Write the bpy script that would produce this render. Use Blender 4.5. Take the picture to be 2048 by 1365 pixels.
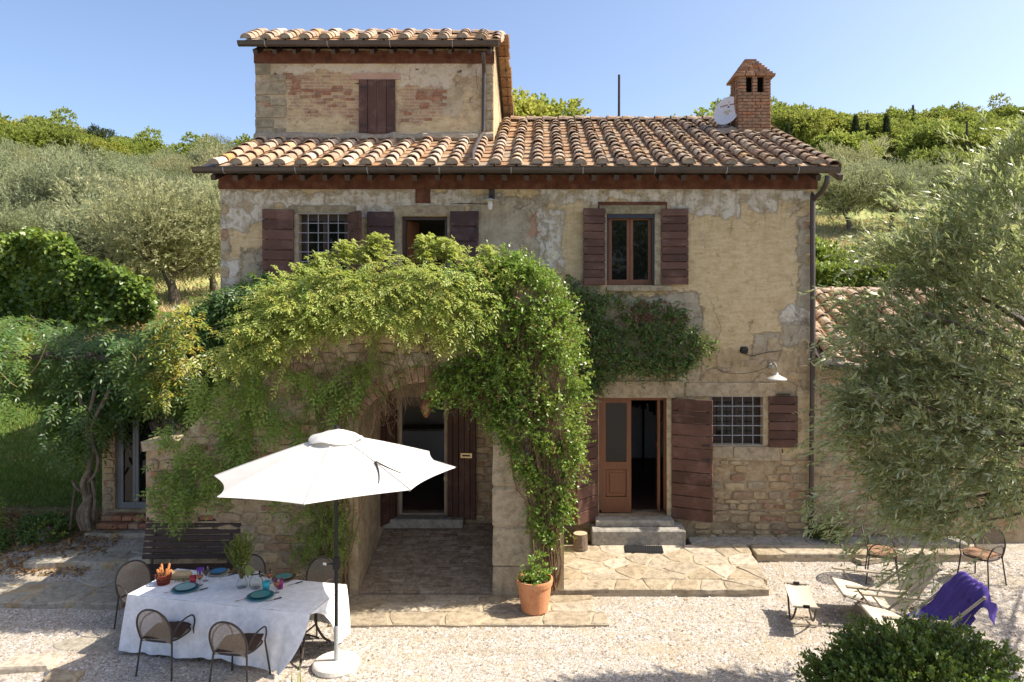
import bpy, math, random
import numpy as np
from mathutils import Vector, Matrix, Euler

random.seed(7)
rng = np.random.default_rng(11)
for o in list(bpy.data.objects):
    bpy.data.objects.remove(o, do_unlink=True)
SC = bpy.context.scene
COL = SC.collection
R = math.radians

# ------------------------------------------------------------------ camera, sky, sun, exposure
CAMY, CAMZ, FOC, VPX, HZY = -13.3, 4.69, 1450.0, 1085.0, 590.0     # surveyed from the photograph
cd = bpy.data.cameras.new('camera')
cam = bpy.data.objects.new('camera', cd)
COL.objects.link(cam)
cam.location = (0, CAMY, CAMZ)
cam.rotation_euler = (R(90), 0, 0)
cd.sensor_width = 36
cd.lens = 36 * FOC / 2048
cd.shift_x = -(VPX - 1024) / 2048
cd.shift_y = -(682.5 - HZY) / 2048
cd.clip_start = 0.1
cd.clip_end = 1500
SC.camera = cam

SUN_DIR = Vector((0.655, 0.02, 0.755)).normalized()
world = bpy.data.worlds.new('World')
SC.world = world
world.use_nodes = True
wn = world.node_tree
wn.nodes.clear()
sky = wn.nodes.new('ShaderNodeTexSky')
sky.sky_type = 'NISHITA'
sky.sun_disc = False
sky.sun_elevation = math.asin(SUN_DIR.z)
sky.sun_rotation = math.atan2(SUN_DIR.x, SUN_DIR.y)
sky.altitude = 300
sky.air_density = 0.7
sky.dust_density = 3.0
sky.ozone_density = 1.3
bg = wn.nodes.new('ShaderNodeBackground')
bg.inputs['Strength'].default_value = 0.15
wo = wn.nodes.new('ShaderNodeOutputWorld')
wn.links.new(sky.outputs[0], bg.inputs[0])
wn.links.new(bg.outputs[0], wo.inputs[0])

sl = bpy.data.lights.new('sun', 'SUN')
sl.energy = 4.5
sl.angle = R(0.55)
sl.color = (1.0, 0.93, 0.82)
sun = bpy.data.objects.new('sun', sl)
COL.objects.link(sun)
sun.location = SUN_DIR * 60
sun.rotation_euler = SUN_DIR.to_track_quat('Z', 'Y').to_euler()

vs = SC.view_settings
vs.view_transform = 'Standard'
vs.look = 'None'
vs.gamma = 1
vs.use_curve_mapping = False
vs.exposure = 0.95
SC.cycles.max_bounces = 8
SC.cycles.diffuse_bounces = 4
SC.cycles.transparent_max_bounces = 12
SC.cycles.use_denoising = True


def W(px, py, y):
    """A point of the photograph that lies on the plane at depth y."""
    d = y - CAMY
    return Vector(((px - VPX) * d / FOC, y, CAMZ - (py - HZY) * d / FOC))


def G(px, py, z=0.0):
    """A point of the photograph that lies on the level z."""
    d = (CAMZ - z) * FOC / (py - HZY)
    return Vector(((px - VPX) * d / FOC, d + CAMY, z))


# ------------------------------------------------------------------ object helpers
def tag(o, label=None, cat=None, group=None, kind=None):
    if label: o['label'] = label
    if cat: o['category'] = cat
    if group: o['group'] = group
    if kind: o['kind'] = kind
    return o


def link(name, data, parent=None, loc=None, rot=None, scale=None):
    o = bpy.data.objects.new(name, data)
    COL.objects.link(o)
    if parent is not None: o.parent = parent
    if loc is not None: o.location = loc
    if rot is not None: o.rotation_euler = rot
    if scale is not None: o.scale = scale
    return o


def empty(name, label, cat, loc=(0, 0, 0), rz=0.0, group=None):
    o = link(name, None, None, loc, (0, 0, rz))
    o.empty_display_size = 0.2
    return tag(o, label, cat, group)


def copy_tree(o, parent=None):
    c = o.copy()
    COL.objects.link(c)
    if parent is not None: c.parent = parent
    for ch in list(o.children):
        copy_tree(ch, c)
    return c


class MB:
    """Collects shapes and links them as one mesh object."""
    def __init__(s):
        s.v, s.f, s.m = [], [], []

    def add(s, vs_, fs, mi=0):
        b = len(s.v)
        s.v.extend([tuple(p) for p in vs_])
        s.f.extend([tuple(i + b for i in f) for f in fs])
        s.m.extend([mi] * len(fs))
        return s

    def box(s, c, size, rot=None, mi=0, jit=0.0):
        hx, hy, hz = size[0] / 2, size[1] / 2, size[2] / 2
        vs_ = []
        for x in (-hx, hx):
            for y in (-hy, hy):
                for z in (-hz, hz):
                    p = Vector((x, y, z))
                    if jit: p += Vector((random.uniform(-jit, jit), random.uniform(-jit, jit), random.uniform(-jit, jit)))
                    if rot is not None: p = rot @ p
                    vs_.append(p + Vector(c))
        return s.add(vs_, [(0, 1, 3, 2), (4, 6, 7, 5), (0, 4, 5, 1), (2, 3, 7, 6), (0, 2, 6, 4), (1, 5, 7, 3)], mi)

    def bbox(s, c, size, b=0.01, rot=None, mi=0, jit=0.0):
        """A box with chamfered edges."""
        h = [max(q / 2, b * 1.01) for q in size]
        vs_, idx = [], {}
        for sx in (-1, 1):
            for sy in (-1, 1):
                for sz in (-1, 1):
                    for ax in range(3):
                        p = [sx * (h[0] - b), sy * (h[1] - b), sz * (h[2] - b)]
                        p[ax] = (sx, sy, sz)[ax] * h[ax]
                        p = Vector(p)
                        if jit: p += Vector((random.uniform(-jit, jit), random.uniform(-jit, jit), random.uniform(-jit, jit)))
                        if rot is not None: p = rot @ p
                        idx[(sx, sy, sz, ax)] = len(vs_)
                        vs_.append(p + Vector(c))
        fs = []
        for ax in range(3):
            a1, a2 = [(1, 2), (2, 0), (0, 1)][ax]
            for sg in (-1, 1):
                q = []
                for u, w in ((-1, -1), (1, -1), (1, 1), (-1, 1)):
                    k = [0, 0, 0]
                    k[ax], k[a1], k[a2] = sg, u, w
                    q.append(idx[(k[0], k[1], k[2], ax)])
                fs.append(tuple(q if sg > 0 else q[::-1]))
            for u in (-1, 1):
                for w in (-1, 1):
                    k0, k1 = [0, 0, 0], [0, 0, 0]
                    k0[ax], k1[ax] = -1, 1
                    for k in (k0, k1): k[a1], k[a2] = u, w
                    q = [idx[(*k0, a1)], idx[(*k1, a1)], idx[(*k1, a2)], idx[(*k0, a2)]]
                    fs.append(tuple(q if u * w > 0 else q[::-1]))
        for sx in (-1, 1):
            for sy in (-1, 1):
                for sz in (-1, 1):
                    q = [idx[(sx, sy, sz, a)] for a in range(3)]
                    fs.append(tuple(q if sx * sy * sz > 0 else q[::-1]))
        return s.add(vs_, fs, mi)

    def tube(s, pts, r, seg=8, mi=0, cap=True):
        pts = [Vector(p) for p in pts]
        n = len(pts)
        rs = [r] * n if not hasattr(r, '__len__') else list(r)
        vs_, fs = [], []
        t0 = (pts[1] - pts[0]).normalized()
        u = t0.orthogonal().normalized()
        for i, p in enumerate(pts):
            t = (pts[min(i + 1, n - 1)] - pts[max(i - 1, 0)]).normalized()
            u = (u - t * u.dot(t))
            u = u.normalized() if u.length > 1e-6 else t.orthogonal().normalized()
            w = t.cross(u)
            for k in range(seg):
                a = 2 * math.pi * k / seg
                vs_.append(p + (u * math.cos(a) + w * math.sin(a)) * rs[i])
        for i in range(n - 1):
            for k in range(seg):
                a, b = i * seg + k, i * seg + (k + 1) % seg
                fs.append((a, b, b + seg, a + seg))
        if cap:
            fs.append(tuple(range(seg))[::-1])
            fs.append(tuple(range((n - 1) * seg, n * seg)))
        return s.add(vs_, fs, mi)

    def lathe(s, prof, seg=20, c=(0, 0, 0), mi=0, cap=False):
        vs_, fs = [], []
        for r_, z in prof:
            for k in range(seg):
                a = 2 * math.pi * k / seg
                vs_.append((c[0] + r_ * math.cos(a), c[1] + r_ * math.sin(a), c[2] + z))
        for i in range(len(prof) - 1):
            for k in range(seg):
                a, b = i * seg + k, i * seg + (k + 1) % seg
                fs.append((a, b, b + seg, a + seg))
        if cap:
            fs.append(tuple(range(seg))[::-1])
            fs.append(tuple(range((len(prof) - 1) * seg, len(prof) * seg)))
        return s.add(vs_, fs, mi)

    def prism(s, poly, y0, y1, mi=0):
        """A polygon in x,z pulled from y0 to y1."""
        n = len(poly)
        vs_ = [(p[0], y0, p[1]) for p in poly] + [(p[0], y1, p[1]) for p in poly]
        fs = [tuple(range(n)), tuple(range(2 * n - 1, n - 1, -1))]
        for i in range(n):
            j = (i + 1) % n
            fs.append((i, i + n, j + n, j))
        return s.add(vs_, fs, mi)

    def mesh(s, name, mats, smooth=False):
        me = bpy.data.meshes.new(name)
        me.from_pydata(s.v, [], s.f)
        for m in (mats if isinstance(mats, (list, tuple)) else [mats]): me.materials.append(m)
        if any(s.m): me.polygons.foreach_set('material_index', s.m)
        if smooth: me.polygons.foreach_set('use_smooth', [True] * len(s.f))
        me.update()
        return me

    def build(s, name, mats, parent=None, loc=None, rot=None, smooth=False):
        return link(name, s.mesh(name, mats, smooth), parent, loc, rot)


def smooth_curve(pts, n=4):
    """Catmull-Rom through the points."""
    P = [Vector(p) for p in pts]
    if len(P) < 3: return P
    P = [2 * P[0] - P[1]] + P + [2 * P[-1] - P[-2]]
    out = []
    for i in range(1, len(P) - 2):
        a, b, c, d = P[i - 1:i + 3]
        for k in range(n):
            t = k / n
            out.append(0.5 * ((2 * b) + (c - a) * t + (2 * a - 5 * b + 4 * c - d) * t * t + (3 * b - a - 3 * c + d) * t ** 3))
    out.append(P[-2])
    return out


# ------------------------------------------------------------------ material helpers
class NG:
    def __init__(s, name):
        s.m = bpy.data.materials.new(name)
        s.m.use_nodes = True
        s.nt = s.m.node_tree
        s.b = s.nt.nodes['Principled BSDF']
        s.out = s.nt.nodes['Material Output']

    def n(s, t, **kw):
        k = s.nt.nodes.new(t)
        for a, v in kw.items(): setattr(k, a, v)
        return k

    def put(s, sock, v):
        if v is None: return
        if hasattr(v, 'is_linked') or isinstance(v, bpy.types.NodeSocket): s.nt.links.new(v, sock)
        elif isinstance(v, (tuple, list)) and len(v) == 3 and sock.type == 'RGBA': sock.default_value = (*v, 1)
        else: sock.default_value = v

    def pos(s): return s.n('ShaderNodeNewGeometry').outputs['Position']
    def obj(s): return s.n('ShaderNodeTexCoord').outputs['Object']
    def rnd(s): return s.n('ShaderNodeObjectInfo').outputs['Random']

    def noise(s, vec, scale=5.0, detail=5.0, rough=0.6, dist=0.0, out='Fac'):
        k = s.n('ShaderNodeTexNoise')
        s.put(k.inputs['Vector'], vec)
        k.inputs['Scale'].default_value = scale
        k.inputs['Detail'].default_value = detail
        k.inputs['Roughness'].default_value = rough
        k.inputs['Distortion'].default_value = dist
        return k.outputs[out]

    def voro(s, vec, scale=5.0, out='Distance', feature='F1'):
        k = s.n('ShaderNodeTexVoronoi', feature=feature)
        s.put(k.inputs['Vector'], vec)
        k.inputs['Scale'].default_value = scale
        return k.outputs[out]

    def ramp(s, fac, stops, interp='LINEAR'):
        k = s.n('ShaderNodeValToRGB')
        s.put(k.inputs[0], fac)
        e = k.color_ramp.elements
        k.color_ramp.interpolation = interp
        while len(e) < len(stops): e.new(0.5)
        for i, (p, c) in enumerate(stops):
            e[i].position = p
            e[i].color = (*c, 1) if len(c) == 3 else c
        return k.outputs[0]

    def math(s, op, a, b=None, c=None, clamp=False):
        k = s.n('ShaderNodeMath', operation=op, use_clamp=clamp)
        s.put(k.inputs[0], a); s.put(k.inputs[1], b)
        if c is not None: s.put(k.inputs[2], c)
        return k.outputs[0]

    def mix(s, fac, a, b, mode='MIX'):
        k = s.n('ShaderNodeMix', data_type='RGBA', blend_type=mode)
        s.put(k.inputs['Factor'], fac)
        s.put(k.inputs[6], a); s.put(k.inputs[7], b)
        return k.outputs[2]

    def maprange(s, v, a, b, c=0.0, d=1.0, smooth=False):
        k = s.n('ShaderNodeMapRange', interpolation_type='SMOOTHSTEP' if smooth else 'LINEAR')
        s.put(k.inputs['Value'], v)
        for nm, q in (('From Min', a), ('From Max', b), ('To Min', c), ('To Max', d)): s.put(k.inputs[nm], q)
        return k.outputs[0]

    def sep(s, vec):
        k = s.n('ShaderNodeSeparateXYZ')
        s.put(k.inputs[0], vec)
        return k.outputs

    def scalev(s, vec, v):
        k = s.n('ShaderNodeVectorMath', operation='MULTIPLY')
        s.put(k.inputs[0], vec); k.inputs[1].default_value = v
        return k.outputs[0]

    def addv(s, a, b):
        k = s.n('ShaderNodeVectorMath', operation='ADD')
        s.put(k.inputs[0], a); s.put(k.inputs[1], b)
        return k.outputs[0]

    def bump(s, h, strength=0.4, dist=0.02):
        k = s.n('ShaderNodeBump')
        s.put(k.inputs['Height'], h)
        k.inputs['Strength'].default_value = strength
        k.inputs['Distance'].default_value = dist
        s.nt.links.new(k.outputs[0], s.b.inputs['Normal'])

    def done(s, col=None, rough=0.8, spec=0.3, metal=0.0):
        s.put(s.b.inputs['Base Color'], col)
        s.put(s.b.inputs['Roughness'], rough)
        s.b.inputs['Specular IOR Level'].default_value = spec
        s.b.inputs['Metallic'].default_value = metal
        return s.m


def pm(name, cols, scale=6.0, rough=0.8, spec=0.25, bump=0.3, bscale=40.0, bdist=0.01, metal=0.0, rand=0.0, world=True, stretch=None):
    """A weathered surface: noise runs through the colours, each object shifted by its own random value."""
    g = NG(name)
    v = g.pos() if world else g.obj()
    if stretch: v = g.scalev(v, stretch)
    f = g.noise(v, scale, 6, 0.65)
    f = g.maprange(f, 0.28, 0.72)
    if rand:
        f = g.math('ADD', g.math('MULTIPLY', f, 1 - rand), g.math('MULTIPLY', g.rnd(), rand))
    k = len(cols)
    c = g.ramp(f, [(i / (k - 1), q) for i, q in enumerate(cols)]) if k > 1 else cols[0]
    fine = g.noise(v, bscale, 6, 0.7)
    if k > 1 or True:
        c = g.mix(0.35, c, g.mix(1.0, c, g.ramp(fine, [(0.3, (0.45, 0.45, 0.45)), (0.7, (1.35, 1.35, 1.35))]), 'MULTIPLY'))
    if bump: g.bump(fine, bump, bdist)
    return g.done(c, rough, spec, metal)


def leaf_mat(name, cols, trans=0.32, rough=0.5, spec=0.3, tcol=None, vary=False):
    """Leaves: each carries its own 'tint' value, light passes through them."""
    g = NG(name)
    a = g.n('ShaderNodeAttribute')
    a.attribute_name = 'tint'
    k = len(cols)
    c = g.ramp(a.outputs['Fac'], [(i / (k - 1), q) for i, q in enumerate(cols)])
    if vary:                                   # no two trees of a wood have quite the same green
        c = g.mix(1.0, c, g.ramp(g.rnd(), [(0, (0.72, 0.74, 0.70)), (0.35, (0.95, 1.0, 0.9)), (0.7, (1.18, 1.12, 1.0)), (1, (1.35, 1.15, 0.95))]), 'MULTIPLY')
    g.done(c, rough, spec)
    t = g.n('ShaderNodeBsdfTranslucent')
    tc = g.mix(0.55, c, tcol or (0.20, 0.26, 0.03))
    g.put(t.inputs[0], tc)
    mx = g.n('ShaderNodeMixShader')
    mx.inputs[0].default_value = trans
    g.nt.links.new(g.b.outputs[0], mx.inputs[1])
    g.nt.links.new(t.outputs[0], mx.inputs[2])
    g.nt.links.new(mx.outputs[0], g.out.inputs[0])
    return g.m


# ------------------------------------------------------------------ materials
M = {}


def facade_material(name, kind):
    g = NG(name)
    p = g.pos()
    wob = g.noise(p, 2.2, 8, 0.72, out='Color')
    wv = g.n('ShaderNodeVectorMath', operation='MULTIPLY_ADD')
    g.put(wv.inputs[0], wob); wv.inputs[1].default_value = (0.75, 0, 0.75); wv.inputs[2].default_value = (-0.375, 0, -0.375)
    q = g.addv(p, wv.outputs[0])
    x, _, z = g.sep(q)

    def box(cx, cz, hx, hz, soft=0.03):
        a = g.math('SUBTRACT', hx, g.math('ABSOLUTE', g.math('SUBTRACT', x, cx)))
        b = g.math('SUBTRACT', hz, g.math('ABSOLUTE', g.math('SUBTRACT', z, cz)))
        return g.maprange(g.math('MINIMUM', a, b), -soft, soft, 0, 1, True)

    def pbox(x0, y0, x1, y1, yy=0.0, soft=0.03):
        a, b = W(x0, y0, yy), W(x1, y1, yy)
        return box((a.x + b.x) / 2, (a.z + b.z) / 2, abs(b.x - a.x) / 2, abs(b.z - a.z) / 2, soft)

    def any_(l):
        r_ = l[0]
        for k in l[1:]: r_ = g.math('MAXIMUM', r_, k)
        return r_
    big = g.noise(p, 0.9, 6, 0.7)
    med = g.noise(p, 4.5, 7, 0.72)
    strk = g.noise(g.scalev(p, (1.6, 1, 7.0)), 2.4, 6, 0.7)      # trowelled, rain-worn bands
    vert = g.noise(g.scalev(p, (9.0, 1, 0.7)), 1.4, 5, 0.6)      # runs below the eave
    fine = g.noise(p, 26, 8, 0.75)
    ochre = g.ramp(g.math('ADD', g.math('MULTIPLY', med, 0.5), g.math('MULTIPLY', strk, 0.5)),
                   [(0.30, (0.36, 0.26, 0.14)), (0.44, (0.53, 0.40, 0.215)), (0.56, (0.64, 0.505, 0.30)), (0.70, (0.68, 0.575, 0.39))])
    grey = g.ramp(med, [(0.3, (0.25, 0.21, 0.145)), (0.5, (0.40, 0.345, 0.25)), (0.7, (0.52, 0.455, 0.34))])
    white = g.ramp(med, [(0.28, (0.42, 0.36, 0.25)), (0.48, (0.60, 0.54, 0.43)), (0.7, (0.70, 0.66, 0.57))])
    mortar = g.ramp(med, [(0.3, (0.22, 0.155, 0.085)), (0.5, (0.40, 0.30, 0.18)), (0.7, (0.52, 0.42, 0.28))])
    if kind == 'house':
        c = g.mix(g.maprange(big, 0.56, 0.66, 0, 0.7), ochre, grey)
        gm = any_([pbox(945, 398, 1090, 640), pbox(1130, 560, 1200, 800), pbox(1150, 590, 1400, 770), pbox(1566, 640, 1630, 690), pbox(430, 380, 452, 700), pbox(1598, 430, 1635, 780),
                   pbox(1505, 670, 1560, 720), pbox(480, 500, 535, 620)])
        c = g.mix(g.math('MULTIPLY', gm, 0.92), c, grey)
        wm = any_([pbox(425, 380, 940, 416), pbox(425, 400, 500, 462), pbox(500, 400, 545, 450), pbox(1075, 380, 1640, 404), pbox(1335, 385, 1480, 436), pbox(1500, 395, 1560, 425), pbox(1076, 420, 1124, 545), pbox(440, 520, 475, 640),
                   pbox(860, 385, 1010, 405), pbox(1560, 620, 1625, 645), pbox(690, 385, 840, 440)])
        wk = g.math('MULTIPLY', wm, g.maprange(med, 0.34, 0.5, 0.15, 1.0))
        c = g.mix(wk, c, white)
        lo = g.maprange(z, W(0, 915, 0).z + 0.1, W(0, 900, 0).z - 0.25, 0, 1, True)
        low2 = any_([pbox(1140, 800, 1200, 1090), pbox(1400, 700, 1640, 790), pbox(700, 600, 1010, 1100)])
        c = g.mix(g.math('MAXIMUM', lo, g.math('MULTIPLY', low2, 0.8)), c, mortar)
        pink = any_([pbox(1180, 762, 1300, 796), pbox(1466, 896, 1560, 918), pbox(1060, 425, 1080, 475)])
        c = g.mix(g.math('MULTIPLY', pink, 0.6), c, (0.42, 0.22, 0.13))
        run = g.math('MULTIPLY', g.maprange(vert, 0.5, 0.68), g.maprange(z, 5.3, 6.6))
        c = g.mix(g.math('MULTIPLY', run, 0.45), c, (0.20, 0.155, 0.10))
        damp = g.math('MULTIPLY', g.maprange(z, 1.1, 0.25), g.maprange(big, 0.35, 0.6))
        c = g.mix(g.math('MULTIPLY', damp, 0.5), c, (0.15, 0.12, 0.08))
    elif kind == 'tower':
        c = g.mix(g.maprange(big, 0.44, 0.58), ochre, mortar)
        wm = any_([pbox(560, 128, 965, 150, 1.7), pbox(800, 150, 900, 175, 1.7), pbox(520, 270, 980, 290, 1.7)])
        c = g.mix(g.math('MULTIPLY', wm, 0.6), c, white)
        gm = any_([pbox(875, 170, 925, 235, 1.7), pbox(500, 120, 572, 290, 1.7)])
        c = g.mix(g.math('MULTIPLY', gm, 0.6), c, grey)
        c = g.mix(g.maprange(med, 0.57, 0.66, 0, 0.7), c, (0.30, 0.18, 0.09))
        bv = g.n('ShaderNodeTexBrick')
        sw = g.n('ShaderNodeCombineXYZ'); xx, _, zz = g.sep(p)
        g.put(sw.inputs[0], xx); g.put(sw.inputs[1], zz); g.put(bv.inputs['Vector'], sw.outputs[0])
        bv.inputs['Scale'].default_value = 1.0; bv.inputs['Brick Width'].default_value = 0.23; bv.inputs['Row Height'].default_value = 0.068; bv.inputs['Mortar Size'].default_value = 0.012; bv.inputs['Mortar Smooth'].default_value = 0.4
        g.put(bv.inputs['Color1'], (0.33, 0.17, 0.10)); g.put(bv.inputs['Color2'], (0.42, 0.26, 0.16)); g.put(bv.inputs['Mortar'], (0.46, 0.37, 0.26))
        bz = any_([pbox(575, 150, 715, 240, 1.7), pbox(795, 175, 885, 245, 1.7), pbox(520, 150, 600, 180, 1.7)])
        c = g.mix(g.math('MULTIPLY', bz, g.maprange(med, 0.40, 0.56, 0.1, 0.85)), c, bv.outputs['Color'])
        hole = g.math('MULTIPLY', g.maprange(g.noise(g.scalev(p, (1, 1, 1.8)), 3.1, 3, 0.5), 0.70, 0.73), 0.9)
        c = g.mix(hole, c, (0.05, 0.035, 0.02))
    else:
        c = g.mix(g.maprange(big, 0.45, 0.6), mortar, g.mix(0.5, ochre, grey))
    crk = g.voro(g.addv(p, g.scalev(wob, (.5, .5, .5))), 1.1, 'Distance', 'DISTANCE_TO_EDGE')
    crack = g.math('MULTIPLY', g.maprange(crk, 0.007, 0.0), g.maprange(big, 0.50, 0.62))
    c = g.mix(g.math('MULTIPLY', crack, 0.35), c, (0.10, 0.075, 0.05))
    chip = g.math('MULTIPLY', g.maprange(g.noise(p, 6.0, 4, 0.55), 0.655, 0.675), 0.75)
    c = g.mix(chip, c, (0.46, 0.36, 0.23))
    spots = g.maprange(fine, 0.64, 0.74, 0, 0.55)
    c = g.mix(spots, c, (0.14, 0.11, 0.075))
    c = g.mix(0.25, c, g.mix(1.0, c, g.ramp(fine, [(0.3, (0.5, 0.5, 0.5)), (0.7, (1.3, 1.3, 1.3))]), 'MULTIPLY'))
    h = g.math('ADD', g.math('MULTIPLY', med, 1.0), g.math('MULTIPLY', fine, 0.35))
    h = g.math('SUBTRACT', h, g.math('MULTIPLY', chip, 0.5))
    h = g.math('SUBTRACT', h, g.math('MULTIPLY', crack, 0.5))
    if kind == 'house': h = g.math('ADD', h, g.math('ADD', g.math('MULTIPLY', gm, -0.6), g.math('MULTIPLY', wk, 0.5)))
    g.bump(h, 0.9, 0.05)
    return g.done(c, 0.92, 0.15)


M['facade'] = facade_material('facade_plaster', 'house')
M['tower'] = facade_material('tower_plaster', 'tower')
M['rubble'] = facade_material('rubble_mortar', 'rubble')


def stone_material(name, stops, bstr=0.6):
    g = NG(name)
    p = g.pos()
    n1 = g.noise(p, 9, 7, 0.7)
    n2 = g.noise(p, 45, 6, 0.75)
    c = g.ramp(g.rnd(), stops)
    c = g.mix(g.maprange(n1, 0.45, 0.68, 0, 0.7), c, (0.16, 0.125, 0.085))
    c = g.mix(g.maprange(n1, 0.52, 0.3, 0, 0.5), c, (0.48, 0.40, 0.28))
    c = g.mix(0.5, c, g.mix(1.0, c, g.ramp(n2, [(0.3, (0.45, 0.45, 0.45)), (0.7, (1.4, 1.4, 1.4))]), 'MULTIPLY'))
    g.bump(g.math('ADD', n1, g.math('MULTIPLY', n2, 0.5)), bstr, 0.03)
    return g.done(c, 0.9, 0.15)


M['stone'] = stone_material('rubble_stone', [(0, (0.40, 0.28, 0.145)), (0.2, (0.48, 0.36, 0.205)), (0.4, (0.33, 0.25, 0.155)), (0.6, (0.52, 0.39, 0.215)), (0.8, (0.37, 0.31, 0.215)), (0.93, (0.36, 0.20, 0.11)), (1, (0.44, 0.35, 0.235))])
M['quoin'] = stone_material('quoin_stone', [(0, (0.25, 0.22, 0.14)), (0.5, (0.34, 0.29, 0.19)), (1, (0.38, 0.31, 0.2))])
M['dress'] = stone_material('dressed_stone', [(0, (0.40, 0.33, 0.22)), (0.5, (0.46, 0.37, 0.24)), (1, (0.36, 0.30, 0.21))], 0.4)
M['brick'] = stone_material('old_brick', [(0, (0.27, 0.115, 0.065)), (0.35, (0.37, 0.165, 0.09)), (0.7, (0.30, 0.175, 0.11)), (1, (0.43, 0.27, 0.17))], 0.5)
M['chbrick'] = stone_material('chimney_brick', [(0, (0.25, 0.115, 0.065)), (0.4, (0.30, 0.165, 0.095)), (0.75, (0.22, 0.13, 0.085)), (0.9, (0.42, 0.15, 0.06)), (1, (0.33, 0.22, 0.14))], 0.5)
M['flag'] = stone_material('flagstone', [(0, (0.32, 0.25, 0.16)), (0.3, (0.42, 0.34, 0.23)), (0.55, (0.36, 0.295, 0.21)), (0.8, (0.47, 0.395, 0.295)), (1, (0.53, 0.46, 0.36))], 0.5)
M['greystep'] = stone_material('grey_step_stone', [(0, (0.30, 0.29, 0.26)), (1, (0.34, 0.33, 0.29))], 0.3)
M['lichen'] = stone_material('lichened_slab', [(0, (0.36, 0.32, 0.25)), (0.5, (0.46, 0.42, 0.34)), (1, (0.32, 0.28, 0.22))], 0.8)
M['ramp'] = stone_material('ramp_brick', [(0, (0.22, 0.155, 0.105)), (0.5, (0.34, 0.255, 0.18)), (0.85, (0.28, 0.205, 0.15)), (1, (0.46, 0.37, 0.28))], 0.6)


def tile_material(name, pan=False):
    g = NG(name)
    p = g.pos()
    r_ = g.rnd()
    n1 = g.noise(p, 7, 6, 0.7)
    n2 = g.noise(p, 38, 6, 0.75)
    x = g.sep(p)[0]
    if pan:
        c = g.ramp(r_, [(0, (0.336, 0.172, 0.081)), (0.4, (0.416, 0.242, 0.126)), (0.75, (0.464, 0.304, 0.170)), (1, (0.368, 0.273, 0.185))])
    else:
        c = g.ramp(r_, [(0, (0.352, 0.218, 0.141)), (0.22, (0.432, 0.304, 0.207)), (0.42, (0.336, 0.242, 0.178)), (0.60, (0.496, 0.398, 0.296)), (0.78, (0.400, 0.250, 0.141)), (0.92, (0.544, 0.452, 0.348)), (1, (0.464, 0.257, 0.096))])
    age = g.maprange(x, -2.5, 1.5, 0.0, 0.75)          # lichen and soot are heavier on the open slope
    c = g.mix(g.math('MULTIPLY', g.maprange(n1, 0.42, 0.62), g.math('ADD', age, 0.25)), c, (0.152, 0.121, 0.089))
    c = g.mix(g.maprange(n1, 0.45, 0.3, 0, 0.55), c, (0.496, 0.429, 0.333))
    c = g.mix(g.maprange(n2, 0.62, 0.72, 0, 0.55), c, (0.416, 0.281, 0.089) if not pan else (0.240, 0.187, 0.118))
    c = g.mix(0.4, c, g.mix(1.0, c, g.ramp(n2, [(0.3, (0.5, 0.5, 0.5)), (0.7, (1.35, 1.35, 1.35))]), 'MULTIPLY'))
    g.bump(g.math('ADD', n1, n2), 0.5, 0.012)
    return g.done(c, 0.9, 0.15)


M['tile'] = tile_material('weathered_cover_tile')
M['pan'] = tile_material('weathered_pan_tile', True)
M['mortar'] = pm('lime_mortar', [(0.26, 0.21, 0.15), (0.44, 0.38, 0.29)], 9, 0.95, 0.1, 0.5, 50)
M['gutter'] = pm('brown_gutter', [(0.040, 0.030, 0.024), (0.07, 0.052, 0.042)], 3, 0.42, 0.5, 0.05)
M['redband'] = pm('red_brown_band', [(0.065, 0.026, 0.017), (0.125, 0.050, 0.030), (0.185, 0.095, 0.058)], 6, 0.85, 0.2, 0.3)
def painted_wood(name, dark, mid, pale):
    g = NG(name)
    p = g.pos()
    grain = g.noise(g.scalev(p, (1.2, 6, 26)), 2.2, 6, 0.7)
    grain2 = g.noise(g.scalev(p, (1.0, 6, 60)), 3.5, 5, 0.7)
    wear = g.noise(p, 3.0, 6, 0.7)
    f = g.math('ADD', g.math('MULTIPLY', grain, 0.6), g.math('MULTIPLY', g.rnd(), 0.4))
    c = g.ramp(f, [(0.25, dark), (0.5, mid), (0.78, pale)])
    c = g.mix(g.math('MULTIPLY', g.maprange(wear, 0.5, 0.72), g.maprange(grain2, 0.4, 0.62)), c, tuple(min(1, q * 1.9 + .03) for q in pale))
    c = g.mix(g.math('MULTIPLY', g.maprange(wear, 0.42, 0.25), 0.5), c, tuple(q * .55 for q in dark))
    g.bump(g.math('ADD', grain2, grain), 0.35, 0.006)
    return g.done(c, 0.62, 0.3)


M['shutter'] = painted_wood('shutter_paint', (0.060, 0.029, 0.020), (0.095, 0.045, 0.031), (0.135, 0.070, 0.051))
M['shutter2'] = painted_wood('dark_shutter_paint', (0.036, 0.019, 0.019), (0.055, 0.029, 0.028), (0.082, 0.046, 0.043))
M['shutter3'] = painted_wood('porch_door_paint', (0.050, 0.022, 0.015), (0.075, 0.034, 0.023), (0.10, 0.05, 0.035))
M['doorwood'] = pm('varnished_door_wood', [(0.14, 0.055, 0.024), (0.22, 0.092, 0.042)], 3, 0.5, 0.4, 0.1, 60, 0.003, stretch=(8, 8, 0.7))
M['darkframe'] = pm('dark_window_frame', [(0.035, 0.022, 0.018), (0.06, 0.04, 0.03)], 3, 0.5, 0.4, 0.1)
M['greyframe'] = pm('grey_metal_frame', [(0.16, 0.17, 0.18), (0.20, 0.21, 0.22)], 3, 0.5, 0.4, 0.05)
M['bar'] = pm('grey_window_bars', [(0.26, 0.27, 0.29), (0.34, 0.35, 0.37)], 6, 0.5, 0.4, 0.1)
M['iron'] = pm('dark_iron', [(0.022, 0.018, 0.016), (0.04, 0.032, 0.028)], 6, 0.5, 0.4, 0.1)
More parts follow.
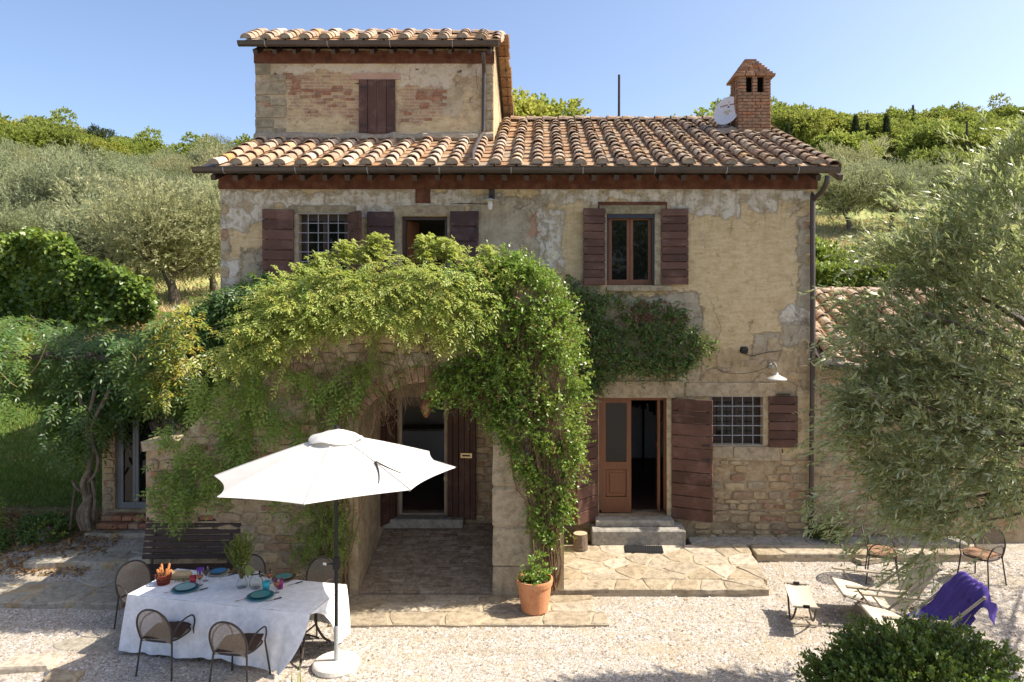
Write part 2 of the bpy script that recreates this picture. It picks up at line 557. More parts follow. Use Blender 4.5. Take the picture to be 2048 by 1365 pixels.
M['brass'] = pm('old_brass', [(0.55, 0.42, 0.20), (0.65, 0.52, 0.30)], 9, 0.4, 0.5, 0.05, metal=0.8)
M['hole'] = NG('flue_black').done((0.006, 0.005, 0.005), 0.95, 0.05)
M['roomwhite'] = pm('whitewashed_room', [(0.62, 0.60, 0.56), (0.70, 0.68, 0.64)], 2, 0.9, 0.1, 0.1)
M['roomfloor'] = pm('terracotta_room_floor', [(0.10, 0.045, 0.03), (0.15, 0.07, 0.045)], 3, 0.5, 0.3, 0.1)
g = NG('window_glass')
M['glass'] = g.done((0.008, 0.009, 0.009), 0.02, 0.3)
M['dish'] = pm('dish_enamel', [(0.62, 0.62, 0.63), (0.70, 0.70, 0.71)], 4, 0.5, 0.3, 0.02)
M['dishred'] = NG('dish_red_print').done((0.30, 0.14, 0.10), 0.6, 0.2)
M['dishyel'] = NG('dish_yellow_print').done((0.50, 0.44, 0.25), 0.6, 0.2)
M['deadwood'] = pm('grey_pole_wood', [(0.045, 0.038, 0.032), (0.08, 0.07, 0.06)], 6, 0.9, 0.1, 0.3)
M['bench'] = pm('bench_stain', [(0.030, 0.016, 0.013), (0.05, 0.028, 0.022)], 4, 0.55, 0.35, 0.2, 60, 0.003, rand=0.4, stretch=(0.7, 6, 6))
M['enamel'] = pm('white_lamp_enamel', [(0.60, 0.57, 0.50), (0.68, 0.65, 0.58)], 5, 0.45, 0.4, 0.05)
M['patina'] = pm('grey_green_patina', [(0.20, 0.20, 0.16), (0.28, 0.27, 0.22)], 9, 0.5, 0.4, 0.1)
M['amber'] = NG('amber_glass').done((0.30, 0.14, 0.07), 0.25, 0.5)
M['black'] = NG('black_plastic').done((0.012, 0.012, 0.013), 0.5, 0.3)
M['terracotta'] = pm('terracotta_pot', [(0.46, 0.19, 0.085), (0.54, 0.24, 0.11), (0.60, 0.31, 0.17)], 6, 0.8, 0.2, 0.2, rand=0.0)
M['soil'] = pm('dark_soil', [(0.045, 0.03, 0.02), (0.09, 0.06, 0.04)], 30, 0.95, 0.1, 0.8)
M['bark'] = pm('olive_bark', [(0.07, 0.055, 0.04), (0.14, 0.115, 0.085), (0.23, 0.195, 0.15)], 8, 0.95, 0.1, 0.9, 24, 0.03)
M['twig'] = pm('dry_twig', [(0.15, 0.095, 0.05), (0.27, 0.185, 0.105)], 8, 0.95, 0.1, 0.3)
M['greentwig'] = pm('green_twig', [(0.16, 0.15, 0.06), (0.24, 0.21, 0.09)], 8, 0.9, 0.1, 0.2)
M['cloth'] = pm('white_tablecloth', [(0.74, 0.74, 0.75), (0.80, 0.80, 0.81)], 5, 0.85, 0.15, 0.25, 9, 0.02)
M['canvas'] = pm('parasol_canvas', [(0.68, 0.66, 0.62), (0.74, 0.72, 0.69)], 4, 0.85, 0.15, 0.1, 14, 0.01)
g = NG('parasol_canvas')
cn = g.noise(g.pos(), 3.5, 5, 0.6)
cc = g.ramp(cn, [(0.3, (0.60, 0.57, 0.51)), (0.55, (0.68, 0.655, 0.61)), (0.75, (0.72, 0.70, 0.66))])
g.bump(g.noise(g.pos(), 11, 4, 0.6), 0.25, 0.02)
g.done(cc, 0.9, 0.1)
tl = g.n('ShaderNodeBsdfTranslucent'); g.put(tl.inputs[0], cc); mx = g.n('ShaderNodeMixShader'); mx.inputs[0].default_value = 0.22
g.nt.links.new(g.b.outputs[0], mx.inputs[1]); g.nt.links.new(tl.outputs[0], mx.inputs[2]); g.nt.links.new(mx.outputs[0], g.out.inputs[0])
M['canvas'] = g.m
M['sling'] = pm('cream_sling_canvas', [(0.52, 0.45, 0.33), (0.60, 0.53, 0.40)], 5, 0.85, 0.15, 0.15, 60, 0.004)
M['palewood'] = pm('grey_beige_wood', [(0.30, 0.245, 0.18), (0.42, 0.36, 0.28)], 5, 0.8, 0.2, 0.2, 50, 0.004)
M['purple'] = pm('purple_cloth', [(0.062, 0.042, 0.20), (0.115, 0.078, 0.31)], 5, 0.9, 0.1, 0.3, 90, 0.004, stretch=(1, 3, 1))
M['chair'] = pm('brown_chair_steel', [(0.035, 0.027, 0.023), (0.055, 0.043, 0.036)], 6, 0.5, 0.4, 0.1)
g = NG('beige_chair_mesh')
g.done(g.ramp(g.noise(g.pos(), 90, 2, 0.5), [(0.4, (0.20, 0.155, 0.11)), (0.6, (0.30, 0.24, 0.18))]), 0.6, 0.3)
tr = g.n('ShaderNodeBsdfTransparent'); mx = g.n('ShaderNodeMixShader'); mx.inputs[0].default_value = 0.34
g.nt.links.new(g.b.outputs[0], mx.inputs[1]); g.nt.links.new(tr.outputs[0], mx.inputs[2]); g.nt.links.new(mx.outputs[0], g.out.inputs[0])
M['chairmesh'] = g.m
M['cushion'] = pm('dark_brown_cushion', [(0.045, 0.028, 0.022), (0.07, 0.045, 0.034)], 6, 0.95, 0.1, 0.4, 30, 0.006)
M['cushion2'] = pm('tan_cushion', [(0.30, 0.17, 0.10), (0.36, 0.22, 0.14)], 6, 0.95, 0.1, 0.4, 30, 0.006)
M['concrete'] = pm('pale_concrete', [(0.62, 0.56, 0.48), (0.72, 0.66, 0.58)], 9, 0.9, 0.1, 0.3)
M['galv'] = pm('galvanised_steel', [(0.34, 0.36, 0.36), (0.42, 0.44, 0.44)], 9, 0.45, 0.5, 0.05, metal=0.4)


def flat(name, col, rough=0.3, spec=0.5):
    return pm(name, [tuple(c * 0.85 for c in col), col], 14, rough, spec, 0.03)


M['teal'] = flat('teal_glaze', (0.03, 0.19, 0.22))
M['teald'] = flat('dark_teal_glaze', (0.02, 0.10, 0.13))
M['tealp'] = flat('pale_teal_glaze', (0.28, 0.45, 0.45))
M['tealm'] = flat('green_teal_glaze', (0.09, 0.28, 0.27))
M['blue'] = flat('blue_glaze', (0.05, 0.21, 0.42))
M['oat'] = flat('oat_glaze', (0.48, 0.41, 0.28))
M['brownglaze'] = flat('brown_glaze', (0.13, 0.085, 0.05))
M['redcup'] = flat('red_cup', (0.42, 0.015, 0.03))
M['purplecup'] = flat('violet_cup', (0.16, 0.03, 0.35))
M['magentacup'] = flat('magenta_cup', (0.25, 0.01, 0.13))
M['turqcup'] = flat('turquoise_cup', (0.02, 0.38, 0.45))
M['drink'] = flat('orange_drink', (0.50, 0.17, 0.05))
M['bread'] = flat('bread_crust', (0.46, 0.18, 0.06), 0.8, 0.2)
M['loaf'] = flat('floured_loaf', (0.52, 0.40, 0.23), 0.9, 0.1)
M['basket'] = flat('red_wicker', (0.22, 0.045, 0.03), 0.8, 0.2)
M['steel'] = pm('cutlery_steel', [(0.5, 0.5, 0.5), (0.6, 0.6, 0.6)], 9, 0.3, 0.5, 0.02, metal=0.9)
M['woodhandle'] = flat('pale_wood_handle', (0.48, 0.33, 0.22), 0.7, 0.2)
g = NG('clear_glass')
g.b.inputs['Transmission Weight'].default_value = 1.0
g.b.inputs['IOR'].default_value = 1.2
M['clear'] = g.done((0.95, 0.97, 0.96), 0.02, 0.5)
M['log'] = pm('cut_log_bark', [(0.12, 0.085, 0.06), (0.24, 0.18, 0.13)], 20, 0.95, 0.1, 0.8, 40)
M['logend'] = pm('cut_log_end', [(0.42, 0.31, 0.20), (0.52, 0.41, 0.28)], 20, 0.9, 0.1, 0.3)
M['rubber'] = NG('rubber_mat').done((0.02, 0.02, 0.021), 0.7, 0.3)
M['railing'] = pm('rusty_rail', [(0.30, 0.20, 0.14), (0.40, 0.30, 0.22)], 9, 0.7, 0.3, 0.1)
M['bluepl'] = flat('blue_plastic', (0.02, 0.12, 0.42))

# leaves
M['olive'] = leaf_mat('olive_leaf', [(0.12, 0.155, 0.055), (0.26, 0.31, 0.12), (0.43, 0.47, 0.24), (0.62, 0.64, 0.46)], 0.42, 0.36, 0.55, (0.42, 0.48, 0.14))
M['olivefar'] = leaf_mat('grove_leaf', [(0.19, 0.21, 0.11), (0.29, 0.31, 0.18), (0.40, 0.42, 0.27)], 0.38, 0.6, 0.25, (0.38, 0.41, 0.20), True)
M['wood'] = leaf_mat('woodland_leaf', [(0.15, 0.185, 0.048), (0.26, 0.29, 0.072), (0.40, 0.405, 0.125)], 0.46, 0.6, 0.2, (0.36, 0.44, 0.07), True)
M['dark'] = leaf_mat('cypress_leaf', [(0.028, 0.042, 0.018), (0.050, 0.070, 0.030)], 0.15, 0.6, 0.2)
M['jasmine'] = leaf_mat('star_jasmine_leaf', [(0.060, 0.120, 0.018), (0.125, 0.235, 0.030), (0.23, 0.35, 0.048), (0.30, 0.17, 0.06)], 0.40, 0.35, 0.5, (0.32, 0.42, 0.04))
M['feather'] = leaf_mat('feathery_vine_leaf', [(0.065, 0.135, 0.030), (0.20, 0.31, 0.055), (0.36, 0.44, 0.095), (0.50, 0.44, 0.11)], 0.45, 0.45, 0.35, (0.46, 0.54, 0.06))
M['wisteria'] = leaf_mat('wisteria_leaf', [(0.030, 0.075, 0.020), (0.058, 0.130, 0.030), (0.15, 0.235, 0.04), (0.40, 0.37, 0.055), (0.48, 0.28, 0.05)], 0.38, 0.38, 0.45, (0.34, 0.40, 0.04))
M['ivy'] = leaf_mat('ivy_leaf', [(0.038, 0.080, 0.016), (0.090, 0.165, 0.026), (0.20, 0.28, 0.042), (0.34, 0.38, 0.07)], 0.36, 0.40, 0.45, (0.34, 0.40, 0.04))
M['wallivy'] = leaf_mat('wall_creeper_leaf', [(0.035, 0.085, 0.022), (0.070, 0.145, 0.034), (0.14, 0.23, 0.042), (0.22, 0.07, 0.06)], 0.3, 0.4, 0.45)
M['shrub'] = leaf_mat('shrub_leaf', [(0.036, 0.080, 0.016), (0.080, 0.150, 0.025), (0.17, 0.25, 0.042), (0.30, 0.30, 0.07)], 0.34, 0.33, 0.5, (0.30, 0.38, 0.04))
M['grass'] = leaf_mat('lawn_blade', [(0.07, 0.15, 0.03), (0.15, 0.25, 0.045), (0.28, 0.33, 0.09), (0.46, 0.41, 0.18)], 0.4, 0.6, 0.2)
M['straw'] = leaf_mat('straw_blade', [(0.42, 0.32, 0.16), (0.58, 0.46, 0.25), (0.38, 0.35, 0.14)], 0.25, 0.8, 0.1, (0.5, 0.4, 0.16))
M['deadleaf'] = leaf_mat('dead_leaf', [(0.18, 0.09, 0.035), (0.32, 0.18, 0.075), (0.42, 0.29, 0.13)], 0.1, 0.8, 0.1, (0.3, 0.15, 0.05))
M['bouquet'] = leaf_mat('bouquet_leaf', [(0.09, 0.13, 0.03), (0.18, 0.23, 0.045), (0.32, 0.34, 0.12)], 0.35, 0.5, 0.3)

# ------------------------------------------------------------------ terrain
def sstep(a, b, x):
    t = np.clip((x - a) / (b - a), 0, 1)
    return t * t * (3 - 2 * t)


def terrain(x, y):
    x = np.asarray(x, float); y = np.asarray(y, float)
    hl = np.interp(y, [-2.6, -1.6, -0.5, 0.4, 2.0, 4.5, 7.2, 8.6, 12, 17, 30, 45, 62, 78, 140, 400], [0, 0.14, 0.42, 0.72, 0.95, 1.35, 1.75, 3.9, 4.3, 4.9, 7.5, 12, 17.2, 20.5, 24, 26])
    hr = np.interp(y, [-2.2, -0.5, 3.5, 4.4, 12, 20, 30, 45, 60, 82, 105, 122, 145, 400], [0, 0.12, 0.12, 4.4, 5.0, 6.3, 8.7, 11.8, 16.0, 22.0, 27.2, 29.4, 30, 30])
    hm = np.interp(y, [9.2, 10.2, 18, 30, 50, 80, 110, 400], [0, 4.0, 5.0, 7.8, 13, 20.5, 24.5, 26])
    wl = 1 - sstep(-6.9, -6.2, x)
    wr = np.where(y < 9.3, sstep(3.2, 3.6, x) * (y < 0) + sstep(4.95, 5.05, x) * (y >= 0), sstep(2, 12, x))
    wlf = 1 - sstep(-14, -3, x)
    wl = np.where(y < 9.3, wl, wlf)
    h = hl * wl + hr * wr + hm * np.clip(1 - wl - wr, 0, 1)
    far = np.clip((y - 25) / 60, 0, 1)
    h = h + far * (1.4 * np.sin(x * 0.06 + 0.6) + 0.9 * np.sin(x * 0.13 + y * 0.05)) + np.clip((y - 60) / 50, 0, 1) * np.clip((x - 30) / 50, 0, 1.4) * 3.5
    return h + np.where(y > 10, 0.12 * np.sin(x * 1.3) * np.sin(y * 0.9), 0)


def gz(x, y): return float(terrain(x, y))


xs = np.concatenate([[-420, -260, -170, -120], np.arange(-92, -16, 3.0), np.arange(-16, -8.5, 0.5), np.arange(-8.5, 13, 0.25), np.arange(13, 20, 0.8), np.arange(20, 112, 3.0), [130, 180, 260, 420]])
ys = np.concatenate([[-200, -90, -40, -24], np.arange(-16, -5, 0.6), np.arange(-5, 11, 0.25), np.arange(11, 34, 1.0), np.arange(34, 150, 2.6), [165, 200, 280, 400]])
X, Y = np.meshgrid(xs, ys)
Z = terrain(X, Y)
nv = X.size
me = bpy.data.meshes.new('ground')
me.vertices.add(nv)
me.vertices.foreach_set('co', np.stack([X.ravel(), Y.ravel(), Z.ravel()], 1).astype(np.float32).ravel())
i, j = np.meshgrid(np.arange(len(ys) - 1), np.arange(len(xs) - 1), indexing='ij')
a = (i * len(xs) + j).ravel()
q = np.stack([a, a + 1, a + 1 + len(xs), a + len(xs)], 1)
me.loops.add(q.size); me.loops.foreach_set('vertex_index', q.ravel().astype(np.int32))
me.polygons.add(len(q)); me.polygons.foreach_set('loop_start', np.arange(0, q.size, 4, dtype=np.int32))
me.update(calc_edges=True)
me.polygons.foreach_set('use_smooth', [True] * len(q))
g = NG('yard_gravel_and_meadow')
p = g.pos()
x, y, z = g.sep(p)
n1 = g.noise(p, 0.7, 6, 0.65); n2 = g.noise(p, 5, 6, 0.7); n3 = g.noise(p, 0.12, 5, 0.6)
cell = g.voro(p, 46, 'Color'); cell2 = g.voro(p, 46, 'Distance')
gv = g.ramp(g.sep(cell)[0], [(0, (0.19, 0.155, 0.125)), (0.25, (0.32, 0.28, 0.235)), (0.7, (0.41, 0.37, 0.325)), (0.93, (0.53, 0.50, 0.46)), (1, (0.20, 0.175, 0.16))])
gv = g.mix(g.maprange(n2, 0.46, 0.66, 0, 0.4), gv, (0.50, 0.40, 0.27))
gv = g.mix(g.maprange(n1, 0.52, 0.64, 0, 0.55), gv, (0.38, 0.30, 0.185))
gv = g.mix(g.maprange(g.noise(g.scalev(p, (.35, 1.6, 1)), 1.1, 5, .6), .54, .66, 0, .5), gv, (0.30, 0.245, 0.165))
lawn = g.ramp(n2, [(0.3, (0.07, 0.11, 0.028)), (0.55, (0.15, 0.18, 0.045)), (0.72, (0.26, 0.24, 0.10))])
dirt = g.ramp(n2, [(0.3, (0.13, 0.085, 0.045)), (0.7, (0.30, 0.21, 0.12))])
mead = g.ramp(n1, [(0.32, (0.18, 0.23, 0.07)), (0.5, (0.29, 0.31, 0.11)), (0.66, (0.44, 0.39, 0.19))])
wood = g.ramp(n1, [(0.3, (0.07, 0.09, 0.03)), (0.7, (0.15, 0.16, 0.06))])
yn = g.math('ADD', y, g.math('MULTIPLY', g.math('SUBTRACT', n2, 0.5), 0.9))
zn = g.math('ADD', z, g.math('MULTIPLY', g.math('SUBTRACT', n2, 0.5), 0.25))
c = g.mix(g.maprange(zn, 0.34, 0.50), gv, dirt)
c = g.mix(g.math('MULTIPLY', g.maprange(zn, 0.62, 0.80), g.maprange(n1, 0.66, 0.5)), c, lawn)
c = g.mix(g.maprange(yn, 7.3, 8.0), c, dirt)
c = g.mix(g.maprange(yn, 9.0, 10.5), c, mead)
c = g.mix(g.math('MULTIPLY', g.maprange(yn, 42, 60), g.maprange(x, -4, 12)), c, wood)
g.bump(g.math('SUBTRACT', g.math('MULTIPLY', n2, 0.3), g.math('MULTIPLY', cell2, 0.9)), 0.8, 0.012)
me.materials.append(g.done(c, 0.95, 0.1))
tag(link('ground', me), 'pale gravel yard running into lawn and dry grassy hillside', kind='structure')


def scatter_pebbles(n):
    xs_ = rng.uniform(-9.5, 8.5, n); ys_ = rng.uniform(-5.2, -0.3, n)
    keep = ~((xs_ > -3.0) & (xs_ < 3.6) & (ys_ > -2.05)) & ~((xs_ > -3) & (xs_ < 1.0) & (ys_ > -3.05)) & ~((xs_ < -6) & (ys_ > -2.5)) & ~((xs_ < -3) & (ys_ > -2.1)) & ~((xs_ > 3) & (ys_ > -0.8))
    xs_, ys_ = xs_[keep], ys_[keep]
    n = len(xs_)
    r_ = rng.gamma(4, 0.0030, n) + 0.004
    r_ = np.minimum(r_, 0.030)
    a = rng.uniform(0, 6.28, n)
    base = np.array([[1, 0, 0.1], [0, 1, 0.1], [-1, 0, 0.1], [0, -1, 0.1], [0.1, -0.05, 0.75]])
    v = np.repeat(base[None], n, 0) * rng.uniform(0.6, 1.25, (n, 5, 3)) * r_[:, None, None]
    ca, sa = np.cos(a)[:, None], np.sin(a)[:, None]
    vx = v[..., 0] * ca - v[..., 1] * sa + xs_[:, None]
    vy = v[..., 0] * sa + v[..., 1] * ca + ys_[:, None]
    vz = v[..., 2] + terrain(xs_, ys_)[:, None] - 0.002
    V = np.stack([vx, vy, vz], 2).reshape(-1, 3)
    F = (np.array([[0, 1, 4], [1, 2, 4], [2, 3, 4], [3, 0, 4]])[None] + 5 * np.arange(n)[:, None, None]).reshape(-1, 3)
    return raw_mesh('gravel', V, F, np.repeat(rng.uniform(0, 1, n), 4))


def raw_mesh(name, V, F, tint=None):
    """Mesh from arrays; F is one array of equal-sized faces or a list of such arrays, tint one value per face."""
    F = F if isinstance(F, list) else [F]
    loops = np.concatenate([np.ascontiguousarray(f, np.int32).ravel() for f in F])
    sizes = np.concatenate([np.full(len(f), f.shape[1], np.int32) for f in F])
    starts = np.concatenate([[0], np.cumsum(sizes)[:-1]]).astype(np.int32)
    me = bpy.data.meshes.new(name)
    me.vertices.add(len(V)); me.vertices.foreach_set('co', np.ascontiguousarray(V, np.float32).ravel())
    me.loops.add(len(loops)); me.loops.foreach_set('vertex_index', loops)
    me.polygons.add(len(sizes)); me.polygons.foreach_set('loop_start', starts)
    me.update(calc_edges=True)
    if tint is not None:
        at = me.attributes.new('tint', 'FLOAT', 'FACE')
        at.data.foreach_set('value', np.ascontiguousarray(tint, np.float32))
    return me


g = NG('loose_pebbles')
at = g.n('ShaderNodeAttribute'); at.attribute_name = 'tint'
c = g.ramp(at.outputs['Fac'], [(0, (0.20, 0.16, 0.12)), (0.3, (0.36, 0.31, 0.25)), (0.7, (0.47, 0.42, 0.365)), (0.95, (0.62, 0.58, 0.53)), (1, (0.12, 0.10, 0.09))])
pebm = g.done(c, 0.9, 0.15)
pme = scatter_pebbles(52000)
pme.materials.append(pebm)
tag(link('gravel', pme), 'loose pale gravel lying across the yard', kind='stuff')

# ------------------------------------------------------------------ masonry helpers
def stone_template(n=10, p=6.0, jit=0.09, front=0.88):
    """A rough stone: outline in x,z, front towards -y, unit size."""
    ring = []
    for k in range(n):
        a = 2 * math.pi * (k + random.uniform(-0.25, 0.25)) / n
        ca, sa = math.cos(a), math.sin(a)
        r_ = (abs(ca) ** p + abs(sa) ** p) ** (-1 / p) * random.uniform(1 - jit, 1.0)
        ring.append((r_ * ca, r_ * sa))
    b = MB()
    vs_ = [(x_, 0.25, z_) for x_, z_ in ring] + [(x_ * 0.985, -0.55, z_ * 0.985) for x_, z_ in ring] + [(x_ * front, -1 + random.uniform(-0.1, 0.12), z_ * front) for x_, z_ in ring]
    vs_.append((random.uniform(-0.2, 0.2), -1.08, random.uniform(-0.2, 0.2)))
    fs = []
    for k in range(n):
        m_ = (k + 1) % n
        fs += [(k, m_, n + m_, n + k), (n + k, n + m_, 2 * n + m_, 2 * n + k), (2 * n + k, 2 * n + m_, 3 * n)]
    b.add(vs_, fs)
    return b.mesh('stone', M['stone'])


def block_template(jit=0.04, mat='dress', name='stone'):
    b = MB()
    b.bbox((0, 0, 0), (2, 2, 2), 0.10, jit=jit)
    return b.mesh(name, M[mat])


STONES = [stone_template() for _ in range(14)]
QUOINS = [block_template(0.05, 'quoin') for _ in range(5)]
DRESS = [block_template(0.025, 'dress') for _ in range(5)]
BRICKS = [block_template(0.05, 'brick', 'brick') for _ in range(6)]
CHBRICKS = [block_template(0.04, 'chbrick', 'brick') for _ in range(6)]
RAMPBR = [block_template(0.06, 'ramp', 'brick') for _ in range(6)]


def piece(mesh, parent, c, size, rot=(0, 0, 0), name=None):
    return link(name or mesh.name.split('.')[0], mesh, parent, c, rot, (size[0] / 2, size[1] / 2, size[2] / 2))


def courses(parent, x0, x1, z0, z1, y, ok, hmin=0.07, hmax=0.19, lmin=0.14, lmax=0.42, proud=0.028, fill=0.85, brick_share=0.06, cap=300):
    """Lay rough stones in courses on a wall face that looks towards -y."""
    z = z0
    n = 0
    while z < z1 and n < cap:
        h = random.uniform(hmin, hmax)
        x = x0 + random.uniform(-0.2, 0.0)
        while x < x1 and n < cap:
            l = random.uniform(lmin, lmax) * (0.7 + 1.6 * h)
            cx, cz = x + l / 2, z + h / 2
            if random.random() < fill and ok(cx, cz):
                if random.random() < brick_share:
                    piece(random.choice(BRICKS), parent, (cx, y, cz), (l * 0.9, 0.03, min(h, 0.06)), (0, random.uniform(-0.05, 0.05), 0))
                else:
                    o = piece(random.choice(STONES), parent, (cx, y, cz + random.uniform(-0.015, 0.015)), (l * 0.93, 2 * proud * random.uniform(0.6, 1.3), h * 0.92), (0, random.uniform(-0.06, 0.06), 0))
                n += 1
            x += l
        z += h
    return n


def wall_grid(b, x0, x1, z0, z1, ops, y, rev, mi=0, cell=None):
    """Front face with openings (xa, xb, za, zb) and their reveals."""
    xs_ = sorted({x0, x1, *[o[0] for o in ops], *[o[1] for o in ops]})
    zs_ = sorted({z0, z1, *[o[2] for o in ops], *[o[3] for o in ops]})
    for i in range(len(xs_) - 1):
        for j in range(len(zs_) - 1):
            cx, cz = (xs_[i] + xs_[i + 1]) / 2, (zs_[j] + zs_[j + 1]) / 2
            if any(o[0] < cx < o[1] and o[2] < cz < o[3] for o in ops): continue
            if cz < z0 or cz > z1: continue
            b.add([(xs_[i], y, zs_[j]), (xs_[i + 1], y, zs_[j]), (xs_[i + 1], y, zs_[j + 1]), (xs_[i], y, zs_[j + 1])], [(0, 1, 2, 3)], mi)
    for xa, xb, za, zb in ops:
        b.add([(xa, y, za), (xb, y, za), (xb, y + rev, za), (xa, y + rev, za)], [(0, 1, 2, 3)], mi)
        b.add([(xa, y, zb), (xb, y, zb), (xb, y + rev, zb), (xa, y + rev, zb)], [(3, 2, 1, 0)], mi)
        b.add([(xa, y, za), (xa, y, zb), (xa, y + rev, zb), (xa, y + rev, za)], [(3, 2, 1, 0)], mi)
        b.add([(xb, y, za), (xb, y, zb), (xb, y + rev, zb), (xb, y + rev, za)], [(0, 1, 2, 3)], mi)


def FX(px): return (px - VPX) / (FOC / 13.3)
def FZ(py): return CAMZ - (py - HZY) / (FOC / 13.3)


# ------------------------------------------------------------------ farmhouse
house = empty('farmhouse', 'two storey ochre plastered stone farmhouse with clay tile roofs and a low tower', 'house')
HX0, HX1, HB = FX(441), FX(1631), 8.9
EAVEZ = 6.93
SLOPE = 0.405
RIDGEY, EAVEY = 4.2, -0.55
RIDGEZ = EAVEZ + SLOPE * (RIDGEY - EAVEY)
ops = {
    'win1': (FX(597), FX(697), FZ(562), FZ(428)),
    'door2': (FX(803), FX(895), FZ(668), FZ(433)),
    'win2': (FX(1213), FX(1310), FZ(571), FZ(428)),
    'porchdoor': (FX(797), FX(893), FZ(1032), FZ(790)),
    'door1': (FX(1198), FX(1335), FZ(1031), FZ(796)),
    'win3': (FX(1423), FX(1526), FZ(890), FZ(793)),
}
b = MB()
wall_grid(b, HX0, HX1, -0.2, 6.90, list(ops.values()), 0.0, 0.36)
for x in (HX0, HX1):
    b.add([(x, 0, -0.2), (x, HB, -0.2), (x, HB, 6.9), (x, RIDGEY, RIDGEZ - 0.12), (x, 0, 6.9)], [(0, 1, 2, 3, 4)])
b.add([(HX0, HB, -0.2), (HX1, HB, -0.2), (HX1, HB, 6.9), (HX0, HB, 6.9)], [(3, 2, 1, 0)])
wall = b.build('wall', M['facade'], house)
# rooms behind the openings
b = MB()
def room(x0, x1, z0, z1, y1, mw=0, mf=1):
    y0 = 0.37
    b.add([(x0, y1, z0), (x1, y1, z0), (x1, y1, z1), (x0, y1, z1)], [(3, 2, 1, 0)], mw)
    b.add([(x0, y0, z0), (x0, y1, z0), (x0, y1, z1), (x0, y0, z1)], [(0, 1, 2, 3)], mw)
    b.add([(x1, y0, z0), (x1, y1, z0), (x1, y1, z1), (x1, y0, z1)], [(3, 2, 1, 0)], mw)
    b.add([(x0, y0, z0), (x1, y0, z0), (x1, y1, z0), (x0, y1, z0)], [(0, 1, 2, 3)], mf)
    b.add([(x0, y0, z1), (x1, y0, z1), (x1, y1, z1), (x0, y1, z1)], [(3, 2, 1, 0)], mf)
room(HX0 + .3, 0.0, 3.98, 6.6, 4.5)
room(0.1, HX1 - .3, 3.98, 6.6, 4.5)
room(-4.6, 0.0, 0.62, 3.6, 4.2)
room(0.1, HX1 - .3, 0.62, 3.6, 4.8)
b.build('interior', [M['roomwhite'], M['roomfloor']], house)
# kitchen pieces seen through the porch door, and a coat stand in the hall
b = MB()
b.box((-2.1, 3.9, 1.07), (2.4, 0.6, 0.9), mi=0)
b.box((-2.1, 3.88, 1.545), (2.4, 0.64, 0.05), mi=1)
b.box((-2.35, 4.05, 2.35), (0.9, 0.28, 0.42), mi=2)
b.box((-1.75, 4.02, 1.85), (0.35, 0.3, 0.5), mi=2)
kit = tag(b.build('kitchen_counter', [M['dish'], M['greystep'], M['black']]), 'pale kitchen counter in the dark room behind the porch door', 'counter')
b = MB()
b.tube([(2.35, 3.6, 0.62), (2.35, 3.6, 2.35)], 0.025, 8)
for k in range(9):
    a = k * 0.7
    b.tube([(2.35, 3.6, 2.2), (2.35 + .22 * math.cos(a), 3.6 + .22 * math.sin(a), 2.3), (2.35 + .3 * math.cos(a), 3.6 + .3 * math.sin(a), 1.9 + .05 * k)], [0.02, 0.05, 0.07], 6)
tag(b.build('coat_stand', M['black']), 'dark coat stand in the hall behind the entrance door', 'coat stand')

# eaves: painted band, rafter ends, boarding, gutter
b = MB()
b.box(((HX0 + HX1) / 2, -0.012, 6.755), (HX1 - HX0 + 0.05, 0.05, 0.26), jit=0.0)
b.box((FX(846), -0.008, 6.50), (0.27, 0.036, 0.26))
b.build('eave_band', M['redband'], house)
for k in range(29):
    b = MB()
    x = HX0 + 0.1 + k * 0.395
    b.box((x, -0.30, 6.845), (0.085, 0.50, 0.10), Euler((math.atan(SLOPE), 0, 0)).to_matrix(), jit=0.006)
    b.build('rafter', M['darkframe'], house)
b = MB()
for sy in (0, 1):
    y0, y1 = (EAVEY, RIDGEY) if sy == 0 else (HB + 0.4, RIDGEY)
    z0 = EAVEZ if sy == 0 else RIDGEZ - SLOPE * (HB + 0.4 - RIDGEY)
    v = [(FX(388) + .33, y0, z0), (HX1 + .14, y0, z0), (HX1 + .14, y1, RIDGEZ), (FX(388) + .33, y1, RIDGEZ)]
    v += [(p_[0], p_[1], p_[2] - 0.07) for p_ in v]
    b.add(v, [(0, 1, 2, 3), (7, 6, 5, 4), (0, 4, 5, 1), (1, 5, 6, 2), (2, 6, 7, 3), (3, 7, 4, 0)])
roof = b.build('roof', M['darkframe'], house)


def gutter(x0, x1, y, z, r_, parent, name='gutter'):
    b = MB()
    n = 9
    prof = [(y + r_ * math.cos(a), z + r_ * math.sin(a)) for a in [math.pi + math.pi * k / n for k in range(n + 1)]]
    prof = [(prof[0][0] - 0.012, prof[0][1] + 0.012)] + prof
    for inner in (0, 1):
        s = 1 if not inner else 0.93
        vs_ = [(x_, y + (py_ - y) * s, z + (pz_ - z) * s + (0.004 if inner else 0)) for x_ in (x0, x1) for py_, pz_ in prof]
        m_ = len(prof)
        b.add(vs_, [(k, k + 1, m_ + k + 1, m_ + k) for k in range(m_ - 1)])
    for x_ in (x0, x1): b.add([(x_, py_, pz_) for py_, pz_ in prof[1:]], [tuple(range(len(prof) - 1))])
    gt = b.build(name, M['gutter'], parent, smooth=False)
    x_ = x0 + 0.55
    while x_ < x1:
        c = MB()
        c.tube([(x_, y + (r_ + .006) * math.cos(a), z + (r_ + .006) * math.sin(a)) for a in [math.pi * 0.98 + math.pi * k / 8 for k in range(9)]], 0.007, 5)
        c.build('bracket', M['galv'], gt)
        x_ += 1.25
    return gt


def at_gutter(px0, px1, ytop, ybot, y):
    a, c = W(px0, ytop, y), W(px1, ybot, y)
    return a.x, c.x, (a.z), (a.z - c.z)


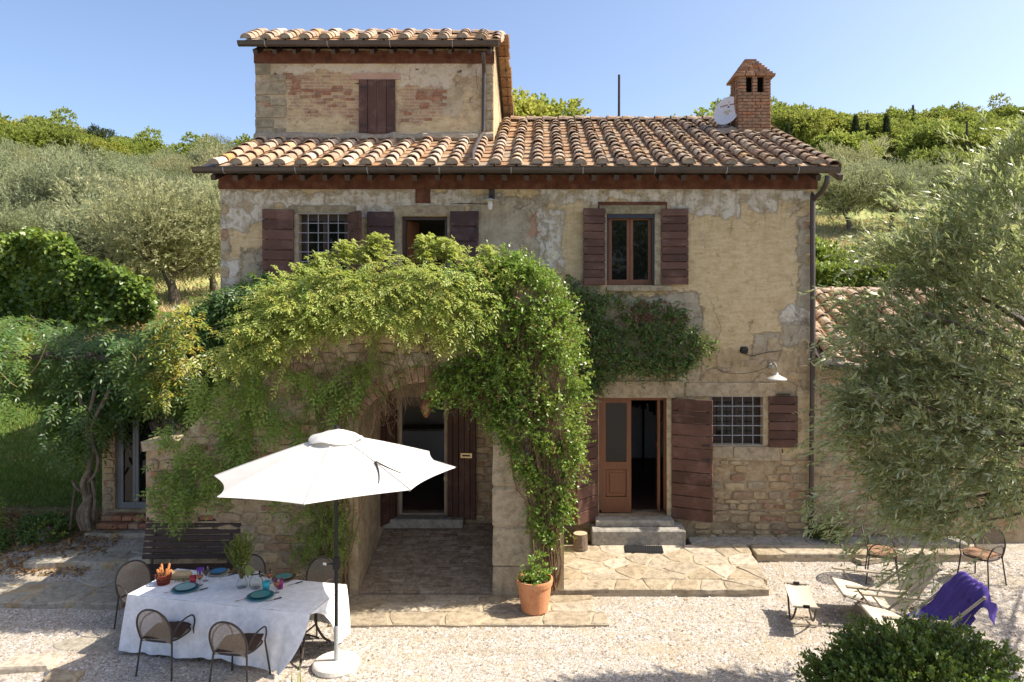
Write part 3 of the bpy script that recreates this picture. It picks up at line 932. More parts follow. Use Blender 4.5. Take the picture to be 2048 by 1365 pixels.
gx0, gx1, gzt, gh = at_gutter(388, 1678, 337.5, 352, -0.62)
gutter(gx0, gx1, -0.64, gzt, 0.088, house)
# downpipe at the right corner
b = MB()
dp = [W(1655, 352, -0.62), W(1653, 366, -0.6), W(1645, 382, -0.42), W(1630, 398, -0.14), W(1625, 412, -0.09), W(1625, 700, -0.09), W(1622, 1040, -0.09), W(1622, 1075, -0.10)]
b.tube(smooth_curve(dp, 5), 0.045, 10)
dpo = b.build('downpipe', M['gutter'], house, smooth=True)
for py in (455, 690, 830, 985):
    c = MB(); c.tube([W(1624, py - 3, -0.09), W(1624, py + 3, -0.09)], 0.054, 10)
    c.build('pipe_clip', M['gutter'], dpo)
b = MB(); b.tube([W(1622, 1010, -0.09), W(1622, 1066, -0.09)], 0.055, 10); b.build('pipe_shoe', M['iron'], dpo)

# ------------------------------------------------------------------ clay tiles
def cover_mesh(eave=False):
    b = MB()
    L, n = 0.47, 7
    w0, w1 = 0.118 * random.uniform(0.95, 1.05), 0.092
    h0, h1 = 0.103 * random.uniform(0.92, 1.08), 0.080
    t = 0.016
    vs_ = []
    for (y_, w_, h_) in ((0, w0, h0), (L, w1, h1)):
        for s in (1, 0):
            for k in range(n):
                a = math.pi * k / (n - 1)
                vs_.append(((w_ - (0 if s else t)) * math.cos(a) + random.uniform(-.002, .002), y_ + random.uniform(-.006, .006), (h_ - (0 if s else t)) * math.sin(a)))
    fs = []
    for k in range(n - 1):
        fs.append((k, k + 1, 2 * n + k + 1, 2 * n + k))
        fs.append((k, n + k, n + k + 1, k + 1))
    b.add(vs_, fs)
    if eave:
        b.add([((w0 - t * .7) * math.cos(math.pi * k / 8), 0.012, (h0 - t * .7) * math.sin(math.pi * k / 8)) for k in range(9)], [tuple(range(9))[::-1]], 1)
    return b.mesh('cover_tile', [M['tile'], M['mortar']], smooth=False)


def pan_mesh():
    b = MB()
    L, w, t = 0.46, 0.185, 0.02
    sec = [(-w, 0.035), (-w + .018, 0.0), (w - .018, 0.0), (w, 0.035)]
    vs_ = []
    for y_ in (0, L):
        for x_, z_ in sec: vs_.append((x_ + random.uniform(-.002, .002), y_ + random.uniform(-.008, .008), z_ + t))
        for x_, z_ in sec: vs_.append((x_, y_, z_))
    fs = [(k, k + 1, 9 + k, 8 + k) for k in range(3)] + [(k, 4 + k, 5 + k, k + 1) for k in range(3)]
    b.add(vs_, fs)
    return b.mesh('pan_tile', M['pan'])


COVERS = [cover_mesh() for _ in range(6)]
EAVES = [cover_mesh(True) for _ in range(4)]
PANS = [pan_mesh() for _ in range(4)]


def join_meshes(items, name, parent):
    """Joins (mesh, matrix) pairs into one part."""
    b = MB()
    mats = items[0][0].materials[:]
    for me_, mt in items:
        b.add([mt @ v.co for v in me_.vertices], [tuple(p_.vertices) for p_ in me_.polygons], 0)
    o = b.build(name, mats, parent)
    return tag(o, kind='stuff')


def lay_tiles(parent, x0, ncol, sp, y0, z0, slope, nrow, step, ok, back=False, cap=300, off=(0, 0, 0), jit=1.0):
    ang = math.atan(slope)
    cov, pan = [], []
    for r_ in range(nrow):
        s = r_ * step
        for c in range(ncol):
            for kind in (0, 1):
                x = x0 + c * sp + (0 if kind == 0 else sp / 2)
                yy = y0 + (s * math.cos(ang) if not back else -s * math.cos(ang))
                zz = z0 + s * math.sin(ang)
                if not ok(x, yy): continue
                lift = 0.055 if kind == 0 else 0.012
                mt = Matrix.Translation(-Vector(off)) @ Matrix.Translation((x + random.uniform(-.012, .012) * jit, yy + random.uniform(-.02, .02) * jit, zz + lift + random.uniform(-.006, .006)))
                mt = mt @ Euler((0, 0, math.pi if back else 0)).to_matrix().to_4x4()
                mt = mt @ Euler((ang - (0.07 if kind == 0 else 0.055), random.uniform(-.03, .03), random.uniform(-.045, .045) * jit)).to_matrix().to_4x4()
                me_ = (random.choice(EAVES) if r_ == 0 else random.choice(COVERS)) if kind == 0 else random.choice(PANS)
                (cov if kind == 0 else pan).append((me_, mt))
    for lst, nm in ((cov, 'cover_tile'), (pan, 'pan_tile')):
        for me_, mt in lst[:cap]:
            o = link(nm, me_, parent)
            o.matrix_basis = mt
        if len(lst) > cap: join_meshes(lst[cap:], nm, parent)
    return len(cov)


TWX0, TWX1, TWY0 = W(511, 285, 1.72).x, W(987, 285, 1.72).x, 1.72
TWY1 = 4.9
CHX0, CHX1, CHY0, CHY1 = 4.277, 5.0, 2.56, 3.19


def roof_ok(x, y):
    if TWX0 - 0.05 < x < TWX1 + 0.06 and y > TWY0 - 0.06: return False
    if x < TWX1 and y > TWY0: return False
    if CHX0 - 0.04 < x < CHX1 + 0.05 and CHY0 - 0.12 < y < CHY1 + 0.05: return False
    return y < RIDGEY - 0.1 and x < 5.1


ncov = lay_tiles(roof, W(400, 338, -0.55).x + 0.27, 30, 0.378, EAVEY - 0.05, EAVEZ - 0.005, SLOPE, 14, 0.365, roof_ok)
# edge tiles along the right verge
for r_ in range(14):
    s = r_ * 0.365
    o = link('verge_tile', random.choice(COVERS), roof)
    ang = math.atan(SLOPE)
    o.matrix_basis = Matrix.Translation((HX1 + 0.12, EAVEY - .04 + s * math.cos(ang), EAVEZ + s * math.sin(ang) + 0.02)) @ Euler((ang - .06, 0.25, random.uniform(-.03, .03))).to_matrix().to_4x4()
# ridge
x = TWX1 + 0.25
while x < HX1 + 0.1:
    o = link('ridge_tile', random.choice(COVERS), roof)
    o.matrix_basis = Matrix.Translation((x, RIDGEY, RIDGEZ + 0.05 + random.uniform(-.01, .01))) @ Euler((-0.04, random.uniform(-.05, .05), -math.pi / 2 + random.uniform(-.03, .03))).to_matrix().to_4x4()
    o.scale = (1.15, 1.0, 1.1)
    x += 0.385
# mortar fillet where the roof meets the tower
b = MB()
zt = EAVEZ + SLOPE * (TWY0 - EAVEY)
pts = [(TWX0 + (TWX1 - TWX0) * k / 24, TWY0 - 0.03 + random.uniform(-.02, .02), zt + 0.10 + random.uniform(-.02, .02)) for k in range(25)]
b.tube(pts, [random.uniform(0.07, 0.11) for _ in pts], 7)
b.build('mortar_fillet', M['mortar'], roof)

# ------------------------------------------------------------------ tower
TZ0, TZ1 = 6.8, W(0, 104, TWY0).z
TSL = 0.52
TEY, TEZ = TWY0 - 0.37, 9.80
TRY = TEY + 0.74
TRZ = TEZ + TSL * 0.74
b = MB()
b.add([(TWX0, TWY0, TZ0), (TWX1, TWY0, TZ0), (TWX1, TWY0, TZ1 + .06), (TWX0, TWY0, TZ1 + .06)], [(0, 1, 2, 3)])
for x in (TWX0, TWX1):
    b.add([(x, TWY0, TZ0), (x, TWY1, TZ0), (x, TWY1, 9.0), (x, TRY, TRZ - .05), (x, TWY0, TZ1 + .06)], [(0, 1, 2, 3, 4)])
b.add([(TWX0, TWY1, TZ0), (TWX1, TWY1, TZ0), (TWX1, TWY1, 9.0), (TWX0, TWY1, 9.0)], [(3, 2, 1, 0)])
twall = b.build('tower_wall', M['tower'], house)
S97 = FOC / (TWY0 - CAMY)
def TP(px, py): return W(px, py, TWY0)
b = MB()
b.box(((TWX0 + TWX1) / 2, TWY0 - 0.015, TP(0, 116).z), (TWX1 - TWX0 + .04, 0.055, 0.24))
b.build('tower_eave_band', M['redband'], house)
for k in range(13):
    b = MB(); b.box((TWX0 + .12 + k * 0.395, TWY0 - 0.17, 9.70), (0.08, 0.36, 0.09), Euler((math.atan(TSL), 0, 0)).to_matrix(), jit=.005)
    b.build('rafter', M['darkframe'], house)
b = MB()
for (y0, z0, y1, z1) in ((TEY, TEZ, TRY, TRZ), (TRY, TRZ, 5.15, TRZ - 0.376 * (5.15 - TRY))):
    v = [(TWX0 - .16, y0, z0), (TWX1 + .05, y0, z0), (TWX1 + .05, y1, z1), (TWX0 - .16, y1, z1)]
    v += [(p_[0], p_[1], p_[2] - 0.06) for p_ in v]
    b.add(v, [(0, 1, 2, 3), (7, 6, 5, 4), (0, 4, 5, 1), (1, 5, 6, 2), (2, 6, 7, 3), (3, 7, 4, 0)])
troof = b.build('tower_roof', M['darkframe'], house)
lay_tiles(troof, TWX0 - 0.02, 13, 0.395, TEY - .05, TEZ, TSL, 4, 0.215, lambda x, y: True)
lay_tiles(troof, TWX0 - 0.02, 13, 0.405, 5.2, TRZ - 0.376 * (5.2 - TRY), 0.376, 9, 0.36, lambda x, y: x > TWX1 - .32, back=True)
for k in range(12):
    o = link('ridge_tile', random.choice(COVERS), troof)
    o.matrix_basis = Matrix.Translation((TWX0 - .15 + k * 0.42, TRY, TRZ + 0.035 + random.uniform(-.01, .01))) @ Euler((-0.04, random.uniform(-.05, .05), -math.pi / 2)).to_matrix().to_4x4()
# verge tiles on the sunlit gable
for k in range(3):
    o = link('verge_tile', random.choice(COVERS), troof)
    o.matrix_basis = Matrix.Translation((TWX1 + .07, TEY + k * .32, TEZ + .02 + TSL * k * .32)) @ Euler((math.atan(TSL) - .06, 0.3, 0)).to_matrix().to_4x4()
for k in range(9):
    o = link('verge_tile', random.choice(COVERS), troof)
    y_ = 5.2 - k * 0.335
    o.matrix_basis = Matrix.Translation((TWX1 + .07, y_, TRZ - .376 * (y_ - TRY) + .02)) @ Euler((0, 0, math.pi)).to_matrix().to_4x4() @ Euler((math.atan(.376) - .06, -0.3, 0)).to_matrix().to_4x4()
gx0, gx1, gzt, gh = at_gutter(478, 998, 86, 103, 1.28)
gutter(gx0, gx1, 1.26, gzt, 0.083, house)
b = MB()
tp = [W(966, 104, 1.27), W(967, 120, 1.36), W(968, 140, 1.60), W(968, 160, 1.66), W(967, 255, 1.66), W(966, 268, 1.60)]
for (px, y_) in ((962, 1.42), (957, .95), (952, .45), (948, 0.0), (945, -.35), (946, -.58)):
    tp.append(Vector(((px - VPX) * (y_ - CAMY) / FOC, y_, EAVEZ + SLOPE * (y_ - EAVEY) + (.20 if y_ > -.5 else .12))))
b.tube(smooth_curve(tp, 5), 0.042, 10)
tdp = b.build('downpipe', M['gutter'], house, smooth=True)
# quoins, corner stones and bricks laid bare in the plaster
for (px0, py0, px1, py1) in ((510, 128, 540, 150), (540, 150, 573, 163), (511, 165, 574, 190), (511, 193, 540, 203), (542, 200, 573, 212), (511, 214, 574, 236), (511, 239, 548, 256), (511, 257, 572, 270), (512, 272, 545, 283),
                             (968, 130, 986, 150), (966, 152, 986, 165), (970, 168, 986, 186), (965, 189, 986, 201), (969, 204, 986, 222), (966, 225, 986, 240), (970, 243, 986, 262), (967, 264, 986, 279)):
    a, c = TP(px0, py0), TP(px1, py1)
    piece(random.choice(QUOINS), twall, ((a.x + c.x) / 2, TWY0, (a.z + c.z) / 2), (abs(c.x - a.x) * .97, 0.05, abs(a.z - c.z) * .96), (0, random.uniform(-.02, .02), 0), 'stone')
nb = 0
for (px0, py0, px1, py1, den) in ((574, 152, 600, 178, .9), (576, 178, 690, 192, .7), (640, 172, 700, 190, .55), (590, 190, 660, 205, .3), (645, 196, 712, 214, .6), (612, 220, 640, 234, .7), (690, 190, 716, 262, .3), (796, 205, 840, 240, .4), (828, 180, 880, 208, .45), (840, 190, 870, 200, .5),
                                  (560, 140, 600, 165, .4), (520, 205, 560, 214, .8), (800, 236, 850, 262, .2)):
    py = py0
    while py < py1:
        px = px0 + random.uniform(0, 12)
        while px < px1:
            l = random.uniform(15, 25)
            if random.random() < den and nb < 120 and not (712 < px + l / 2 < 798 and 145 < py < 272):
                c = TP(px + l / 2, py + 3)
                piece(random.choice(BRICKS), twall, (c.x, TWY0, c.z), (l / S97 * .93, 0.024, 0.056), (0, random.uniform(-.04, .04), 0), 'brick')
                nb += 1
            px += l
        py += 6.6
b = MB()
a, c = TP(703, 147), TP(801, 160)
b.box(((a.x + c.x) / 2, TWY0 - .006, (a.z + c.z) / 2), (c.x - a.x, 0.03, a.z - c.z))
b.build('lintel', pm('pink_render', [(0.40, 0.23, 0.16), (0.50, 0.34, 0.25)], 5, 0.9, 0.1, 0.3), house)


# ------------------------------------------------------------------ shutters, doors and windows
def shutter(name, hx, y, z0, z1, wd, side, ang, nb, mat, vertical=False, thick=0.035, label=None, batten_x=(0.12, 0.88)):
    """side +1: the leaf runs to +x from its hinge; ang swings it out towards the viewer."""
    H = z1 - z0
    b = MB()
    for f in batten_x:
        b.box((side * wd * f, 0.012 + thick, H / 2), (0.06, 0.022, H * 0.96))
    for zz in (0.14, 0.86):
        b.box((side * wd * 0.30, -0.006, H * zz), (wd * 0.55, 0.004, 0.022), mi=1 if vertical else 0)
    o = b.build(name, [M[mat], M['iron']], house, (hx, y, z0), (0, 0, -side * ang if side > 0 else ang))
    if label: o['label'] = label
    if vertical:
        for k in range(nb):
            w_ = wd / nb
            c = MB(); c.bbox((0, 0, 0), (w_ - .008, thick, H), 0.006, jit=0.002)
            c.build('board', M[mat], o, (side * (k + .5) * w_, thick / 2, H / 2))
    else:
        for k in range(nb):
            h_ = H / nb * random.uniform(0.97, 1.03)
            c = MB(); c.bbox((0, 0, 0), (wd, thick, H / nb - .010), 0.008, jit=0.002)
            c.build('board', M[mat], o, (side * wd / 2, thick / 2 + random.uniform(-.003, .003), (k + .5) * H / nb))
    return o


YS = -0.055
# first-floor barred window at the left
shutter('shutter', FX(590), YS - .01, FZ(562), FZ(420), 0.545, -1, R(12), 7, 'shutter')
shutter('shutter', FX(698), YS - .01, FZ(562), FZ(426), 0.50, 1, R(52), 7, 'shutter', label='red brown shutter standing half open')
# balcony door
shutter('shutter', FX(789), YS, FZ(668), FZ(424), 0.485, -1, R(4), 8, 'shutter2')
shutter('shutter', FX(901), YS, FZ(668), FZ(423), 0.52, 1, R(3), 8, 'shutter2')
# first-floor window at the right
shutter('shutter', FX(1211), YS, FZ(571), FZ(418), 0.42, -1, R(14), 10, 'shutter')
shutter('shutter', FX(1322), YS, FZ(570), FZ(418), 0.49, 1, R(3), 10, 'shutter')
# tower
TPZ = lambda py: TP(0, py).z
TPX = lambda px: TP(px, 0).x
shutter('shutter', TPX(718.5), TWY0 - .05, TPZ(267.5), TPZ(160.5), (TPX(755) - TPX(719)), 1, 0, 2, 'shutter', vertical=True, batten_x=(0.3, 0.7))
shutter('shutter', TPX(791.5), TWY0 - .05, TPZ(267.5), TPZ(160.5), (TPX(791) - TPX(755.5)), -1, 0, 2, 'shutter', vertical=True, batten_x=(0.3, 0.7))
b = MB()
b.box((TPX(755), TWY0 - .01, TPZ(270)), (0.80, 0.05, 0.035))
b.build('window_sill', M['brick'], house)
# ground-floor entrance
shutter('door_shutter', FX(1196.5), YS + .01, FZ(1036), FZ(793), 0.60, -1, R(48), 10, 'shutter', thick=0.045)
shutter('door_shutter', FX(1342), YS + .01, FZ(1036), FZ(796), 0.74, 1, R(22), 10, 'shutter', thick=0.045)
ls = [o for o in house.children if o.name.startswith('door_shutter')][-1]
c = MB(); c.box((0.66, -0.02, FZ(915) - FZ(1036)), (0.07, 0.02, 0.05)); c.box((0.60, -0.03, FZ(913) - FZ(1036)), (0.12, 0.012, 0.018)); c.box((0.62, -0.012, FZ(886) - FZ(1036)), (0.14, 0.02, 0.02))
c.build('latch', M['iron'], ls)
# lower window shutter
shutter('shutter', FX(1536), YS + .01, FZ(895), FZ(791), 0.525, 1, R(3), 6, 'shutter')
ls = [o for o in house.children if o.name.startswith('shutter')][-1]
c = MB(); c.box((0.26, 0.0, FZ(788) - FZ(895)), (0.24, 0.06, 0.02)); c.box((0.24, -0.02, -0.05), (0.02, 0.02, 0.07))
c.build('hook', M['iron'], ls)
# porch door leaves
lf = shutter('door_leaf', FX(895), YS, FZ(1037), FZ(795), 0.53, 1, R(5), 5, 'shutter3', vertical=True, thick=0.045)
c = MB(); c.box((0.36, -0.02, FZ(909) - FZ(1037)), (0.21, 0.02, 0.085)); c.box((0.36, -0.032, FZ(909) - FZ(1037)), (0.15, 0.008, 0.03), mi=1)
c.build('letter_plate', [M['brass'], M['iron']], lf)
shutter('door_leaf', FX(797), YS, FZ(1037), FZ(795), 0.50, -1, R(64), 5, 'shutter3', vertical=True, thick=0.045)


def frame_bars(b, x0, x1, z0, z1, y, w, t, mi=0):
    b.box(((x0 + x1) / 2, y, z1 - w / 2), (x1 - x0, t, w), mi=mi)
    b.box(((x0 + x1) / 2, y, z0 + w / 2), (x1 - x0, t, w), mi=mi)
    b.box((x0 + w / 2, y, (z0 + z1) / 2), (w, t, z1 - z0 - 2 * w), mi=mi)
    b.box((x1 - w / 2, y, (z0 + z1) / 2), (w, t, z1 - z0 - 2 * w), mi=mi)


def casement(key, mat, y=0.20, w=0.06, leaves=2, name='window', zsplit=None):
    x0, x1, z0, z1 = ops[key]
    b = MB()
    frame_bars(b, x0, x1, z0, z1, y, w, 0.07)
    wo_ = b.build(name, M[mat], house)
    n = leaves
    for k in range(n):
        xa, xb = x0 + w + (x1 - x0 - 2 * w) * k / n, x0 + w + (x1 - x0 - 2 * w) * (k + 1) / n
        c = MB(); frame_bars(c, xa + .004, xb - .004, z0 + w, z1 - w, y - .01, 0.055, 0.05)
        c.build('sash', M[mat], wo_)
        c = MB(); c.box(((xa + xb) / 2, y, (z0 + z1) / 2), (xb - xa - .10, 0.008, z1 - z0 - 2 * w - .10))
        c.build('pane', M['glass'], wo_)
    return wo_


def bars(key, nv_, nh, wo_, y=-0.01):
    x0, x1, z0, z1 = ops[key]
    for k in range(nv_ + 1):
        c = MB(); c.tube([(x0 + (x1 - x0) * k / nv_, y, z0), (x0 + (x1 - x0) * k / nv_, y, z1)], 0.0085, 6)
        c.build('bar', M['bar'], wo_)
    for k in range(nh + 1):
        c = MB(); c.tube([(x0, y - .014, z0 + (z1 - z0) * k / nh), (x1, y - .014, z0 + (z1 - z0) * k / nh)], 0.0085, 6)
        c.build('bar', M['bar'], wo_)


w1 = casement('win1', 'darkframe')
bars('win1', 5, 7, w1)
w2 = casement('win2', 'doorwood', 0.16, 0.05)
c = MB(); x0, x1, z0, z1 = ops['win2']
c.box(((x0 + x1) / 2, 0.05, z1 - .04), (x1 - x0 - .02, 0.09, 0.08)); c.box((x0 + .02, 0.05, (z0 + z1) / 2), (0.03, 0.05, z1 - z0 - .17)); c.box((x1 - .03, 0.05, (z0 + z1) / 2), (0.05, 0.06, z1 - z0 - .17))
c.build('roller_box', pm('dark_blue_grey_steel', [(0.018, 0.022, 0.028), (0.03, 0.035, 0.042)], 4, 0.4, 0.4, 0.02), w2)
w3 = casement('win3', 'darkframe')
bars('win3', 5, 5, w3)
# white curtain behind the barred window
b = MB()
for k in range(8):
    b.tube([(FX(610) + .03 * k, 0.27 + .02 * (k % 2), FZ(560)), (FX(612) + .02 * k, 0.27, FZ(490))], 0.016, 6)
b.build('reflection_strip', M['roomwhite'], w1)

# balcony door: frame and one open leaf
x0, x1, z0, z1 = ops['door2']
b = MB(); frame_bars(b, x0, x1, z0, z1, 0.12, 0.06, 0.09); d2 = b.build('balcony_door', M['darkframe'], house)
c = MB(); c.box((x0 + .14, 0.36, (z0 + z1) / 2), (0.05, 0.42, z1 - z0 - .14), Euler((0, 0, R(-18))).to_matrix()); c.build('leaf', M['doorwood'], d2)
# porch door frame
x0, x1, z0, z1 = ops['porchdoor']
b = MB(); frame_bars(b, x0, x1, z0 - .02, z1, 0.10, 0.05, 0.08); d3 = b.build('porch_door_frame', M['palewood'], house)
# entrance: glazed wooden leaf at the left, the right one swung inside
x0, x1, z0, z1 = ops['door1']
b = MB()
b.box(((x0 + x1) / 2, 0.16, z1 - .03), (x1 - x0, 0.1, 0.06)); b.box((x0 + .025, 0.16, (z0 + z1) / 2), (0.05, 0.1, z1 - z0 - .12)); b.box((x1 - .025, 0.16, (z0 + z1) / 2), (0.05, 0.1, z1 - z0 - .12))
fd = b.build('front_door', M['doorwood'], house)
la, lb = x0 + .05, FX(1264)
za, zb = z0 + .02, z1 - .06
gz0, gz1 = FZ(927), FZ(808)
c = MB()
sw = 0.085
c.box((la + sw / 2, 0.14, (za + zb) / 2), (sw, 0.055, zb - za)); c.box((lb - sw / 2, 0.14, (za + zb) / 2), (sw, 0.055, zb - za))
for q0, q1 in ((za, FZ(998)), (FZ(942), gz0), (gz1, zb)): c.box(((la + lb) / 2, 0.14, (q0 + q1) / 2), (lb - la - 2 * sw, 0.053, q1 - q0))
c.build('door_leaf', M['doorwood'], fd)
c = MB(); c.bbox(((la + lb) / 2, 0.15, (FZ(998) + FZ(942)) / 2), (lb - la - 2 * sw, 0.03, FZ(942) - FZ(998)), 0.012); c.bbox(((la + lb) / 2, 0.138, (FZ(998) + FZ(942)) / 2), (lb - la - 2 * sw - .12, 0.03, FZ(942) - FZ(998) - .12), 0.014); c.build('panel', M['doorwood'], fd)
c = MB(); c.box(((la + lb) / 2, 0.14, (gz0 + gz1) / 2), (lb - la - 2 * sw, 0.01, gz1 - gz0)); c.build('pane', M['glass'], fd)
c = MB(); c.box((x1 - .10, 0.48, (za + zb) / 2), (0.05, 0.62, zb - za), Euler((0, 0, R(-6))).to_matrix()); c.tube([(x1 - .14, 0.24, FZ(893)), (x1 - .2, 0.22, FZ(893))], 0.012, 6); c.build('door_leaf', M['doorwood'], fd)

# dressed stone round the openings, each block a piece of the wall
def dressed(px0, py0, px1, py1, y=0.0, proud=0.035, mat=DRESS, nm='lintel', par=None):
    a, c = W(px0, py0, y), W(px1, py1, y)
    return piece(random.choice(mat), par or house, ((a.x + c.x) / 2, y - .004, (a.z + c.z) / 2), (abs(c.x - a.x), proud * 2, abs(a.z - c.z)), (0, random.uniform(-.004, .004), 0), nm)


GREYB = [block_template(0.02, 'quoin') for _ in range(3)]
dressed(579, 412, 712, 427, mat=GREYB, proud=.02); dressed(786, 412, 930, 432, mat=GREYB, proud=.02); dressed(1199, 411, 1331, 428, mat=GREYB, proud=.02)
dressed(1184, 763, 1366, 796, proud=.03); dressed(1372, 766, 1556, 793, proud=.03)
dressed(1425, 893, 1466, 916, proud=.02); dressed(1467, 894, 1560, 921, proud=.03)
dressed(772, 762, 908, 789, proud=.03); dressed(1213, 572, 1342, 583, proud=.075, nm='window_sill', mat=GREYB)
dressed(790, 433, 803, 540, mat=GREYB, proud=.018, nm='jamb'); dressed(895, 433, 905, 540, mat=GREYB, proud=.018, nm='jamb'); dressed(1309, 428, 1321, 571, mat=GREYB, proud=.018, nm='jamb')
dressed(1333, 797, 1345, 1040, mat=DRESS, proud=.02, nm='jamb'); dressed(587, 428, 597, 545, mat=GREYB, proud=.018, nm='jamb')
b = MB()
for (q0, q1, q2, q3) in ((1196, 404, 1334, 411), (1196, 411, 1200, 420), (1330, 411, 1334, 420)):
    a, c = W(q0, q1, 0), W(q2, q3, 0)
    b.box(((a.x + c.x) / 2, -0.004, (a.z + c.z) / 2), (c.x - a.x, 0.014, a.z - c.z - .002))
b.build('painted_border', M['redband'], house)

# rubble laid bare at the foot of the facade
def facade_ok(x, z):
    px, py = VPX + x * FOC / 13.3, HZY + (CAMZ - z) * FOC / 13.3
    if any(o[0] - .1 < x < o[1] + .1 and o[2] - .1 < z < o[3] + .1 for o in ops.values()): return False
    if 1396 < px < 1632: return py > 925 + 18 * math.sin(px * .05) and not (1500 < px < 1560 and py < 950)
    if 1140 < px <= 1200: return py > 800
    if 905 < px < 1000: return py > 805
    return False


courses(wall, FX(900), FX(1629), 0.15, FZ(795), 0.0, facade_ok, 0.06, 0.17, 0.14, 0.5, 0.024, 0.9, 0.05, 260)
for (px, py, w_, h_) in ((1546, 690, 26, 30), (1600, 705, 30, 18), (1610, 740, 34, 20), (1500, 727, 40, 14), (1440, 742, 60, 12), (1590, 752, 30, 16), (1607, 690, 22, 22), (1390, 770, 30, 22), (1600, 935, 26, 16), (1597, 850, 14, 30), (450, 420, 16, 22), (449, 470, 16, 26), (451, 510, 18, 20), (450, 545, 18, 24),
                         (1615, 450, 20, 18), (1618, 480, 20, 20), (1617, 520, 18, 24)):
    c = W(px, py, 0)
    piece(random.choice(STONES), wall, c, (w_ / 109, 0.022, h_ / 109), (0, random.uniform(-.1, .1), 0), 'stone')

# cable on the facade
b = MB()
b.tube(smooth_curve([W(1488, 708, -.02), W(1505, 712, -.02), W(1530, 706, -.02), W(1562, 702, -.02)], 4), 0.007, 5)
b.tube(smooth_curve([W(1425, 735, -.02), W(1460, 747, -.02), W(1500, 746, -.02), W(1535, 735, -.02)], 4), 0.004, 5)
b.tube(smooth_curve([W(905, 408, -.02), W(930, 407, -.02), W(980, 409, -.02)], 3), 0.006, 5)
b.build('cable', M['iron'], house)

# ------------------------------------------------------------------ chimney
b = MB()
CZ0, CZE = 7.7, 9.47
cxm, cym = (CHX0 + CHX1) / 2, (CHY0 + CHY1) / 2
b.box((cxm, cym, (CZ0 + 9.11) / 2), (CHX1 - CHX0 - .05, CHY1 - CHY0 - .05, 9.11 - CZ0), mi=0)
b.box((cxm, cym, 9.29), (CHX1 - CHX0 - .2, CHY1 - CHY0 - .2, 0.35), mi=1)  # solid black core block behind the openings of the chimney head
chim = b.build('chimney', [M['rubble'], M['hole']], house)
ch, nbk = 0.071, 0
zz = 8.06
row = 0
while zz < CZE - .02:
    openz = 9.13 < zz + ch / 2 < 9.45
    for face in range(3):                                   # front, left, right
        ln = (CHX1 - CHX0) if face == 0 else (CHY1 - CHY0)
        cuts = [0, 0.27, 0.52, 1] if row % 2 else [0, 0.14, 0.42, 0.68, 1]
        if openz: cuts = [0, 0.25, 0.43, 0.59, 0.78, 1]
        for k in range(len(cuts) - 1):
            if openz and k in (1, 3): continue
            u0, u1 = cuts[k] * ln, cuts[k + 1] * ln
            if face == 0: c, s, rz = (CHX0 + (u0 + u1) / 2, CHY0 + .05, zz + ch / 2), (u1 - u0 - .012, 0.12, ch - .012), 0
            elif face == 1: c, s, rz = (CHX0 + .05, CHY0 + .12 + (u0 + u1) / 2 * (ln - .13) / ln, zz + ch / 2), ((u1 - u0) * (ln - .13) / ln - .012, 0.12, ch - .012), -math.pi / 2
            else: c, s, rz = (CHX1 - .05, CHY0 + .12 + (u0 + u1) / 2 * (ln - .13) / ln, zz + ch / 2), ((u1 - u0) * (ln - .13) / ln - .012, 0.12, ch - .012), math.pi / 2
            piece(random.choice(CHBRICKS), chim, c, s, (0, 0, rz + random.uniform(-.015, .015)), 'brick')
    zz += ch; row += 1
# stepped brick cap
for k in range(8):
    f = 1 - k / 8 * 0.80
    wx, wy = (CHX1 - CHX0 + .17) * f, (CHY1 - CHY0 + .17) * (1 - k / 8 * 0.75)
    n = max(1, round(wx / 0.22))
    for q in range(n):
        piece(random.choice(CHBRICKS), chim, (cxm - .03 * k / 8 - wx / 2 + (q + .5) * wx / n, cym, CZE + .02 + k * 0.056), (wx / n - .008, wy, 0.05), (0, 0, random.uniform(-.01, .01)), 'cap_brick')
b = MB(); b.box((cxm, CHY0 - .02, 8.17), (CHX1 - CHX0 + .1, 0.22, 0.14), Euler((math.atan(SLOPE), 0, 0)).to_matrix(), jit=.02); b.build('chimney_flashing', M['mortar'], house)

# ------------------------------------------------------------------ annex at the right
annex = empty('stone_annex', 'low rubble stone annex with clay tile roof at the right of the farmhouse', 'annex', (7.2, 0.05, 0.1))
def inv(p): return Vector(p) - Vector((7.2, 0.05, 0.1))
AX0, AX1, AY = HX1 + .012, 10.2, 0.05
b = MB()
AEZ = W(0, 735, -0.3).z
v = [(AX0, AY, -.1), (AX1, AY, -.1), (AX1, AY, AEZ + .02), (AX0, AY, AEZ + .02), (AX0, 3.4, -.1), (AX1, 3.4, -.1), (AX1, 3.4, 4.5), (AX0, 3.4, 4.5)]
b.add([inv(p_) for p_ in v], [(0, 1, 2, 3), (1, 5, 6, 2), (5, 4, 7, 6), (4, 0, 3, 7)])
awall = b.build('wall', M['rubble'], annex)
class Shift:
    pass
def annex_ok(x, z): return x < 9.4
_n = 0
z = 0.15
while z < AEZ - .1 and _n < 200:
    h = random.uniform(0.07, 0.17); x = AX0 + .08
    while x < 8.6:
        l = random.uniform(0.15, 0.42)
        if random.random() < 0.62:
            piece(random.choice(STONES), awall, inv((x + l / 2, AY, z + h / 2)), (l * .9, 0.045, h * .85), (0, random.uniform(-.06, .06), 0), 'stone'); _n += 1
        x += l * 1.05
    z += h * 1.08
b = MB()
ASL = 0.43
ARY = 2.6
ARZ = AEZ + .06 + ASL * (ARY + .35)
v = [(AX0, -.35, AEZ + .06), (AX1, -.35, AEZ + .06), (AX1, ARY, ARZ), (AX0, ARY, ARZ)]
v += [(p_[0], p_[1], p_[2] - .06) for p_ in v]
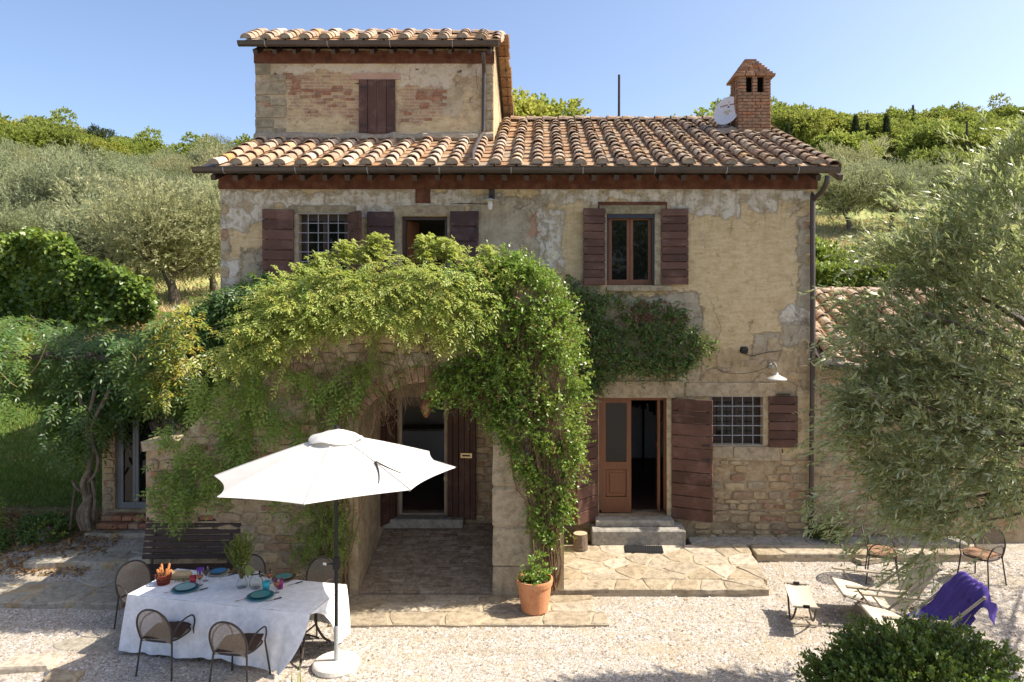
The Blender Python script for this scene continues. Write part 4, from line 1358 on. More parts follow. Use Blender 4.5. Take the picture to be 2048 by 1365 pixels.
b.add([inv(p_) for p_ in v], [(0, 1, 2, 3), (7, 6, 5, 4), (0, 4, 5, 1), (1, 5, 6, 2), (2, 6, 7, 3), (3, 7, 4, 0)])
aroof = b.build('roof', M['darkframe'], annex)
lay_tiles(aroof, AX0 + .24, 12, 0.36, -.40, AEZ + .06, ASL, 9, 0.36, lambda x, y: y < ARY, off=(7.2, 0.05, 0.1))
x = AX0 + .1
while x < AX1:
    o = link('ridge_tile', random.choice(COVERS), aroof)
    o.matrix_basis = Matrix.Translation(inv((x, ARY, ARZ + .05))) @ Euler((-0.04, random.uniform(-.05, .05), -math.pi / 2)).to_matrix().to_4x4()
    x += .40
b = MB()
b.tube([inv(p_) for p_ in ((AX0 + .12, -.06, AEZ + .12), (AX0 + .1, -.32, AEZ + .1), (AX0 + .25, -.40, AEZ + .06), (AX0 + .6, -.42, AEZ + .04))], [0.09, 0.11, 0.08, 0.05], 8)
b.build('mortar_fillet', M['mortar'], annex)
gt = gutter(AX0 + .05 - 7.2, AX1 - 7.2, -.46 - .05, AEZ - .1 + .04, 0.075, annex)
rail = empty('terrace_railing', 'thin rusty railing along the terrace behind the annex roof', 'railing', (7.2, 3.9, gz(7.2, 4.6)))
zt = 4.69 - 7 * 17.2 / FOC
b = MB(); b.tube([(-2.1, 0, zt - rail.location.z), (2.6, 0, zt - rail.location.z)], 0.018, 6); b.build('top_rail', M['railing'], rail)
for k in range(12):
    b = MB(); b.tube([(-2.05 + k * .42, 0, 0), (-2.05 + k * .42, 0, zt - rail.location.z)], 0.010, 5); b.build('baluster', M['railing'], rail)

# ------------------------------------------------------------------ porch with the arch and the stair landing over it
porch = empty('stone_porch', 'vine covered stone porch with brick arch and stair landing against the farmhouse', 'porch', (-1.8, -2.04, 0.03))
PO = Vector((-1.8, -2.04, 0.03))
def pin(p): return Vector(p) - PO
PY = -2.04
PS = FOC / (PY - CAMY)
def PPX(px): return (px - VPX) / PS
def PPZ(py): return CAMZ - (py - HZY) / PS
aL, aR = PPX(716), PPX(987)
aspr, acr = PPZ(842), PPZ(764)
acx = (aL + aR) / 2
hw = (aR - aL) / 2
ar = (hw * hw + (acr - aspr) ** 2) / (2 * (acr - aspr))
azc = acr - ar
a0 = math.asin(hw / ar)
arc = [(acx + ar * math.sin(t), azc + ar * math.cos(t)) for t in np.linspace(-a0, a0, 17)]
PXL, PXR = PPX(292), PPX(1128)
PTOP = 4.95
b = MB()
zb = -.1
outl = [(PXL, zb), (PXL, 2.25), (PXL + .45, 2.35), (-3.55, PTOP - .15), (-3.0, PTOP), (acx, PTOP)]
left = outl + [(acx, acr)] + arc[:9][::-1][1:] + [(aL, zb)]
right = [(acx, PTOP), (PXR - .62, PTOP), (PXR - .2, PTOP - .22), (PXR, PTOP - .75), (PXR, zb), (aR, zb)] + arc[8:][::-1]
for poly in (left, right): b.add([pin((x_, PY, z_)) for x_, z_ in poly], [tuple(range(len(poly)))[::-1]])
# the passage under the arch
ins = [(aL, zb)] + arc + [(aR, zb)]
for k in range(len(ins) - 1):
    b.add([pin((ins[k][0], PY, ins[k][1])), pin((ins[k + 1][0], PY, ins[k + 1][1])), pin((ins[k + 1][0], -.005, ins[k + 1][1])), pin((ins[k][0], -.005, ins[k][1]))], [(0, 1, 2, 3)])
top = outl[1:] + [(PXR - .62, PTOP), (PXR - .2, PTOP - .22), (PXR, PTOP - .75)]
for k in range(len(top) - 1):
    w_ = -.32
    b.add([pin((top[k][0], PY, top[k][1])), pin((top[k + 1][0], PY, top[k + 1][1])), pin((top[k + 1][0], PY + .3, top[k + 1][1])), pin((top[k][0], PY + .3, top[k][1]))], [(3, 2, 1, 0)])
    b.add([pin((top[k][0], PY + .3, top[k][1])), pin((top[k + 1][0], PY + .3, top[k + 1][1])), pin((top[k + 1][0], PY + .3, max(top[k + 1][1] - .95, 0))), pin((top[k][0], PY + .3, max(top[k][1] - .95, 0)))], [(0, 1, 2, 3)])
    b.add([pin((top[k][0], PY + .3, max(top[k][1] - .95, 0))), pin((top[k + 1][0], PY + .3, max(top[k + 1][1] - .95, 0))), pin((top[k + 1][0], -.005, max(top[k + 1][1] - .95, 0))), pin((top[k][0], -.005, max(top[k][1] - .95, 0)))], [(3, 2, 1, 0)])
b.add([pin((PXR, PY, zb)), pin((PXR, -.005, zb)), pin((PXR, -.005, PTOP - .75)), pin((PXR, PY, PTOP - .75))], [(0, 1, 2, 3)])
b.add([pin((PXL, PY, zb)), pin((PXL, -.3, zb)), pin((PXL, -.3, 2.25)), pin((PXL, PY, 2.25))], [(3, 2, 1, 0)])
pwall = b.build('wall', M['rubble'], porch)
# voussoirs of the arch
nv_ = 26
for k in range(nv_):
    t = -a0 + 2 * a0 * (k + .5) / nv_
    rr = ar + 0.12
    piece(random.choice(BRICKS), pwall, pin((acx + rr * math.sin(t), PY + .02, azc + rr * math.cos(t))), (2 * a0 * ar / nv_ - .014, 0.11, 0.25), (0, t, 0), 'brick')
# stones of the porch front
def porch_ok(x, z):
    d = math.hypot(x - acx, z - azc)
    if aL - .02 < x < aR + .02 and (z < aspr or d < ar + .27): return False
    if z > aspr - .1 and d < ar + .27 and abs(x - acx) < hw + .12: return False
    # below the slanting stair wall
    if x < -3.55 and z > 2.3 + max(0, (x - PXL - .45)) * 1.2 - .1: return False
    return x < PXR and x > PXL and z < PTOP - .1 and (x < PXR - .65 or z < PTOP - .9)
_n = 0
z = 0.05
while z < PTOP and _n < 285:
    h = random.uniform(0.09, 0.20) if z < 2.4 else random.uniform(0.13, 0.24); x = PXL + .02
    while x < PXR:
        l = random.uniform(0.18, 0.46) * (1 if z < 2.4 else 1.3)
        if porch_ok(x + l / 2, z + h / 2) and porch_ok(x + .02, z + h / 2) and porch_ok(x + l - .02, z + h / 2) and not (x > aR + .05 and z < 2.6) and random.random() < .92 and _n < 285:
            if random.random() < .10: piece(random.choice(BRICKS), pwall, pin((x + l / 2, PY, z + h / 2)), (min(l, .26) * .9, 0.06, 0.06), (0, random.uniform(-.05, .05), 0), 'brick')
            else: piece(random.choice(STONES), pwall, pin((x + l / 2, PY, z + h / 2)), (l * .93, 0.06, h * .92), (0, random.uniform(-.05, .05), 0), 'stone')
            _n += 1
        x += l
    z += h
# the dressed pillar at the right of the arch
z = 0.0
while z < 2.55:
    h = random.uniform(0.46, 0.70)
    w_ = random.uniform(0.54, 0.62)
    piece(random.choice(DRESS), pwall, pin((aR + w_ / 2 - .012, PY + .13, z + h / 2)), (w_, 0.34, h - .005), (0, random.uniform(-.008, .008), random.uniform(-.008, .008)), 'stone')
    z += h
# stone coping at the low end of the stair wall
for (px0, px1, zt_) in ((286, 347, 2.36),):
    piece(random.choice(GREYB), pwall, pin(((PPX(px0) + PPX(px1)) / 2, PY + .14, zt_)), (PPX(px1) - PPX(px0), 0.42, 0.16), (0, -.08, 0), 'coping')
# sloping brick floor of the passage
RZ0, RZ1 = 0.05, 0.50
b = MB()
b.add([pin((aL, PY - .02, RZ0 - .03)), pin((aR, PY - .02, RZ0 - .03)), pin((aR, -.01, RZ1 - .03)), pin((aL, -.01, RZ1 - .03))], [(0, 1, 2, 3)])
rampo = b.build('ramp', M['mortar'], porch)
ra = math.atan2(RZ1 - RZ0, -PY)
nr = 30
for r_ in range(nr):
    y_ = PY + (r_ + .5) * (-PY / nr)
    x = aL + random.uniform(-.12, 0)
    while x < aR - .03:
        l = random.uniform(0.20, 0.28)
        xa, xb = max(x, aL + .004), min(x + l, aR - .004)
        if xb - xa > .03:
            piece(random.choice(RAMPBR), rampo, pin(((xa + xb) / 2, y_, RZ0 + (y_ - PY) * math.tan(ra) - .012 + random.uniform(-.006, .006))), (xb - xa - .008, -PY / nr - .008, 0.05), (ra + random.uniform(-.03, .03), random.uniform(-.02, .02), random.uniform(-.02, .02)), 'brick')
        x += l
b = MB(); b.bbox(pin((FX(850), -.13, FZ(1040))), (1.45, 0.26, 0.16), 0.015, jit=.008); b.build('threshold', M['greystep'], porch)

# ------------------------------------------------------------------ low wing with the glass door at the left
wing = empty('left_wing', 'low stone wing with a grey framed glass door under the wisteria', 'wing', (-7.0, 0.0, 0.6))
WO = Vector((-7.0, 0.0, 0.6))
b = MB()
wx0, wx1, wz1 = FX(203), HX0 - .012, 3.35
gd = (FX(228), FX(352), FZ(1020), FZ(776))
wb = MB(); wall_grid(wb, wx0, wx1, 0.1, wz1, [gd], 0.02, 0.22)
wb.add([(wx0, .02, .1), (wx0, 4, .1), (wx0, 4, wz1), (wx0, .02, wz1)], [(0, 1, 2, 3)])
wb.add([(wx0 - .1, -.15, wz1), (wx1, -.15, wz1), (wx1, 4, wz1), (wx0 - .1, 4, wz1), (wx0 - .1, -.15, wz1 + .12), (wx1, -.15, wz1 + .12), (wx1, 4, wz1 + .12), (wx0 - .1, 4, wz1 + .12)], [(3, 2, 1, 0), (4, 5, 6, 7), (0, 1, 5, 4), (0, 4, 7, 3)])
wb.add([(wx0, 3.9, .1), (wx1, 3.9, .1), (wx1, 3.9, wz1), (wx0, 3.9, wz1)], [(3, 2, 1, 0)])
wb.v = [tuple(Vector(p_) - WO) for p_ in wb.v]
ww = wb.build('wall', M['rubble'], wing)
x0, x1, z0, z1 = gd
b = MB(); frame_bars(b, x0, x1, z0, z1, 0.12, 0.065, 0.07); b.v = [tuple(Vector(p_) - WO) for p_ in b.v]
gdo = b.build('glass_door', M['greyframe'], wing)
xm = FX(266)
for (xa, xb) in ((x0 + .065, xm), (xm, x1 - .065)):
    b = MB(); frame_bars(b, xa + .003, xb - .003, z0 + .065, z1 - .065, 0.11, 0.05, 0.05); b.v = [tuple(Vector(p_) - WO) for p_ in b.v]; b.build('sash', M['greyframe'], gdo)
    b = MB(); b.box(((xa + xb) / 2, .12, (z0 + z1) / 2), (xb - xa - .09, .008, z1 - z0 - .2)); b.v = [tuple(Vector(p_) - WO) for p_ in b.v]; b.build('pane', M['glass'], gdo)
z = 0.6
while z < 3.0:
    h = random.uniform(.09, .18)
    x = wx0 + .02
    while x < x0 - .05:
        l = random.uniform(.10, .24)
        piece(random.choice(STONES), ww, Vector((min(x + l / 2, x0 - .06), .02, z + h / 2)) - WO, (l * .9, .05, h * .9), name='stone'); x += l
    z += h

# ------------------------------------------------------------------ paving
def flag_poly(pts, z, mat='flag', th=0.07, bev=0.018, tilt=None, sub=3):
    """One irregular flagstone: its outline in x,y with slightly wavy edges, chipped rim."""
    out = []
    n = len(pts)
    for k in range(n):
        a, b_ = Vector((*pts[k], 0)), Vector((*pts[(k + 1) % n], 0))
        for q in range(sub):
            p_ = a.lerp(b_, q / sub)
            if q: p_ += Vector((random.uniform(-.012, .012), random.uniform(-.012, .012), 0))
            out.append(p_)
    c = sum(out, Vector()) / len(out)
    # rounded corners
    for k in range(0, len(out), sub): out[k] = out[k].lerp(c, 0.07)
    m_ = len(out)
    zf = tilt or (lambda x, y: z)
    vs_ = []
    for p_ in out: vs_.append((p_.x - c.x, p_.y - c.y, zf(p_.x, p_.y) - th - zf(c.x, c.y)))
    for p_ in out: vs_.append((p_.x - c.x, p_.y - c.y, zf(p_.x, p_.y) - bev * .8 - zf(c.x, c.y)))
    for p_ in out:
        q = p_ + (c - p_).normalized() * bev
        vs_.append((q.x - c.x, q.y - c.y, zf(p_.x, p_.y) + random.uniform(-.004, .003) - zf(c.x, c.y)))
    fs = [tuple(range(2 * m_, 3 * m_))]
    for k in range(m_):
        j = (k + 1) % m_
        fs += [(k, j, m_ + j, m_ + k), (m_ + k, m_ + j, 2 * m_ + j, 2 * m_ + k)]
    b = MB(); b.add(vs_, fs)
    me_ = b.mesh('flagstone', M[mat])
    return me_, Vector((c.x, c.y, zf(c.x, c.y)))


def clip_half(poly, nx, ny, c):
    """Keeps the part of a convex polygon where nx*x + ny*y <= c."""
    out = []
    n = len(poly)
    for i in range(n):
        p_, q_ = poly[i], poly[(i + 1) % n]
        dp, dq = nx * p_[0] + ny * p_[1] - c, nx * q_[0] + ny * q_[1] - c
        if dp <= 0: out.append(p_)
        if dp * dq < 0:
            t = dp / (dp - dq)
            out.append((p_[0] + (q_[0] - p_[0]) * t, p_[1] + (q_[1] - p_[1]) * t))
    return out


def paved(name, label, rects, tilt, mat='flag', gap=0.019, th=0.07, bedm='sandmortar', squash=1.35):
    """rects: (x0, x1, y0, y1, number of stones); irregular flags, each an object, set in a bed."""
    bed = MB()
    for r_ in rects:
        q = [(r_[0] + .03, r_[2] + .03), (r_[1] - .03, r_[2] + .03), (r_[1] - .03, r_[3]), (r_[0] + .03, r_[3])]
        bed.add([(x_, y_, tilt(x_, y_) - .013) for x_, y_ in q] + [(x_, y_, -.3) for x_, y_ in q], [(0, 1, 2, 3), (0, 4, 5, 1), (1, 5, 6, 2), (2, 6, 7, 3), (3, 7, 4, 0)])
    root = tag(bed.build(name, M[bedm]), label, kind='structure')
    for (x0, x1, y0, y1, n) in rects:
        seeds = []
        for k in range(n):
            best, bd = None, -1
            for q in range(7):
                c = (random.uniform(x0, x1), random.uniform(y0, y1))
                d = min([math.hypot((c[0] - s_[0]) / squash, c[1] - s_[1]) for s_ in seeds], default=9)
                if d > bd: best, bd = c, d
            seeds.append(best)
        for i, s_ in enumerate(seeds):
            e = lambda: random.uniform(0, .035)
            poly = [(x0 + e(), y0 + e()), (x1 - e(), y0 + e()), (x1 - e(), y1), (x0 + e(), y1)]
            for j, t_ in enumerate(seeds):
                if i == j: continue
                dx, dy = (t_[0] - s_[0]) / squash ** 2, t_[1] - s_[1]
                l = math.hypot(dx, dy)
                mx, my = (s_[0] + t_[0]) / 2, (s_[1] + t_[1]) / 2
                poly = clip_half(poly, dx / l, dy / l, (dx * mx + dy * my) / l - gap / 2)
                if len(poly) < 3: break
            if len(poly) < 3: continue
            # drop very short edges
            pl = [p_ for k, p_ in enumerate(poly) if math.hypot(p_[0] - poly[k - 1][0], p_[1] - poly[k - 1][1]) > .035]
            if len(pl) < 3: continue
            me_, c = flag_poly(pl, 0, mat, th, tilt=tilt)
            link('flagstone', me_, root, c)
    return root


M['sandmortar'] = pm('sandy_joint', [(0.33, 0.26, 0.17), (0.48, 0.40, 0.285)], 9, 0.95, 0.1, 0.5, 50)
tz = lambda x, y: 0.285 + (y + .45) * 0.105
paved('terrace_paving', 'raised honey coloured flagstone terrace before the entrance', [(PXR - .30, 3.55, -2.06, -1.72, 7), (PXR - .02, 3.62, -1.74, -.50, 27)], tz)
tz2 = lambda x, y: 0.27 + (y + .45) * 0.08
paved('path', 'narrow flagstone path along the right part of the facade', [(3.66, 7.6, -.86, -.46, 6)], tz2)
tz3 = lambda x, y: 0.265
paved('drain_strip', 'grey stone strip along the wall foot', [(2.62, 7.6, -.455, -.02, 16)], tz3, mat='greystep', th=.05)
tz4 = lambda x, y: 0.045
paved('lower_paving', 'flagstone row in front of the porch arch', [(-3.05, .96, -3.10, -2.66, 6), (-2.97, .80, -2.67, -2.07, 12)], tz4)

# entrance steps
st = empty('entrance_steps', 'two grey stone steps in front of the open entrance door', 'steps', (FX(1270), -.26, 0.26))
b = MB(); b.bbox((0, 0, 0.135), (1.66, 0.52, 0.275), 0.02, jit=.005); b.build('step', M['greystep'], st)
b = MB(); b.bbox((-0.04, 0.09, 0.325), (1.42, 0.30, 0.11), 0.02, jit=.005); b.build('step', M['greystep'], st)
mat_ = empty('doormat', 'black ribbed rubber doormat in front of the entrance steps', 'doormat', (FX(1286) * .955, -.70, tz(1.8, -.70) + .004), R(-3))
mat_.rotation_euler = (math.atan(.105), 0, R(-3))
b = MB(); b.bbox((0, 0, 0.008), (0.66, 0.26, 0.014), 0.004); b.build('base', M['rubber'], mat_)
for k in range(17):
    b = MB(); b.box((-.31 + k * .0388, 0, 0.019), (0.016, 0.24, 0.012)); b.build('rib', M['rubber'], mat_)
lg = empty('log_stump', 'short cut log standing on the terrace beside the entrance steps', 'log', (0.66, -.66, tz(.66, -.66)))
b = MB(); b.lathe([(0.135, 0), (0.128, .05), (0.122, .27)], 14); b.build('bark', M['log'], lg)
b = MB(); b.lathe([(0.001, .275), (0.06, .276), (0.121, .272)], 14); b.build('cut_face', M['logend'], lg)

# old steps at the left
def lz(x, y): return 0
b = MB()
for rects, zt_ in (([(-9.6, -6.25, -2.52, -1.42, 10)], .115), ([(-8.55, -6.30, -1.44, -.55, 6)], .30), ([(-8.1, -6.4, -.56, -.22, 3)], .46)):
    f = (lambda zt_: (lambda x, y: zt_ + (y + 2.0) * .02 + .010 * math.sin(x * 5 + y * 3)))(zt_)
    paved('stone_steps', 'worn lichened stone steps rising at the left', rects, f, mat='lichen', gap=.014, th=.14, bedm='rubble')
dst = empty('door_steps', 'two brick steps below the grey glass door', 'steps', (-7.4, -.10, .5))
for k, (zz, yy) in enumerate(((.10, -.12), (.20, .02))):
    for q in range(6):
        piece(random.choice(BRICKS), dst, (-.48 + q * .19, yy - .02, zz - .05), (.182, .24, .09), (0, 0, random.uniform(-.02, .02)), 'brick')
for (x, y, z, s) in ((-6.55, -1.25, .34, (.5, .42, .34)), (-6.2, -.95, .62, (.55, .4, .3)), (-8.9, -.5, .55, (.55, .35, .3))):
    bo = MB(); bo.bbox((0, 0, 0), s, .07, jit=.045)
    o = bo.build('boulder', M['lichen'], None, (x, y, z - .12), (0, 0, random.uniform(-.2, .2)))
    lab = {-6.55: 'dark square stone block on the worn steps left of the bench', -6.2: 'weathered stone block against the porch wall above the steps', -8.9: 'grey boulder among fallen leaves below the wisteria trunk'}[x]
    tag(o, lab, 'stone')
for (px, py, s) in ((60, 1330, .34), (128, 1356, .22)):
    c = G(px, py, .02)
    bo = MB(); bo.bbox((0, 0, 0), (s * 1.8, s, .12), .03, jit=.02)
    tag(bo.build('edging_stone', M['flag'], None, c, (0, 0, random.uniform(-.2, .2))), 'flat pale stone sunk in the gravel at the bottom left corner' if px == 60 else 'small flat stone at the bottom edge left of the chairs', 'stone')
c = G(165, 1288, .0)
b = MB(); b.lathe([(0.001, .012), (.36, .010), (.40, -.01)], 20); o = b.build('drain_cover', M['lichen'], None, c); o.scale = (1, .55, 1)
tag(o, 'flat oval stone cover sunk in the gravel left of the table', 'cover')

# ------------------------------------------------------------------ things on the house
lamp = empty('wall_lamp', 'white enamel barn lamp on a curved arm right of the entrance', 'lamp', W(1540, 733, 0))
lo = lamp.location
s1 = W(1553, 748, -.34) - lo
b = MB(); b.lathe([(0.001, 0), (.055, 0.0), (.06, .02), (.04, .05), (.001, .055)], 14); b.v = [(x_, -z_, y_) for x_, y_, z_ in b.v]; b.build('wall_plate', M['patina'], lamp)
b = MB(); b.tube(smooth_curve([(0, -.03, 0), (.03, -.12, .06), (s1.x - .02, -.26, .085), (s1.x, -.33, .03), (s1.x, -.34, -.06)], 5), .013, 8); b.build('arm', M['patina'], lamp)
b = MB(); b.lathe([(.025, .085), (.035, .05), (.06, .03), (.165, -.02), (.185, -.045), (.178, -.043), (.06, .018), (.02, .04)], 24, s1 + Vector((0, 0, -.06))); b.build('shade', M['enamel'], lamp, smooth=True)
b = MB(); b.lathe([(.001, -.07), (.03, -.055), (.035, -.02), (.02, .02)], 12, s1 + Vector((0, 0, -.06))); b.build('bulb', M['enamel'], lamp, smooth=True)
lamp2 = empty('wall_lamp', 'white disc lamp on a black bracket high under the eaves right of the balcony door', 'lamp', W(984, 392, 0))
b = MB(); b.box((0, -.05, .02), (.10, .10, .17)); b.build('bracket', M['iron'], lamp2)
b = MB(); b.lathe([(.03, .03), (.05, .015), (.16, -.015), (.165, -.022), (.155, -.02), (.03, .005)], 24, (-.02, -.20, -.10)); b.build('shade', M['enamel'], lamp2, smooth=True)
b = MB(); b.lathe([(.001, -.19), (.035, -.17), (.045, -.10), (.04, -.02)], 12, (-.02, -.20, -.10)); b.build('glass_cover', M['dish'], lamp2, smooth=True)
b = MB(); b.tube([(0, -.08, .0), (-.02, -.2, -.06)], .015, 6); b.build('arm', M['iron'], lamp2)
fl = empty('floodlight', 'small black floodlight on the facade above the entrance lamp', 'light', W(1485, 700, 0))
b = MB(); b.bbox((0, -.10, 0), (.13, .10, .11), .015, Euler((.4, 0, .2)).to_matrix()); b.build('housing', M['black'], fl)
b = MB(); b.tube([(0, 0, -.02), (0, -.08, -.04)], .02, 6); b.build('bracket', M['black'], fl)
pl = empty('porch_lantern', 'onion shaped amber lantern hanging under the porch arch', 'lantern', W(852, 836, -1.25))
zt_ = W(852, 760, -1.25).z - pl.location.z
b = MB(); b.lathe([(.001, 0), (.03, .01), (.06, .06), (.095, .15), (.105, .21), (.085, .27), (.045, .31), (.04, .34)], 16); b.build('glass_body', M['amber'], pl, smooth=True)
b = MB()
for k in range(8):
    a = k * math.pi / 4
    b.tube([(r_ * math.cos(a), r_ * math.sin(a), z_) for r_, z_ in ((.008, 0), (.064, .06), (.10, .15), (.109, .21), (.089, .27), (.047, .31))], .004, 4)
b.build('wire_cage', M['iron'], pl)
b = MB(); b.lathe([(.05, .33), (.045, .36), (.01, .38)], 12); b.tube([(0, 0, .37), (0, 0, zt_)], .004, 4); b.build('chain', M['iron'], pl)

# satellite dish
dc = W(1454, 222, 2.9)
dz = EAVEZ + SLOPE * (2.9 - EAVEY) + .08
ds = empty('satellite_dish', 'grey white satellite dish with faded red print beside the chimney', 'satellite dish', (dc.x + .05, 3.0, dz))
dcl = dc - ds.location
tilt = Euler((R(73), 0, R(-44))).to_matrix()
b = MB()
n = 28
prof = [(0.001, -.045), (.12, -.04), (.22, -.022), (.30, .002), (.325, .012), (.33, .008), (.30, -.010), (.12, -.052), (.001, -.058)]
b.lathe(prof, n)
b.v = [tuple(tilt @ Vector((x_, y_ * 1.05, z_)) + dcl) for x_, y_, z_ in b.v]
b.build('reflector', M['dish'], ds, smooth=True)
def dish_mark(x0, x1, y0, y1, mat, nm):
    b = MB()
    k = 6
    vs_ = []
    for i in range(k + 1):
        xx = x0 + (x1 - x0) * i / k
        for yy in (y0, y1):
            yy2 = yy - .6 * (xx) ** 2
            rr = math.hypot(xx, yy2)
            zz = np.interp(rr, [0, .12, .22, .30, .325], [-.045, -.04, -.022, .002, .012]) + .006
            vs_.append(tilt @ Vector((xx, yy2, zz)) + dcl)
    b.add(vs_, [(2 * i, 2 * i + 2, 2 * i + 3, 2 * i + 1) for i in range(k)])
    b.build(nm, mat, ds)
for q in range(9):
    x0 = -.20 + q * .046
    if q == 4: continue
    dish_mark(x0, x0 + .036, .145, .175, M['dishred'], 'printed_mark')
dish_mark(-.015, .015, .20, .235, M['dishyel'], 'printed_mark')
dish_mark(-.02, .02, .095, .13, M['black'], 'printed_mark')
for (q0, q1, q2, q3) in ((-.08, -.02, -.03, .03), (.0, .06, -.02, .035), (-.03, .03, -.075, -.04), (-.11, -.085, -.005, .02), (.07, .10, .0, .02)): dish_mark(q0, q1, q2, q3, M['dishyel'], 'printed_mark')
b = MB(); b.tube([dcl + tilt @ Vector((0, 0, -.06)), dcl + Vector((.10, .18, -.12)), (0.02, .05, 0)], .022, 8); b.build('mast', M['iron'], ds)
# black sheet of flashing under the dish
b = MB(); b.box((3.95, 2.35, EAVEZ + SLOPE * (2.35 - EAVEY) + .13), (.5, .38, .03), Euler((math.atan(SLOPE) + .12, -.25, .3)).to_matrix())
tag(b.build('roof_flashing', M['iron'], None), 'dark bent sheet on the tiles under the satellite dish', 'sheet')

pole = empty('utility_pole', 'slim dark pole rising behind the roof ridge', 'pole', (W(1237, 200, 10.5).x, 10.5, gz(2.5, 10.5)))
b = MB(); b.tube([(0, 0, 0), (0.02, 0, W(0, 150, 10.5).z - pole.location.z)], [.055, .038], 8); b.build('shaft', M['deadwood'], pole)

# ------------------------------------------------------------------ bench
bench = empty('park_bench', 'dark brown slatted bench against the porch wall behind the table', 'bench', (W(372, 1100, -2.32).x, -2.37, 0.10), R(1.5))
SZ = .475
for k in range(6):
    b = MB(); b.bbox((0, .16 - k * .075 - .02, SZ - .012 * abs(2 - k) * .5), (1.46 + .02 * (k % 2), .062, .03), .006, jit=.002); b.build('seat_slat', M['bench'], bench)
for k in range(7):
    b = MB(); b.bbox((0, .20 + .022 * k, SZ + .10 + k * .088), (1.46, .026, .066), .006, Euler((-.22, 0, 0)).to_matrix(), jit=.002); b.build('back_slat', M['bench'], bench)
for sx in (-1, 1):
    b = MB(); b.tube([(sx * .58, .235, SZ - .45), (sx * .58, .19, SZ), (sx * .58, .37, SZ + .70)], .024, 6); b.build('back_leg', M['iron'], bench)
    b = MB(); b.tube([(sx * .58, -.22, SZ - .47), (sx * .58, -.20, SZ - .03), (sx * .58, .2, SZ - .03)], .022, 6); b.build('front_leg', M['iron'], bench)

# ------------------------------------------------------------------ dining table and cloth
TA = math.atan2(-.57, 2.55)
TC = Vector((-4.05, -3.63, 0))
TL, TW_, TH = 2.62, .90, .755
tab = empty('dining_table', 'long outdoor dining table with curved iron legs under the white cloth', 'table', TC, TA)
b = MB(); b.bbox((0, 0, TH - .022), (TL - .01, TW_ - .01, .035), .006); b.build('tabletop', M['palewood'], tab)
for sx in (-1, 1):
    for sy in (-1, 1):
        b = MB()
        b.tube(smooth_curve([(sx * 1.05, sy * .36, TH - .04), (sx * 1.03, sy * .20, .52), (sx * 1.05, sy * .14, .35), (sx * 1.09, sy * .26, .12), (sx * 1.12, sy * .38, .01)], 5), .016, 8)
        b.build('leg', M['chair'], tab)
    b = MB(); b.tube([(sx * 1.05, -.15, .34), (sx * 1.05, .15, .34)], .012, 6); b.tube(smooth_curve([(sx * 1.05, -.22, .12), (sx * .9, 0, .25), (sx * 1.05, .22, .12)], 4), .012, 6); b.build('stretcher', M['chair'], tab)
# cloth: top and drapes in one sheet, the front right corner pulled aside
b = MB()
nx, ny = 66, 24
hx, hy, zc = TL / 2 + .012, TW_ / 2 + .012, TH + .012
random.seed(3)
def fold(u, s=1.0): return .022 * math.sin(u * 7.3 + 1.1) + .016 * math.sin(u * 15.7 + .4) + .010 * math.sin(u * 29 + 2)
vs_, fs = [], []
for i in range(nx + 1):
    for j in range(ny + 1):
        x_, y_ = -hx + 2 * hx * i / nx, -hy + 2 * hy * j / ny
        ex = min(hx - abs(x_), hy - abs(y_))
        z_ = zc + .002 * math.sin(x_ * 9) * math.sin(y_ * 11) - (.008 if ex < 1e-6 else 0) + .004 * (abs((x_ * 1.9) % 1 - .5) < .03)
        vs_.append((x_, y_, z_)); 
for i in range(nx):
    for j in range(ny):
        k = i * (ny + 1) + j
        fs.append((k, k + ny + 1, k + ny + 2, k + 1))
b.add(vs_, fs)
def drape(edge, outv, n, drop, flare, b):
    """edge(u) -> x,y along a side; drop(u) length, flare(u) sideways pull of the hem."""
    m_ = 16
    vs_, fs = [], []
    for i in range(n + 1):
        u = i / n
        ex, ey = edge(u)
        for j in range(m_ + 1):
            t = j / m_
            amp = t ** 1.3
            f = fold(u * drape.L + drape.ph) * amp * 1.0
            off = .004 + .05 * t + f + .03 * math.sin(math.pi * t) * .3
            sx, sy = flare(u, t)
            vs_.append((ex + outv[0] * off + sx, ey + outv[1] * off + sy, zc - .008 - drop(u) * t + .004 * math.sin(u * 60) * t))
    for i in range(n):
        for j in range(m_):
            k = i * (m_ + 1) + j
            fs.append((k, k + m_ + 1, k + m_ + 2, k + 1))
    b.add(vs_, fs)
drape.L, drape.ph = 2.6, 0
drape(lambda u: (-hx + 2 * hx * u, -hy), (0, -1), 70, lambda u: .70 + .02 * math.sin(u * 9) - .0 * u, lambda u, t: (-.04 * t * (1 - u) - .34 * t * t * max(0, (u - .80) / .20) ** 1.5 * .9 - .02 * t, -.10 * t * max(0, (u - .75) / .25)), b)
drape.L, drape.ph = .9, 3
drape(lambda u: (-hx, hy - 2 * hy * u), (-1, 0), 26, lambda u: .66 + .03 * math.sin(u * 7), lambda u, t: (0, -.06 * t * u), b)
drape.ph = 5
drape(lambda u: (hx, -hy + 2 * hy * u), (1, 0), 30, lambda u: .12 + .52 * min(1, u / .42), lambda u, t: (.02 * t, .40 * t * max(0, 1 - u / .55)), b)
drape.L, drape.ph = 2.6, 8
drape(lambda u: (hx - 2 * hx * u, hy), (0, 1), 60, lambda u: .55 + .02 * math.sin(u * 8), lambda u, t: (0, 0), b)
cl = b.build('tablecloth', M['cloth'], None, TC, (0, 0, TA), smooth=True)
tag(cl, 'long white tablecloth hanging to the gravel over the dining table', 'tablecloth')
TOPZ = zc + .005


def on_table(px, py, z=TOPZ): return G(px, py, z)


